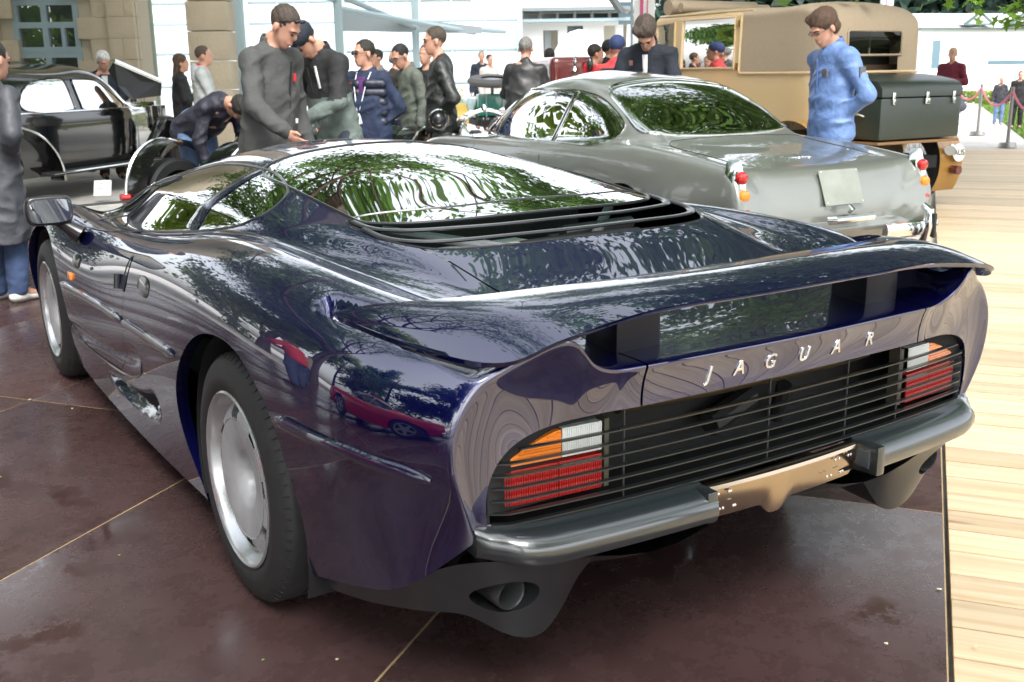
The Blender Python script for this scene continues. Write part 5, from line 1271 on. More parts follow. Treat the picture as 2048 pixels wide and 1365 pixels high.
# window: frame, mullions, panes
wf = MB(); W_ = w1-w0
for s in (w0+.05, (w0+w1)/2-.02, w1-.05): wf.box(fpt(s, 1.6, -.12), (.09,.10,2.7), rz=ang)
for z in (.30, zrow(100,17.5,110), zrow(100,17.5,100), zrow(100,17.5,50), zrow(100,17.5,4)): wf.box(fpt((w0+w1)/2, z, -.118), (W_,.095,.09), rz=ang)
wf.box(fpt(w0+W_*.74, zrow(100,17.5,75), -.116), (.06,.09,.42), rz=ang)
win = wf.obj('window_frame', frame_m, sb, angle=30)
m = MB(); m.box(fpt((w0+w1)/2, 1.6, -.14), (W_,.01,2.75), rz=ang); m.obj('pane', pane_m, win)
m = MB(); m.box(fpt((w0+w1)/2, 1.6, -1.4), (W_*2.4,.05,3.4), rz=ang); m.obj('room_back', mat('pane_reflection_tone', (.36,.42,.36), .8), sb)  # pale green-grey reflection of the panes put into this wall's colour
# --- free-standing stone pier
pr_ = empty('stone_pier', (0,0,0), 0, 'square sandstone pier standing alone behind the man in the grey jacket', 'pillar')
pa = cam_at(381, 16.0); pb = cam_at(460, 16.0); pt = (pb-pa); PL = pt.length; pt.normalize(); pn = Vector((pt.y,-pt.x,0)); pang = math.atan2(pt.y, pt.x)
for k in range(11):
    wv = rs_.uniform(-.008,.008); m = MB(); m.box((0,0,0), (PL+wv, PL*.9+wv, .41), bev=.014); o = m.obj('stone_block', stone_m, pr_); o.location = (pa+pb)/2-pn*PL*.45+Vector((0,0,.13+k*.42)); o.rotation_euler = (0,0,pang)
# --- glazed hall behind (white ribs and sloping panes)
gh = empty('glazed_hall', (0,0,0), 0, 'long white glazed hall with curved ribs behind the people', 'building')
def hall_pt(px, depth, z): q = cam_at(px, depth); return Vector((q.x, q.y, z))
D0 = 34
glaz = mat('milky_glazing', (.42,.47,.48), .25, coat=.5, noise=(.35,.35,3))
for i, (x0, x1) in enumerate(((200,500),(500,690),(690,840),(840,1040))):
    for j, (za, zb, dd) in enumerate(((0,1.05,0),(1.1,2.05,.25),(2.1,3.0,.9),(3.05,3.8,2.2),(3.85,4.4,4.2))):
        if x0 >= 840 and j > 1: pass
        da = D0+dd; db = D0+dd+(.2,.6,1.2,2.0,3.0)[j]
        m = MB(); m.add([hall_pt(x0+2, da, za), hall_pt(x1-2, da, za), hall_pt(x1-2, db, zb), hall_pt(x0+2, db, zb)], [(0,1,2,3)]); m.obj('glazing_panel', glaz, gh, smooth=False)
        m = MB(); m.tube([hall_pt(x0, da-.05, za), hall_pt(x1, da-.05, za)], .05, 6); m.obj('glazing_bar', white_post, gh)
        for u in (.33, .66):
            xm = x0+(x1-x0)*u; m = MB(); m.tube([hall_pt(xm, da-.06, za), hall_pt(xm, db-.06, zb)], .03, 5); m.obj('glazing_bar', mat('thin_bar', (.40,.46,.48), .5), gh)
    P = [hall_pt(x1, D0-.1, 0), hall_pt(x1, D0+.1, 1.05), hall_pt(x1, D0+.5, 2.05), hall_pt(x1, D0+1.9, 3.0), hall_pt(x1, D0+4, 3.85), hall_pt(x1, D0+7, 4.4)]
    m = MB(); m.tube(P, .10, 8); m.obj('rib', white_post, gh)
m = MB()
m.add([hall_pt(100, D0+9, -.1), hall_pt(1080, D0+9, -.1), hall_pt(1080, D0+9, 9), hall_pt(100, D0+9, 9)], [(0,1,2,3)]); m.obj('back_wall', white_m, gh, smooth=False)
# canopy columns and beams of the white pavilion nearer to us
pv = empty('canopy_frame', (0,0,0), 0, 'slender white steel canopy posts and beams between the pier and the pavilion', 'canopy')
for px, dp in ((486,19),(682,21),(834,24)):
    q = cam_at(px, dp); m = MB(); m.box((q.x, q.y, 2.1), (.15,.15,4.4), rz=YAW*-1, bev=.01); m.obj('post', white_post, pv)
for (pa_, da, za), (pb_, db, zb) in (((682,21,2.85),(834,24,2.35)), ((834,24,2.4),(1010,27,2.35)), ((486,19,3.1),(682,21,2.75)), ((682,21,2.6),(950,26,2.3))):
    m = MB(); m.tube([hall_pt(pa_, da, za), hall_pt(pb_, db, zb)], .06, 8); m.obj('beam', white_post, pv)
m = MB(); m.add([hall_pt(690,22,2.62), hall_pt(965,26,2.42), hall_pt(965,26,2.27), hall_pt(690,22,2.22)], [(0,1,2,3)]); m.obj('canopy_fascia', grey_trim if False else mat('pale_grey_membrane', (.27,.31,.33), .6), pv, smooth=False)
# --- white pavilion with flat roof
def slab(parent, name, px0, px1, depth, z0, z1, thick, m_, push=0.0, kind=None):
    p = cam_at(px0, depth); q = cam_at(px1, depth); tt = q-p; l = tt.length; an = math.atan2(tt.y, tt.x); c = (p+q)/2+Vector((-tt.y, tt.x, 0)).normalized()*(thick/2+push)
    m = MB(); m.box((c.x, c.y, (z0+z1)/2), (l, thick, z1-z0), rz=an); return m.obj(name, m_, parent, smooth=False)
pav = empty('white_pavilion', (0,0,0), 0, 'low white pavilion with flat grey edged roof and a strip of high windows', 'building')
D = 38; Z = lambda py: cam_at(1100, D, py).z
slab(pav, 'roof_slab', 942, 1262, D, Z(24), Z(17), 8, grey_trim, -.6)
slab(pav, 'parapet', 946, 1262, D, Z(17), Z(-12), 7, white_m, -.3)
for k in range(9):
    x0 = 944+k*34.5; slab(pav, 'high_window', x0+2, x0+31, D, Z(38), Z(27), .1, mat('slate_window', (.07,.10,.12), .1, coat=1), .3)
    slab(pav, 'window_post', x0-1.5, x0+1.5, D, Z(39), Z(24), .3, white_m, .1)
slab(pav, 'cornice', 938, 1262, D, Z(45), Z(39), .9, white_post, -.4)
for x0, x1, yb, yt in ((1035,1087,180,45),(1117,1135,180,45),(1167,1208,180,45),(1232,1262,180,45),(1087,1117,60,45),(1135,1167,52,45),(1208,1232,52,45),(985,1035,60,45),(960,985,180,45)):
    slab(pav, 'wall', x0, x1, D, Z(yb), Z(yt), .4, white_m, .2)
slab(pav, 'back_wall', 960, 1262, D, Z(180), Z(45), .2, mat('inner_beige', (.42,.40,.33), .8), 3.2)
slab(pav, 'window', 1135, 1167, D, Z(75), Z(52), .1, mat('slate_window', (.07,.10,.12), .1, coat=1), .4)
slab(pav, 'door_leaf', 1091, 1103, D, Z(125), Z(58), .1, mat('grey_door', (.25,.29,.31), .5), .5)
slab(pav, 'window', 985, 1035, D, Z(110), Z(60), .1, mat('pale_blue_window', (.35,.50,.56), .1, coat=1), .4)
m = MB(); m.tube([cam_at(1221, 30, -8), cam_at(1243, 30, 24)], .11, 4); m.obj('roof_strut', mat('dark_steel', (.05,.06,.06), .5), pav)
for k, py in enumerate((10,32,46)): slab(pav, 'side_band', 1236, 1262, D-1, Z(py+8), Z(py), .1, mat('slate_window', (.07,.10,.12), .1, coat=1), 0)
# small white dome tent
dt = MB(); c = cam_at(1158, 33); dt.sphere((c.x, c.y, .3), (1.1,1.1,2.3), 24, 12); o = dt.obj('dome_tent', mat('white_canvas', (.82,.82,.80), .6)); props(o, 'small white dome tent in front of the pavilion', 'tent')
# --- banners
def banner(px, depth, y0, y1, w, label):
    b = empty('banner', (0,0,0), 0, label, 'banner'); p = cam_at(px, depth)
    zb, zt = cam_at(px, depth, y1).z, cam_at(px, depth, y0).z
    m = MB(); m.tube([(p.x, p.y, -.07), (p.x, p.y, zt+.1)], .03, 6); m.obj('pole', white_post, b)
    rv = Vector((math.cos(YAW), -math.sin(YAW), 0))
    m = MB(); m.box(p+rv*(w/2+.04)+Vector((0,0,(zb+zt)/2)), (w,.01,zt-zb), rz=-YAW); m.obj('cloth', mat('white_cloth', (.82,.80,.80), .7), b)
    m = MB(); m.box(p+rv*(w*.35+.04)+Vector((0,-.012,(zb+zt)/2)), (w*.16,.01,zt-zb), rz=-YAW); m.box(p+rv*(w*.62+.04)+Vector((0,-.012,(zb+zt)/2+.1)), (w*.05,.01,(zt-zb)*.8), rz=-YAW); m.obj('pink_stripe', mat('pink_print', (.65,.10,.25), .7), b)
banner(1262, 22, -60, 56, .42, 'white banner with pink stripes left of the cream limousine roof')
banner(1752, 40, -60, 12, .42, 'white banner with pink stripe above the cream limousine roof')
# thin wooden pole
m = MB(); q = cam_at(1249, 14); m.tube([(q.x, q.y, -.07), (q.x, q.y, 1.95)], .022, 8); o = m.obj('wooden_pole', mat('weathered_pole', (.35,.32,.27), .7)); props(o, 'thin upright pole beside the blue beanie', 'pole')
# --- long white gabled house on the right
lh = empty('white_house', (0,0,0), 0, 'long low white house with small triangular gables beyond the lawn', 'building')
D = 62; Z = lambda py: cam_at(1950, D, py).z
slab(lh, 'wall', 1835, 2250, D, -.1, Z(55), 6, white_m)
slab(lh, 'eaves', 1832, 2255, D, Z(60), Z(55), 6.6, mat('pale_slate_edge', (.22,.26,.28), .6), -.3)
p = cam_at(1832, D-.4, 56); q = cam_at(2255, D-.4, 56); bk = Vector((math.sin(YAW), math.cos(YAW), 0))*5; up = Vector((0,0,Z(18)-Z(56)))
m = MB(); m.add([p, q, q+bk+up, p+bk+up], [(0,1,2,3)]); m.obj('roof', mat('pale_roof', (.42,.43,.43), .6), lh, smooth=False)
for px in (1950, 2040):
    zb, zt = Z(50), Z(26); L_ = [cam_at(px-30, D-.6), cam_at(px, D-.6), cam_at(px+28, D-.6)]
    P = [Vector((L_[0].x, L_[0].y, zb)), Vector((L_[1].x, L_[1].y, zt)), Vector((L_[2].x, L_[2].y, zb))]
    m = MB(); m.tube([P[0], P[1], P[2]], .10, 4); m.tube([P[0], P[2]], .06, 4); g_ = m.obj('gable', mat('grey_green_trim', (.10,.15,.15), .6), lh)
    m = MB(); m.add([p_+bk*.05 for p_ in P]+[p_+bk*.6 for p_ in P], [(0,1,2),(0,1,4,3),(1,2,5,4)]); m.obj('gable_wall', white_m, g_, smooth=False)
for x0, x1, y0, y1 in ((1862,1877,80,135),(1975,2048,122,132),(2060,2090,85,115)): slab(lh, 'window', x0, x1, D-.1, Z(y1), Z(y0), .1, mat('blue_window', (.08,.15,.19), .15, coat=1), 0)
slab(lh, 'terrace_wall', 1900, 2300, 45, -.1, .35, .3, mat('dark_hedge_base', (.04,.05,.04), .9))
m = MB()
for k in range(8): m.box(cam_at(1915+k*22, 44)+Vector((0,0,.75)), (.05,.05,1.3))
for zz in (1.35, 1.05): 
    p = cam_at(1905, 44); q = cam_at(2120, 44); m.tube([p+Vector((0,0,zz)), q+Vector((0,0,zz))], .04, 6)
o = m.obj('white_railing', white_m); props(o, 'white terrace railing at the edge of the lawn', 'railing')
# low flower hedge seen between the people
def leaf_cloud(name, centres, radii, n, size, m_, parent=None, seed=0, flat=.7):
    r = np.random.default_rng(seed); C = np.array(centres); R = np.array(radii); k = r.integers(0, len(C), n)
    u = r.normal(size=(n,3)); u /= np.linalg.norm(u, axis=1)[:, None]; rad = r.uniform(.35, 1, n)**.6
    P = C[k]+u*rad[:, None]*R[k]
    a = r.normal(size=(n,3)); a[:,2] *= 1-flat; a /= np.linalg.norm(a, axis=1)[:, None]
    b = np.cross(a, r.normal(size=(n,3))*np.array([.5,.5,1.5])); b /= np.linalg.norm(b, axis=1)[:, None]+1e-9
    s = size*r.uniform(.6,1.35, n)[:, None]
    V = np.stack([P-a*s, P+b*s*.55+a*s*.1, P+a*s, P-b*s*.55+a*s*.1], 1).reshape(-1,3)
    return fast_mesh(name, V, np.arange(n*4).reshape(-1,4), m_, parent)
def leafm(name, c, var=.35):
    if name in MATS: return MATS[name]
    m = bpy.data.materials.new(name); m.use_nodes = True; nt = m.node_tree; nt.nodes.clear(); L = nt.links
    o = nt.nodes.new('ShaderNodeOutputMaterial'); d = nt.nodes.new('ShaderNodeBsdfDiffuse'); t_ = nt.nodes.new('ShaderNodeBsdfTranslucent'); g = nt.nodes.new('ShaderNodeBsdfGlossy'); g.inputs['Roughness'].default_value = .45
    mx = nt.nodes.new('ShaderNodeMixShader'); mx.inputs[0].default_value = .58; m2 = nt.nodes.new('ShaderNodeMixShader'); m2.inputs[0].default_value = .05
    tc = nt.nodes.new('ShaderNodeTexCoord'); n = nt.nodes.new('ShaderNodeTexNoise'); n.inputs['Scale'].default_value = 1.3; n.inputs['Detail'].default_value = 8; L.new(tc.outputs['Object'], n.inputs['Vector'])
    cr = nt.nodes.new('ShaderNodeValToRGB'); cr.color_ramp.elements[0].position = .35; cr.color_ramp.elements[1].position = .65
    cr.color_ramp.elements[0].color = (c[0]*(1-var), c[1]*(1-var), c[2]*(1-var), 1); cr.color_ramp.elements[1].color = (c[0]*(1+var), c[1]*(1+var*.8), c[2]*(1+var), 1); L.new(n.outputs[0], cr.inputs[0])
    for q in (d, t_): L.new(cr.outputs[0], q.inputs[0])
    L.new(d.outputs[0], mx.inputs[1]); L.new(t_.outputs[0], mx.inputs[2]); L.new(mx.outputs[0], m2.inputs[1]); L.new(g.outputs[0], m2.inputs[2]); L.new(m2.outputs[0], o.inputs[0]); MATS[name] = m; return m
lf_green = leafm('green_leaves', (.11,.22,.045)); lf_dark = leafm('dark_leaves', (.035,.075,.028)); lf_bright = leafm('bright_leaves', (.20,.30,.03)); lf_yel = leafm('yellow_leaves', (.34,.36,.05))
bark = mat('bark', (.07,.05,.035), .9, noise=(6,.3), bump=(20,.8,.03))
def hedge(px0, px1, depth, h, m_, label, seed, n=2500, size=.07):
    C = [tuple(cam_at(px, depth)+Vector((0,0,h*.5))) for px in np.linspace(px0, px1, 10)]
    o = leaf_cloud('hedge', C, [(.9,.5,h*.55)]*10, n, size, m_, None, seed); props(o, label, 'hedge'); return o
hedge(700, 900, 30, .95, lf_yel, 'yellow green flowering hedge seen between the standing people', 11)
hedge(1850, 2200, 40, .5, lf_bright, 'low bright hedge with flowers in front of the white house', 12, 3000)
# --- trees
def limb(m, p, d, L_, r, depth, rnd_, tips, spread=.55, droop=0.0):
    P = [p]; R = [r]; q = p.copy(); dd = d.normalized(); k = 5
    for i in range(k):
        dd = (dd+Vector((rnd_.uniform(-1,1), rnd_.uniform(-1,1), rnd_.uniform(-1,1)))*.13-Vector((0,0,droop))).normalized(); q = q+dd*(L_/k); P.append(q.copy()); R.append(r*(1-.5*(i+1)/k))
        if depth > 0 and i >= 1:
            nb = 1 if depth > 1 else 2
            for _ in range(nb):
                side = Vector((rnd_.uniform(-1,1), rnd_.uniform(-1,1), rnd_.uniform(-.45,.6))).normalized(); nd = (dd*(1-spread)+side*spread).normalized()
                limb(m, q, nd, L_*rnd_.uniform(.5,.68), R[-1]*.6, depth-1, rnd_, tips, spread, droop)
        if depth == 0: tips.append(q.copy())
    m.tube(P, R, 7 if r > .05 else 4, cap=False)
def tree(name, label, base, h, spread_r, limbs, m_leaf, n_leaf, lsize, seed, trunk_r=.28, cat='tree', first=.35, clump=.55, lean=None, group=None):
    root = empty(name, (0,0,0), 0, label, cat, group); rnd_ = random.Random(seed); m = MB(); tips = []
    b = Vector(base); top = b+Vector((0,0,h)); P = [b+(top-b)*t_+Vector((rnd_.uniform(-.1,.1), rnd_.uniform(-.1,.1), 0)) for t_ in np.linspace(0, 1, 8)]; P[0] = b+Vector((0,0,-.1))
    m.tube(P, [trunk_r*(1.35 if i == 0 else 1-.75*i/7) for i in range(8)], 12)
    tr_ = m.obj('trunk', bark, root)
    m = MB()
    for k in range(limbs):
        tt = first+(1-first)*(k+.5)/limbs; o_ = b+(top-b)*tt; az = rnd_.uniform(0, 6.28) if not lean else lean[0]+rnd_.uniform(-lean[1], lean[1])
        el = rnd_.uniform(.0,.5); d = Vector((math.cos(az)*math.cos(el), math.sin(az)*math.cos(el), math.sin(el)))
        limb(m, o_, d, spread_r*(1.1-.4*tt)*rnd_.uniform(.8,1.1), trunk_r*.42*(1.2-tt*.6), 2, rnd_, tips)
    m.obj('branches', bark, root); root.children[-1]['kind'] = 'stuff'
    C = [tuple(q) for q in tips]
    leaf_cloud('crown', C, [(clump, clump, clump*.55)]*len(C), n_leaf, lsize, m_leaf, root, seed, .25)['kind'] = 'stuff'
    return root
G1_ = 'tall shade trees round the show ground'
tree('shade_tree', 'big shade tree at the left whose leaves mirror in the glass', (-6.5,7.5,0), 9.5, 8.5, 9, lf_green, 9000, .085, 21, .32, first=.45, lean=(.35,1.0), group=G1_)
tree('shade_tree', 'shade tree at the right edge with maple leaves hanging into the corner', (13.5,-1.5,0), 9.0, 8.0, 9, lf_green, 30000, .085, 22, .30, first=.45, lean=(2.1,.9), group=G1_)
tree('shade_tree', 'shade tree behind the photographer, mirrored in the tail', (-5.5,-9,0), 9.5, 8.0, 9, lf_green, 24000, .09, 23, .32, first=.35, group=G1_)
tree('shade_tree', 'shade tree behind and right of the blue car', (5.5,-9.5,0), 8.5, 7.0, 9, lf_green, 22000, .09, 24, .3, first=.3, group=G1_)
for k, (x, y, h) in enumerate(((-14,3,9),(-13,12,10),(-11,-6,9),(-9,20,11),(-17,-3,11),(-8,14,8),(-18,9,9))):
    tree('border_tree', ['broad green tree left of the red coupe','tall tree far to the left of the platform','green tree to the left of the photographer','tree left of the stone building','tree at the end of the left row','bright leafy tree nearest to the stone building','small dark tree far to the left'][k], (x,y,0), h, 4.2, 9, (lf_green, lf_bright, lf_dark, lf_green, lf_dark, lf_bright, lf_green)[k], 13000, .17, 40+k, .25, first=.12, clump=.8, group='trees bordering the left of the show ground')
# low branches across the sky above the cars
def branch_tree(label, base, tip_pts, seed, n, size=.075, clump=.5):
    root = empty('overhanging_tree', (0,0,0), 0, label, 'tree', 'trees hanging over the cars'); rnd_ = random.Random(seed); tips = []; b = Vector(base)
    m = MB(); m.tube([b+Vector((0,0,-.1)), b+Vector((.1,0,2.5)), b+Vector((0,.1,5.5)), b+Vector((.2,0,8.5))], [.42,.33,.27,.15], 12); m.obj('trunk', bark, root)
    m = MB()
    for tp in tip_pts:
        tp = Vector(tp); s = b+Vector((0,0,rnd_.uniform(4.2,7.5))); mid = (s+tp)/2+Vector((0,0,rnd_.uniform(.5,1.4))); P = [s*(1-u)**2+mid*2*u*(1-u)+tp*u*u for u in np.linspace(0, 1, 9)]; m.tube(P, [.14*(1-u*.8) for u in np.linspace(0,1,9)], 7)
        for i in range(3, 9):
            for _ in range(2):
                d = Vector((rnd_.uniform(-1,1), rnd_.uniform(-1,1), rnd_.uniform(-.5,.35))); limb(m, P[i], d, rnd_.uniform(1.0,1.9), .03, 1, rnd_, tips, .6, .03)
    m.obj('branches', bark, root); root.children[-1]['kind'] = 'stuff'; C = [tuple(q) for q in tips]
    leaf_cloud('crown', C, [(clump*.7,clump*.7,clump*.35)]*len(C), n, size, lf_green, root, seed, .2)['kind'] = 'stuff'
branch_tree('overhanging tree left of the frame reaching over the cars', (-7.5,9.5,0), [(0,9,5.6),(2,12,6.4),(4,15,8),(3,9.5,6.8),(5,11,5.8),(6,14,6.4),(2,14,5.4)], 61, 34000, .08, .75)
branch_tree('overhanging tree right of the frame reaching over the grey coupe', (17,2,0), [(10,8,5.6),(12,13,7.0),(8,5,5.8),(13,9,6.4),(7,10,6.0),(10,16,7.0),(6,6,6.8),(9,12,5.6),(5,4,7.4),(12,5,6.0),(8,15,6.2),(6,17,7.6),(4,8,7.2)], 62, 70000, .08, .75)
# far wooded slope beyond the white house
fw = leaf_cloud('far_wood', [tuple(cam_at(px, d_)+Vector((0,0,z_))) for px, d_, z_ in [(x, 95+7*math.sin(x), h_) for x in range(1380, 2500, 26) for h_ in (1.5,5,8.5,12)]], [(5,5,3.2)]*(len(range(1380,2500,26))*4), 42000, .75, leafm('far_leaves', (.04,.085,.06)), None, 70, .2); fw['kind'] = 'stuff'; props(fw, 'dark green wood rising behind the white house', 'wood')
# twig with bright maple leaves in the top right corner
tw = empty('maple_branch', (0,0,0), 0, 'drooping branch with bright green maple leaves in the top right corner', 'branch')
def maple(c, s, R):
    P = []
    for k in range(10):
        a_ = math.pi*2*k/10; r_ = s*(1 if k % 2 == 0 else .48)*(1.0 if k != 5 else .6); P.append(Vector(c)+R @ Vector((r_*math.cos(a_), r_*math.sin(a_), .08*s*math.cos(3*a_))))
    return [Vector(c)]+P
m = MB(); rr = random.Random(8); stems = MB()
for pts in ([(2150,-60),(2100,-20),(2050,10),(2005,30)], [(2080,-50),(2000,-25),(1930,-8),(1890,8)], [(2100,-10),(2070,20),(2045,35)]):
    P = [cam_at(x, 7.5+.1*i, y) for i, (x, y) in enumerate(pts)]; P = [Vector(q) for q in curve([tuple(p_) for p_ in P], 14)]; stems.tube(P, [.012*(1-.7*i/13) for i in range(14)], 5)
    for i in range(4, 14):
        for _ in range(3):
            c = P[i]+Vector((rr.uniform(-.09,.09), rr.uniform(-.2,.2), rr.uniform(-.09,.05))); R = Matrix.Rotation(rr.uniform(0,6.3), 3, 'Z') @ Matrix.Rotation(rr.uniform(.2,1.3), 3, 'X')
            q = maple(c, rr.uniform(.035,.06), R); lm = MB(); lm.add(q, [(0, 1+k, 1+(k+1) % 10) for k in range(10)]); lm.obj('leaf', leafm('maple_leaf', (.17,.34,.03)), tw, smooth=False)
stems.obj('twig', bark, tw)
# the twig reaches back to the tree at the right edge
m = MB(); m.tube([cam_at(2150, 7.5, -60), cam_at(2350, 9, -200), Vector((13.3,-1.5,6.0))], [.014,.03,.06], 6); m.obj('limb', bark, tw)
# --- rope barrier posts along the walkway
post_m = mat('brushed_post', (.30,.29,.28), .4, .7); rope_m = mat('pink_rope', (.60,.13,.16), .7)
pts = [(16.247,8.693),(18.969,11.11),(22.288,14.02),(26.5,17.6),(31.5,22.0)]
labs = ['nearest grey rope post on the right of the walkway','second grey rope post from the right edge','third grey rope post along the walkway','fourth rope post far along the walkway','farthest rope post of the walkway row']
tops = []
for (x, y), lb in zip(pts, labs):
    o = empty('barrier_post', (x, y, 0), 0, lb, 'barrier post', 'rope barrier posts along the walkway')
    m = MB(); m.tube([(0,0,-.07),(0,0,1.0)], .032, 10); m.obj('post', post_m, o); m = MB(); m.lathe([(0,.03),(.14,.02),(.16,-.06)], 20); m.obj('foot', post_m, o); tops.append(Vector((x, y, .92)))
tops.insert(0, Vector((14.0, 6.6, .92)))
for k in range(len(tops)-1):
    p, q = tops[k], tops[k+1]; P = [p+(q-p)*u-Vector((0,0,.30*4*u*(1-u))) for u in np.linspace(0, 1, 12)]; m = MB(); m.tube(P, .022, 6); o = m.obj('barrier_rope', rope_m); props(o, ['pink rope sagging out of the right edge','pink rope between the two nearest posts','pink rope between the second and third posts','pink rope between the third and fourth posts','pink rope to the farthest post'][k], 'rope', 'pink ropes of the walkway barrier')
m = MB(); q = Vector((28.5,18.3,0)); V_, F_ = sdf_mesh([('ell',(0,0,.12),(.5,.3,.2)),('ell',(.15,0,.25),(.2,.15,.2))], .05, .08); o = fast_mesh('dark_bag', V_, F_, mat('dark_cloth_bag', (.03,.035,.045), .8)); o.location = q; props(o, 'dark bag lying on the pale walkway', 'bag')
# card on the floor by the saloon
cd = empty('info_card', (1.02,10.70,0), math.radians(-25), 'white printed card leaning on the floor in front of the black saloon', 'card')
m = MB(); m.box((0,0,.10), (.20,.004,.20), R=Matrix.Rotation(-.55, 3, 'X')); m.obj('card', mat('white_card', (.82,.84,.84), .6), cd)
m = MB()
for k in range(6):
    u = .06-.022*k; m.box((-.02+.01*(k % 2), -.004+u*math.sin(.55)*1.0-.0025, .10+u*math.cos(.55)), (.13-.02*(k % 3),.001,.005), R=Matrix.Rotation(-.55, 3, 'X'))
m.obj('print_lines', mat('grey_print', (.25,.25,.27), .7), cd); cd.children[-1]['kind'] = 'stuff'
m = MB(); m.tube([(0,.05,.02),(0,.01,.12)], .004, 5); m.obj('stand', chrome_trim, cd)
# ================================================================ people
skin_m = mat('skin', (.50,.27,.19), .5, noise=(14,.10), spec=.4)
def cloth(name, c, rough=.8, sc=9, st=.7, coat=0): return mat(name, c, rough, noise=(5,.16), bump=(sc, st, .03), coat=coat, coat_rough=.35)
hair_mats = {'dark': (.02,.016,.013), 'black': (.008,.008,.009), 'brown': (.075,.038,.020), 'grey': (.22,.21,.20), 'white': (.72,.71,.68), 'short': (.06,.042,.03), 'blond': (.55,.40,.18)}
_NR = np.random.default_rng(1).random((32,32,32))
def vnoise(P):
    i = np.floor(P).astype(int); f = P-i; f = f*f*(3-2*f); r = 0
    for dx in (0,1):
        for dy in (0,1):
            for dz in (0,1):
                w = (f[...,0] if dx else 1-f[...,0])*(f[...,1] if dy else 1-f[...,1])*(f[...,2] if dz else 1-f[...,2]); r = r+w*_NR[(i[...,0]+dx) % 32, (i[...,1]+dy) % 32, (i[...,2]+dz) % 32]
    return r
def Rx(a): return Matrix.Rotation(a, 3, 'X')
def Rz(a): return Matrix.Rotation(a, 3, 'Z')
def Ry(a): return Matrix.Rotation(a, 3, 'Y')
ARMS = {'down': ((.065,-.02,-.29),(.075,.05,-.54)), 'pocket': ((.115,-.09,-.26),(-.075,.0,-.435)), 'back': ((.10,-.11,-.27),(-.10,-.17,-.44)),
        'reach': ((.10,.10,-.27),(.03,.30,-.42)), 'fold': ((.09,.06,-.27),(-.12,.24,-.22)), 'front': ((.07,.10,-.26),(-.10,.27,-.36)), 'low': ((.06,.08,-.28),(.0,.20,-.50))}
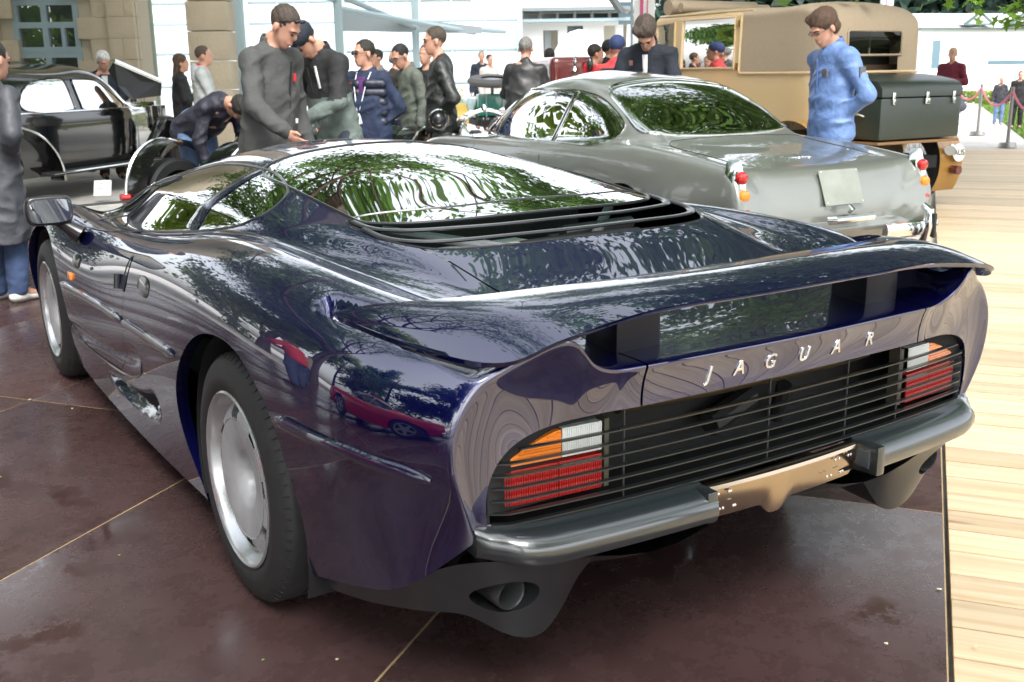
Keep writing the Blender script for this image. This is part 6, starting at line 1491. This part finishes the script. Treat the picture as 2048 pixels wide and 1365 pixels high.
def person(px, depth, h, face, label, lean=0.0, head=(0,0), arms=('down','down'), coat='jacket', top=None, legs=None, hair='dark', style='short', res=.014, group=None,
           at=None, z0=0.0, collar=None, extra=(), shirt=None, fat=1.0, skin=None, hips=0.0, longcoat=False, shoe=None, roll=0.0, name='person'):
    """face: direction the chest points to, degrees clockwise from the camera's view direction (0 = away from us, 90 = to the right, 180 = to us)"""
    p = Vector(at) if at is not None else cam_at(px, depth)
    root = empty(name, (p.x, p.y, z0), -YAW-math.radians(face), label, 'person', group)
    s = h/1.76; S = lambda v: Vector(v)*s
    hipc = Vector((0, hips, .95))
    RL = Rx(-lean)                                    # lean forward (towards +y)
    def T(v): return (hipc+RL @ (Vector(v)-Vector((0,0,.95))))*s
    sh = [T((sg*.175,0,1.395)) for sg in (-1,1)]
    el, wr, hd = [], [], []
    RA = Rx(-lean*.35)
    for k, sg in enumerate((-1,1)):
        a = ARMS[arms[k]] if isinstance(arms[k], str) else arms[k]; e = sh[k]+RA @ Vector((sg*a[0][0], a[0][1], a[0][2]))*s; w = sh[k]+RA @ Vector((sg*a[1][0], a[1][1], a[1][2]))*s
        el.append(e); wr.append(w); hd.append(w+(w-e).normalized()*.085*s)
    nk = T((0,.0,1.475)); HR = RL @ Rz(head[1]) @ Rx(-head[0]) @ Ry(roll)
    hc = nk+RL @ Rx(-head[0]*.5) @ Vector((0,.015,.075))*s+HR @ Vector((0,.015,.085))*s
    def HD(v): return hc+HR @ Vector(v)*s
    HRl = [list(r) for r in HR]
    f = fat; C = lambda a, b, ra, rb, *r: ('cone', tuple(a), tuple(b), ra*s, rb*s, *r)
    def E(v, r, k=None):
        return ('ell', tuple(HD(v)), tuple(x*s for x in r), HRl, k if k else .012)
    # body: one continuous figure
    kn = [S((sg*.105,.02,.49)) for sg in (-1,1)]; an = [S((sg*.11,-.03,.09)) for sg in (-1,1)]; hp = [Vector((sg*.09,hips*.8,.90))*s for sg in (-1,1)]
    B = [C(T((0,0,.98)), T((0,.0,1.22)), .135*f, .13*f, (1.15,.8,1)), C(T((0,.0,1.22)), T((0,-.01,1.38)), .135*f, .125, (1.25,.8,1)), C(T((0,-.015,1.40)), nk+RL @ Vector((0,.01,.05))*s, .075, .052)]
    for k in (0,1):
        B += [C(hp[k], kn[k], .082*f, .055), C(kn[k], an[k], .052, .038), C(an[k], an[k]+S((0,.14,-.055)), .040, .032), C(sh[k], el[k], .050, .040), C(el[k], wr[k], .038, .026), C(T((0,0,1.40)), sh[k], .07, .052)]
    face_res = min(res, .0085)
    Hd = [E((0,-.012,.03), (.074,.094,.090)), E((0,.022,-.045), (.056,.070,.070), .03), E((0,.062,-.098), (.026,.022,.022), .03), E((0,.092,-.018), (.011,.020,.024), .014), E((0,.088,-.066), (.024,.012,.012), .010), E((0,.080,.022), (.052,.018,.012), .018),
          ('cut', E((.030,.103,-.002), (.016,.014,.010)), .012), ('cut', E((-.030,.103,-.002), (.016,.014,.010)), .012), E((.078,-.012,-.015), (.012,.020,.032), .008), E((-.078,-.012,-.015), (.012,.020,.032), .008)]
    for k, sg in enumerate((-1,1)):
        d = (wr[k]-el[k]).normalized(); fw = (Vector((0,1,0))-d*d.y).normalized(); sd = d.cross(fw)
        palm = wr[k]+d*.045*s; Hd2 = [C(wr[k]-d*.02*s, wr[k]+d*.01*s, .026, .026), C(wr[k]+d*.02*s-fw*.018*s, wr[k]+d*.08*s-fw*.022*s, .017, .013), C(wr[k]+d*.02*s+fw*.018*s, wr[k]+d*.08*s+fw*.022*s, .017, .013), C(wr[k]+d*.02*s, wr[k]+d*.08*s, .019, .014)]
        for q, (off, ln) in enumerate(((-.030,.050),(-.010,.064),(.010,.068),(.030,.060))):
            a = wr[k]+d*.082*s+fw*off*s; b = a+d*ln*.55*s+sd*(-sg)*.006*s; c = b+d*ln*.42*s+sd*(-sg)*.022*s
            Hd2 += [('cone', tuple(a), tuple(b), .0092*s, .0085*s, None, .003), ('cone', tuple(b), tuple(c), .0085*s, .0072*s, None, .003)]
        a = wr[k]+d*.025*s+fw*.030*s; b = a+d*.035*s+fw*.025*s; Hd2 += [('cone', tuple(a), tuple(b), .012*s, .010*s, None, .006), ('cone', tuple(b), tuple(b+d*.03*s+fw*.004*s), .010*s, .008*s, None, .006)]
        B += Hd2
    V_, F_ = sdf_mesh(B+Hd, face_res if res < .012 else res*.8, .02*s, smooth_it=1)
    fast_mesh('body', V_, F_, skin or skin_m, root)
    # jacket
    J = []
    hem = .47 if longcoat else (.74 if coat == 'coat' else .86)
    J += [C(T((0,0,hem if lean < .5 else .88)), T((0,.0,1.16)), (.205 if longcoat else .168)*f, .150*f, (1.18,.95 if longcoat else .86,1)), C(T((0,.0,1.14)), T((0,-.012,1.37)), .148*f, .128, (1.28,.86,1)), C(T((0,-.012,1.40)), T((0,-.005,1.475)), .10, .072)]
    for k in (0,1): J += [C(T((0,-.01,1.445)), sh[k], .050, .060), C(T((0,-.01,1.36)), sh[k], .085, .062), C(sh[k], el[k], .064, .056), C(el[k], wr[k], .056, .046)]
    J += [('cut', C(nk+RL @ Vector((0,.03,.02))*s, nk+RL @ Vector((0,.02,.16))*s, .055, .075), .01)]
    if lean < .5: J += [('cut', ('box', tuple(S((0,0,hem-.35))), tuple(S((1,1,.30))), .01), .015)]
    r_ = random.Random(sum(map(ord, label))); ph = [r_.uniform(0, 6) for _ in range(6)]
    def folds(P):
        Q = P/s; q1 = np.stack([Q[...,0]*7+ph[0], Q[...,1]*7+ph[1], Q[...,2]*13+ph[2]+Q[...,0]*5], -1); q2 = Q*24+ph[3]
        a = vnoise(q1+.6*vnoise(Q*5+ph[4])[..., None]); return -.017*(1-np.abs(2*a-1))**2+.004*vnoise(q2)+.004
    Vj, Fj = sdf_mesh(J, res, .028*s, warp=folds, smooth_it=1)
    jm = top or cloth('jacket_grey', (.05,.05,.05))
    jk = fast_mesh('coat' if (coat == 'coat' or longcoat) else 'jacket', Vj, Fj, jm, root)
    if isinstance(jm, (list, tuple)):
        me = jk.data; zc = np.array([(RL.inverted() @ (Vector(q.center)/s-hipc)).z for q in me.polygons]); me.polygons.foreach_set('material_index', (zc < .23).astype(np.int32))
    # trousers and shoes
    L = [C(Vector((0,hips*.9,.93))*s, Vector((0,hips,1.0))*s, .135*f, .13*f, (1.2,.85,1))]
    for k in (0,1): L += [C(hp[k], kn[k], .102*f, .078), C(kn[k], an[k]+S((0,.01,0)), .076, .066)]
    Vl, Fl = sdf_mesh(L, res*1.15, .025*s, warp=lambda P: folds(P)*.8, smooth_it=1); fast_mesh('trousers', Vl, Fl, legs or cloth('trousers_dark', (.025,.027,.03)), root)
    for k in (0,1):
        m = MB(); a = an[k]; o_ = []
        Vs, Fs = sdf_mesh([C(a+S((0,-.02,-.045)), a+S((0,.16,-.062)), .044, .034, (1,1,.8)), C(a+S((0,0,-.01)), a+S((0,.02,-.04)), .045, .045)], res, .02*s, smooth_it=1); fast_mesh('shoe', Vs, Fs, shoe or cloth('dark_shoe', (.02,.018,.016), .5), root)
    # hair
    if style != 'none':
        Hh = []
        if style == 'bald': Hh = [E((0,-.045,-.005), (.080,.066,.050))]
        elif style == 'short': Hh = [E((0,-.019,.038), (.0785,.098,.090)), ('cut', ('ell', tuple(HD((0,.100,.0))), tuple(x*s for x in (.085,.085,.086)), HRl), .012), ('cut', ('ell', tuple(HD((0,.0,-.11))), tuple(x*s for x in (.12,.12,.075)), HRl), .012)]
        elif style == 'thick': Hh = [E((0,-.022,.050), (.090,.108,.094)), E((0,-.06,-.02), (.082,.062,.066)), E((.05,.03,.09), (.045,.05,.035)), ('cut', ('ell', tuple(HD((0,.095,-.03))), tuple(x*s for x in (.085,.070,.085)), HRl), .012)]
        elif style == 'long': Hh = [E((0,-.022,.045), (.086,.102,.092)), ('cone', tuple(HD((0,-.05,0))), tuple(HD((0,-.10,-.26))), .085*s, .07*s, (1.1,.7,1)), ('cut', ('ell', tuple(HD((0,.095,-.03))), tuple(x*s for x in (.08,.070,.095)), HRl), .012)]
        if Hh:
            hm = mat('hair_'+hair, hair_mats[hair], .55, noise=(50,.5), bump=(130,.8,.012))
            def tuft(P): return .004*np.sin(130*P[...,0])*np.sin(110*P[...,1]+60*P[...,2])
            Vh, Fh = sdf_mesh(Hh, face_res, .015*s, warp=tuft, smooth_it=1); fast_mesh('hair', Vh, Fh, hm, root)
    if res < .0135:
        for sg in (-1,1):
            mm = MB(); mm.sphere(HD((sg*.031,.088,-.003)), (.012*s,.009*s,.006*s), 10, 6, M=HR); mm.obj('eye', mat('eye_dark', (.03,.02,.018), .3), root)
            mm = MB(); mm.tube([HD((sg*.014,.098,.020)), HD((sg*.032,.096,.026)), HD((sg*.050,.083,.020))], .0040*s, 5); mm.obj('eyebrow', mat('brow_'+hair, tuple(.6*c_ for c_ in hair_mats[hair]), .7), root)
        mm = MB(); mm.tube([HD((-.020,.091,-.068)), HD((0,.100,-.067)), HD((.020,.091,-.068))], .0045*s, 5); mm.obj('lips', mat('lips', (.30,.10,.08), .5), root)
    # collar, shirt front, extras (in head or torso space)
    def add_prim(nm, prims, m_, rs=None, **k):
        Va, Fa = sdf_mesh(prims, rs or face_res, .012*s, smooth_it=1, **k); return fast_mesh(nm, Va, Fa, m_, root)
    if collar: add_prim('collar', [C(nk+RL @ Vector((0,-.015,-.03))*s, nk+RL @ Vector((0,-.005,.030))*s, .080, .074), ('cut', C(nk+RL @ Vector((0,.005,-.06))*s, nk+RL @ Vector((0,.01,.09))*s, .062, .066), .006), ('cut', ('box', tuple(nk+RL @ Vector((0,.10,.03))*s), tuple(S((.028,.06,.09))), .01), .01)], collar)
    fr = lambda x, z, y=.125: T((x, y*1.0, z))
    for ex in extra:
        k0 = ex[0]
        if k0 == 'sunglasses_up' or k0 == 'sunglasses' or k0 == 'glasses':
            up = k0 == 'sunglasses_up'; zz, yy = (.085,.075) if up else (.002,.100); mm = MB(); mt = mat('dark_lens_glasses', (.01,.012,.014), .08, coat=1) if k0 != 'glasses' else mat('thin_frame', (.15,.13,.12), .3, .5)
            for sg in (-1,1):
                if k0 == 'glasses': mm.tube([HD((sg*.031+.019*math.cos(a), yy, zz+.014*math.sin(a))) for a in np.linspace(0, 6.28, 15)[:-1]], .0018*s, 5, closed=True)
                else: mm.sphere(HD((sg*.033, yy, zz)), (.027*s,.010*s,.019*s), 12, 8, M=HR @ Rx(-.5 if up else 0))
                mm.tube([HD((sg*.058, yy-.005, zz)), HD((sg*.079, .02, zz-(.045 if up else 0)*.8)), HD((sg*.080,-.02, zz-(.07 if up else .008)))], .0032*s, 5)
            mm.tube([HD((-.012, yy+.006, zz+.004)), HD((.012, yy+.006, zz+.004))], .003*s, 5); mm.obj('glasses', mt, root)
            root.children[-1]['kind'] = 'stuff' if k0 == 'glasses' else 'part'
            if 'kind' in root.children[-1] and root.children[-1]['kind'] == 'part': del root.children[-1]['kind']
        elif k0 == 'cap':
            add_prim('cap', [E((0,-.012,.055), (.090,.108,.080)), E((0,.125,.035), (.070,.062,.012), .02), ('cut', ('ell', tuple(HD((0,0,-.06))), tuple(x*s for x in (.085,.10,.085)), HRl), .01)], ex[1])
        elif k0 == 'beanie': add_prim('beanie', [E((0,-.018,.052), (.090,.105,.095)), ('cut', ('ell', tuple(HD((0,.10,-.05))), tuple(x*s for x in (.085,.085,.085)), HRl), .01)], ex[1])
        elif k0 == 'shirt':      # strip of shirt / open front
            w_ = ex[2] if len(ex) > 2 else .035; z1, z2 = (1.06, 1.42)
            mm = MB(); mm.grid([[fr(x*w_*(.4+.6*(z-z1)/(z2-z1)), z, .118+.012*math.cos(x*1.2)+.012*(1.42-z)) for x in np.linspace(-1,1,5)] for z in np.linspace(z1,z2,8)], flip=True); mm.obj('shirt', ex[1], root)
        elif k0 == 'zip':
            mm = MB(); mm.tube([fr(ex[2] if len(ex) > 2 else 0, z, .135*f-.0*z+.004*math.sin(z*9)) for z in np.linspace(hem+.02, 1.40, 12)], .007*s, 5); mm.obj('zip', ex[1], root)
        elif k0 == 'patch':      # ('patch', mat, x, z, w, h, y)
            mm = MB(); mm.box(fr(ex[2], ex[3], ex[6] if len(ex) > 6 else .13), (ex[4]*s,.012*s,ex[5]*s), R=RL, bev=.003*s); mm.obj('patch', ex[1], root)
        elif k0 == 'armpatch':
            mid = sh[ex[2]]*.62+el[ex[2]]*.38; mm = MB(); d_ = (mid-T((0,0,1.2))); d_.z = 0; d_.normalize(); mm.box(mid+d_*.066*s, (.055*s,.012*s,.075*s), rz=math.atan2(d_.y, d_.x)+math.pi/2, bev=.003); mm.obj('arm_patch', ex[1], root)
        elif k0 == 'lanyard':
            mm = MB(); mm.tube([fr(-.075,1.46,.06), fr(-.06,1.35,.135), fr(-.02,1.2,.15), fr(.02,1.08,.155)], .006*s, 5); mm.tube([fr(.075,1.46,.06), fr(.07,1.35,.135), fr(.05,1.2,.15), fr(.03,1.08,.155)], .006*s, 5); o_ = mm.obj('lanyard', ex[1], root); o_['kind'] = 'stuff'
            mm = MB(); mm.box(fr(.03,1.03,.16), (.075*s,.008*s,.10*s), R=RL @ Ry(.3), bev=.002); mm.obj('pass_card', ex[1], root)
        elif k0 == 'hood': add_prim('hood', [C(T((0,-.09,1.36)), T((0,-.10,1.47)), .085, .07, (1.3,.8,1)), ('ell', tuple(T((0,-.03,1.46))), tuple(x*s for x in (.11,.09,.05)), None, .03)], ex[1], rs=res)
        elif k0 == 'backpack': add_prim('backpack', [('box', tuple(T((0,-.19,1.22))), tuple(S((.13,.07,.20))), .05*s)], ex[1], rs=res)
        elif k0 == 'quilt':
            for zz in (1.00,1.09,1.18,1.27,1.35):
                for sg in (-1,1): add_prim('padding', [('cone', tuple(fr(sg*.055, zz, .098)), tuple(fr(sg*.175, zz, .035)), .050*s, .050*s)], ex[1], rs=res)
        elif k0 == 'brim': pass
        elif k0 == 'shirt_tail': add_prim('shirt_tail', [C(T((0,0,.84)), T((0,0,.90)), .150*f, .155*f, (1.18,.86,1)), ('cut', ('box', tuple(S((0,0,.55))), tuple(S((1,1,.26))), .01), .01)], ex[1], rs=res)
    return root
denim = cloth('blue_denim', (.045,.075,.16), .85, 16, .4); denim_l = cloth('light_denim', (.12,.19,.34), .85, 16, .4); denim_d = cloth('dark_denim', (.035,.045,.065), .85, 16, .4)
white_sh = cloth('white_shirt', (.75,.76,.78)); blk = cloth('black_cloth', (.012,.012,.014)); navy = cloth('navy_cloth', (.012,.018,.035)); redc = cloth('red_cloth', (.55,.02,.03)); char = cloth('charcoal_jacket', (.062,.064,.062), .85)
# prominent figures
person(532, 7.3, 1.87, 122, 'tall man in charcoal jacket, sunglasses pushed up on his head, reaching down', lean=.13, fat=1.08, head=(.55,.2), arms=('down','reach'), top=char, legs=denim_l, hair='short', style='short', res=.0105, collar=char,
       extra=(('sunglasses_up',),('zip',blk,-.02),('patch',redc,-.07,1.30,.018,.05),('shirt_tail',redc),('patch',white_sh,-.10,1.03,.02,.03)))
person(668, 8.4, 1.85, 222, 'man in dark cap and two tone black and grey jacket bending his head down', lean=.22, head=(.75,-.1), arms=('front','pocket'), top=[cloth('black_yoke', (.016,.017,.018)), cloth('grey_green_panel', (.13,.165,.15))], legs=denim_d, style='short', hair='dark', res=.0115, collar=blk,
       extra=(('cap',cloth('blue_black_cap', (.012,.017,.028))),('zip',blk,.02),('patch',white_sh,-.07,1.33,.018,.16)))
person(735, 9.8, 1.68, 205, 'man in sunglasses and padded navy waistcoat with white lanyard and pass', head=(.05,-.55), arms=('pocket','down'), top=cloth('navy_jumper', (.012,.022,.055)), legs=denim_d, hair='dark', style='short', res=.012, fat=1.15,
       extra=(('sunglasses',),('quilt',cloth('navy_padding', (.012,.016,.034), .5, 12, .5, .15)),('shirt',cloth('purple_print', (.11,.03,.16)),.045),('lanyard',white_sh),('patch',redc,.10,1.36,.02,.02,.15)))
person(1668, 8.15, 1.82, 250, 'man with tousled brown hair in a light blue jacket beside the dark trunk', lean=.04, head=(.50,.05), arms=('pocket','pocket'), top=cloth('light_blue_jacket', (.12,.21,.44), .6, 10, .8, .15), legs=denim_l, hair='brown', style='thick', res=.0105, collar=cloth('blue_collar', (.08,.14,.32)),
       extra=(('glasses',),('patch',cloth('dark_badge', (.10,.10,.11)),-.09,1.30,.055,.06),('armpatch',cloth('dark_badge', (.10,.10,.11)),0),('zip',cloth('blue_collar', (.08,.14,.32)),.0)))
person(1300, 9.5, 1.90, 200, 'man in dark navy overcoat looking down over the grey coupe roof', lean=.16, head=(.85,.1), arms=('front','front'), coat='coat', top=cloth('navy_overcoat', (.012,.016,.026), .85), hair='short', style='thick', res=.0115, collar=navy,
       extra=(('shirt',white_sh,.022),('patch',cloth('brown_badge', (.2,.1,.08)),.11,1.36,.03,.04,.14)))
person(880, 10.2, 1.80, 262, 'bearded young man in black bomber jacket standing in profile', head=(.10,.0), arms=('pocket','down'), top=cloth('black_bomber', (.018,.021,.020), .5, 12, .8, .2), legs=cloth('grey_jeans', (.055,.058,.058)), hair='short', style='short', res=.0125,
       extra=())
person(826, 11.4, 1.70, 236, 'smiling man with glasses in olive grey field jacket', lean=.12, head=(.35,.1), arms=('down','down'), top=cloth('olive_jacket', (.10,.115,.095)), legs=cloth('slate_jeans', (.06,.08,.11)), hair='black', style='short', res=.0125, extra=(('glasses',),), collar=cloth('olive_jacket', (.10,.115,.095)))
person(790, 13.0, 1.66, 60, 'bald man in dark brown jacket with hands behind his back', head=(.05,-.2), arms=('back','back'), top=cloth('dark_brown_jacket', (.030,.022,.020)), hair='grey', style='bald', res=.015)
person(856, 13.2, 1.72, 215, 'man in black behind the bearded man', arms=('down','down'), top=blk, hair='brown', style='short', res=.016)
person(757, 15.5, 1.72, 230, 'head of a dark haired man just behind the padded waistcoat', top=cloth('grey_top', (.2,.2,.21)), hair='dark', style='short', res=.018)
person(690, 11.2, 1.42, 250, 'short black haired person in blue jeans half hidden behind the capped man', top=cloth('dark_blue_top', (.03,.04,.07)), legs=denim, hair='black', style='short', res=.017)
person(12, 6.1, 1.62, 28, 'man in long dark grey raincoat and blue jeans at the left edge', lean=.10, head=(.1,0), arms=('pocket','pocket'), coat='coat', longcoat=True, top=cloth('grey_raincoat', (.045,.048,.058), .6, 8, .6, .2), legs=denim, hair='dark', style='short', res=.0115, shoe=cloth('white_trainer', (.65,.65,.62), .6), at=(-.87,4.70,0))
person(205, 14.9, 1.74, 150, 'white haired man in dark jacket standing behind the open bonnet', head=(.45,.2), arms=('front','front'), top=navy, hair='white', style='thick', res=.014, extra=(('shirt',white_sh,.04),))
person(52, 16.2, 1.62, 20, 'person with reddish brown hair behind the saloon roof', top=blk, hair='brown', style='short', res=.018)
person(360, 15.0, 1.68, 75, 'woman with long brown hair in a black jacket, in profile', arms=('fold','fold'), top=blk, hair='brown', style='long', res=.015)
person(406, 14.0, 1.76, 80, 'man in pale grey hooded top with red collar by the stone pier', arms=('down','front'), top=cloth('pale_grey_hoodie', (.40,.42,.42)), legs=denim_d, hair='short', style='short', res=.014, collar=redc, extra=(('hood',cloth('pale_grey_hoodie', (.40,.42,.42))),))
# man bending down, dark padded jacket, jeans towards us
person(388, 9.6, 1.72, 128, 'person in blue jeans and dark puffy jacket bending far over behind the roadster', lean=1.12, head=(.6,0), arms=('low','low'), top=cloth('dark_puffy_jacket', (.018,.018,.032), .6, 7, 1.0), legs=denim_l, hair='dark', style='short', res=.0135, hips=-.05)
person(963, 27, 1.90, 170, 'man in navy top in the distance beside his companion', top=navy, hair='grey', style='short', res=.02)
person(979, 26, 1.80, 150, 'dark haired person in a pale top far behind the green racer', top=cloth('pale_beige_top', (.55,.52,.48)), hair='black', style='short', res=.02)
person(1050, 12.2, 1.76, 10, 'broad man in black leather jacket seen from behind', head=(.1,0), arms=('front','front'), top=cloth('black_leather', (.013,.014,.015), .35, 8, .8, .4), hair='grey', style='short', res=.0135, fat=1.2, lean=.05)
person(1099, 14.5, 1.68, 0, 'person in a white and navy top behind the maroon car', top=[cloth('white_top', (.7,.7,.7)), navy], hair='dark', style='short', res=.018)
person(1187, 13.4, 1.70, 75, 'young person in red hooded jacket in profile', top=redc, hair='dark', style='short', res=.0145, extra=(('hood',redc),))
person(1215, 14.2, 1.77, 60, 'man in black jacket between the red jackets', top=blk, hair='black', style='short', res=.016)
person(1233, 12.0, 1.74, 25, 'person in blue beanie and coral red coat with a black rucksack', top=cloth('coral_coat', (.62,.06,.07)), style='none', res=.0145, extra=(('beanie',cloth('blue_beanie', (.03,.05,.14))),('backpack',blk)), coat='coat')
person(1903, 19.5, 1.70, 215, 'blond woman in maroon jacket and black trousers on the walkway', arms=('fold','down'), top=cloth('maroon_jacket', (.14,.012,.03)), legs=blk, hair='blond', style='short', res=.017)
person(2005, 25.5, 1.12, 190, 'fair haired child in dark jacket behind the nearest rope post', top=cloth('child_jacket', (.03,.03,.04)), legs=denim_l, hair='blond', style='short', res=.018)
person(2042, 24.0, 1.25, 200, 'child in black coat and black leggings at the right edge', top=blk, legs=blk, hair='dark', style='short', res=.018, coat='coat')
person(0, 0, 1.76, 0, 'man in red jacket leaning forward, mirrored in the blue flank', lean=.3, head=(.3,0), arms=('front','front'), top=redc, legs=denim, hair='brown', style='thick', res=.02, at=(-3.5,3.9,0))
person(0, 0, 1.70, 0, 'person in khaki jacket by the red coupe, mirrored in the blue flank', top=cloth('khaki', (.28,.24,.15)), legs=denim, hair='dark', style='short', res=.022, at=(-4.3,4.9,0))
# ---------------------------------------------------------------- green racer and maroon car in the distance
gr = empty('vintage_racer', tuple(cam_at(985, 20.5)), -YAW+math.radians(12), 'small green vintage racer with its spare wheel laid on the tail', 'car')
racing_green = mat('racing_green', (.01,.16,.12), .25, coat=.8)
m = MB(); m.box((0,.0,.78), (.62,.30,.42), bev=.05); m.obj('fuel_tank', racing_green, gr)
m = MB(); m.tube([(-.16,-.16,.56),(-.16,-.17,.99)], .012, 6); m.obj('tank_strap', white_post, gr); m = MB(); m.tube([(.16,-.16,.56),(.16,-.17,.99)], .012, 6); m.obj('tank_strap', white_post, gr)
m = MB(); M = Matrix.Translation((0,.0,1.22)) @ Matrix.Rotation(math.radians(8), 4, 'X'); m.lathe([(.22,-.06),(.42,-.07),(.48,-.02),(.48,.02),(.42,.07),(.22,.06)], 32, M); m.obj('spare_tyre', mat('dusty_tyre', (.10,.10,.10), .8), gr); m = MB(); m.lathe([(0,.03),(.22,.03),(.23,-.02)], 24, M); m.obj('spare_rim', alloy, gr)
m = MB(); m.tube([(0,.05,.95),(0,.05,1.18)], .03, 8); m.obj('spare_bracket', grey_trim, gr)
m = MB(); m.box((0,-.10,.50), (.70,.02,.12)); m.obj('number_plate', mat('plate_black', (.03,.03,.03), .5), gr)
text_obj('UL 4850', .13, .004, white_sh, gr, 'plate_letters', M=Matrix.Translation((0,-.12,.50)) @ Matrix.Rotation(math.radians(90), 4, 'X'))
m = MB(); m.lathe([(0,0),(.13,0),(.13,.01)], 24, Matrix.Translation((0,-.16,.34)) @ Matrix.Rotation(math.radians(90), 4, 'X') @ Matrix.Diagonal((1,.75,1,1))); m.obj('oval_plate', mat('white_enamel', (.75,.76,.72), .3), gr)
m = MB(); m.box((0,.9,.72), (.72,1.8,.40), bev=.12); m.obj('body', racing_green, gr); m = MB(); m.box((0,.9,.45), (.6,2.6,.12)); m.obj('chassis', matt_black, gr)
for sg in (-1,1):
    simple_wheel(gr, sg, sg*.62, .15, .37, .15, 'wire', rimR=.26); simple_wheel(gr, sg, sg*.62, 2.3, .37, .13, 'wire', rimR=.26)
    m = MB(); m.grid([[(sg*x, .15-.42*math.cos(a), .40+.42*math.sin(a)) for x in (.52,.62,.72)] for a in np.linspace(.1, 2.6, 16)], flip=(sg < 0)); m.obj('mudguard', mat('ochre_guard', (.5,.35,.06), .4), gr)
mc = empty('vintage_tourer', tuple(cam_at(1145, 13.4)), -YAW+math.radians(14), 'maroon vintage car with silver mascot showing above the grey coupe roof', 'car')
maroon = mat('maroon_paint', (.13,.022,.02), .25, coat=.8)
V_, F_ = sdf_mesh([('box',(0,.4,1.05),(.30,.5,.50),.07), ('box',(0,.6,.7),(.5,1.4,.2),.08)], .03, .04); fast_mesh('body', V_, F_, maroon, mc)
m = MB(); m.tube([(.0,-.1,1.38),(.0,-.1,1.43)], [.06,.035], 12); m.sphere((.0,-.1,1.49), (.022,.03,.055), 10, 8); m.sphere((.0,-.12,1.55), (.016,.016,.02), 8, 6); m.obj('mascot', chrome, mc); mc.children[-1]['kind'] = 'stuff'
m = MB(); m.sphere((.16,-.2,1.46), (.045,.04,.08), 12, 8); m.tube([(.16,-.2,1.25),(.16,-.2,1.4)], .012, 6); m.obj('side_mirror', mat('dark_mirror_back', (.02,.03,.025), .2, coat=1), mc)
mc.children[-1]['kind'] = 'stuff'
for sg in (-1,1): simple_wheel(mc, sg, sg*.66, -1.3, .38, .14, 'wire', rimR=.26); simple_wheel(mc, sg, sg*.66, 1.3, .38, .14, 'wire', rimR=.26)
# small fallen leaves and petals on the floor
petal_m = mat('pale_petal', (.62,.55,.38), .7); leaf_f = mat('fallen_leaf', (.16,.22,.07), .7)
rp = random.Random(4)
spots = [(-1.05,-.35),(-.9,-.45),(-.75,.62),(-1.4,1.35),(-1.15,2.3),(-1.02,2.05),(-1.2,.45),(-.45,-1.25),(-.15,-1.2),(.15,-1.35),(.42,-1.28),(.6,-1.05),(-.65,-1.0),(-.3,-1.45),(.25,-1.15),(.05,-1.5)]
for k, (x, y) in enumerate(spots):
    m = MB(); s_ = rp.uniform(.005,.010); m.add([(s_*math.cos(a)*(1 if i % 2 else .7), s_*.7*math.sin(a), .001+.001*(i % 2)) for i, a in enumerate(np.linspace(0, 6.28, 7)[:-1])]+[(0,0,.003)], [(i, (i+1) % 6, 6) for i in range(6)])
    o = m.obj('fallen_petal', petal_m if k % 3 else leaf_f, smooth=False); o.location = (x, y, .001); o.rotation_euler = (0,0,rp.uniform(0,6)); props(o, 'tiny pale petal or leaf scrap lying on the brown floor', 'petal' if k % 3 else 'leaf', 'petals and scraps on the brown floor')
for x, y in ((1.15,-1.95),(1.19,-1.93)):
    m = MB(); m.add([(0,-.012,0),(.012,-.004,.004),(.010,.012,.002),(-.010,.010,.005),(-.014,-.003,.001)], [(0,1,2,3,4)]); o = m.obj('fallen_leaf', leaf_f, smooth=False); o.location = (x, y, .006); props(o, 'small green leaf lying on the pale planks', 'leaf', 'leaves on the pale planks')
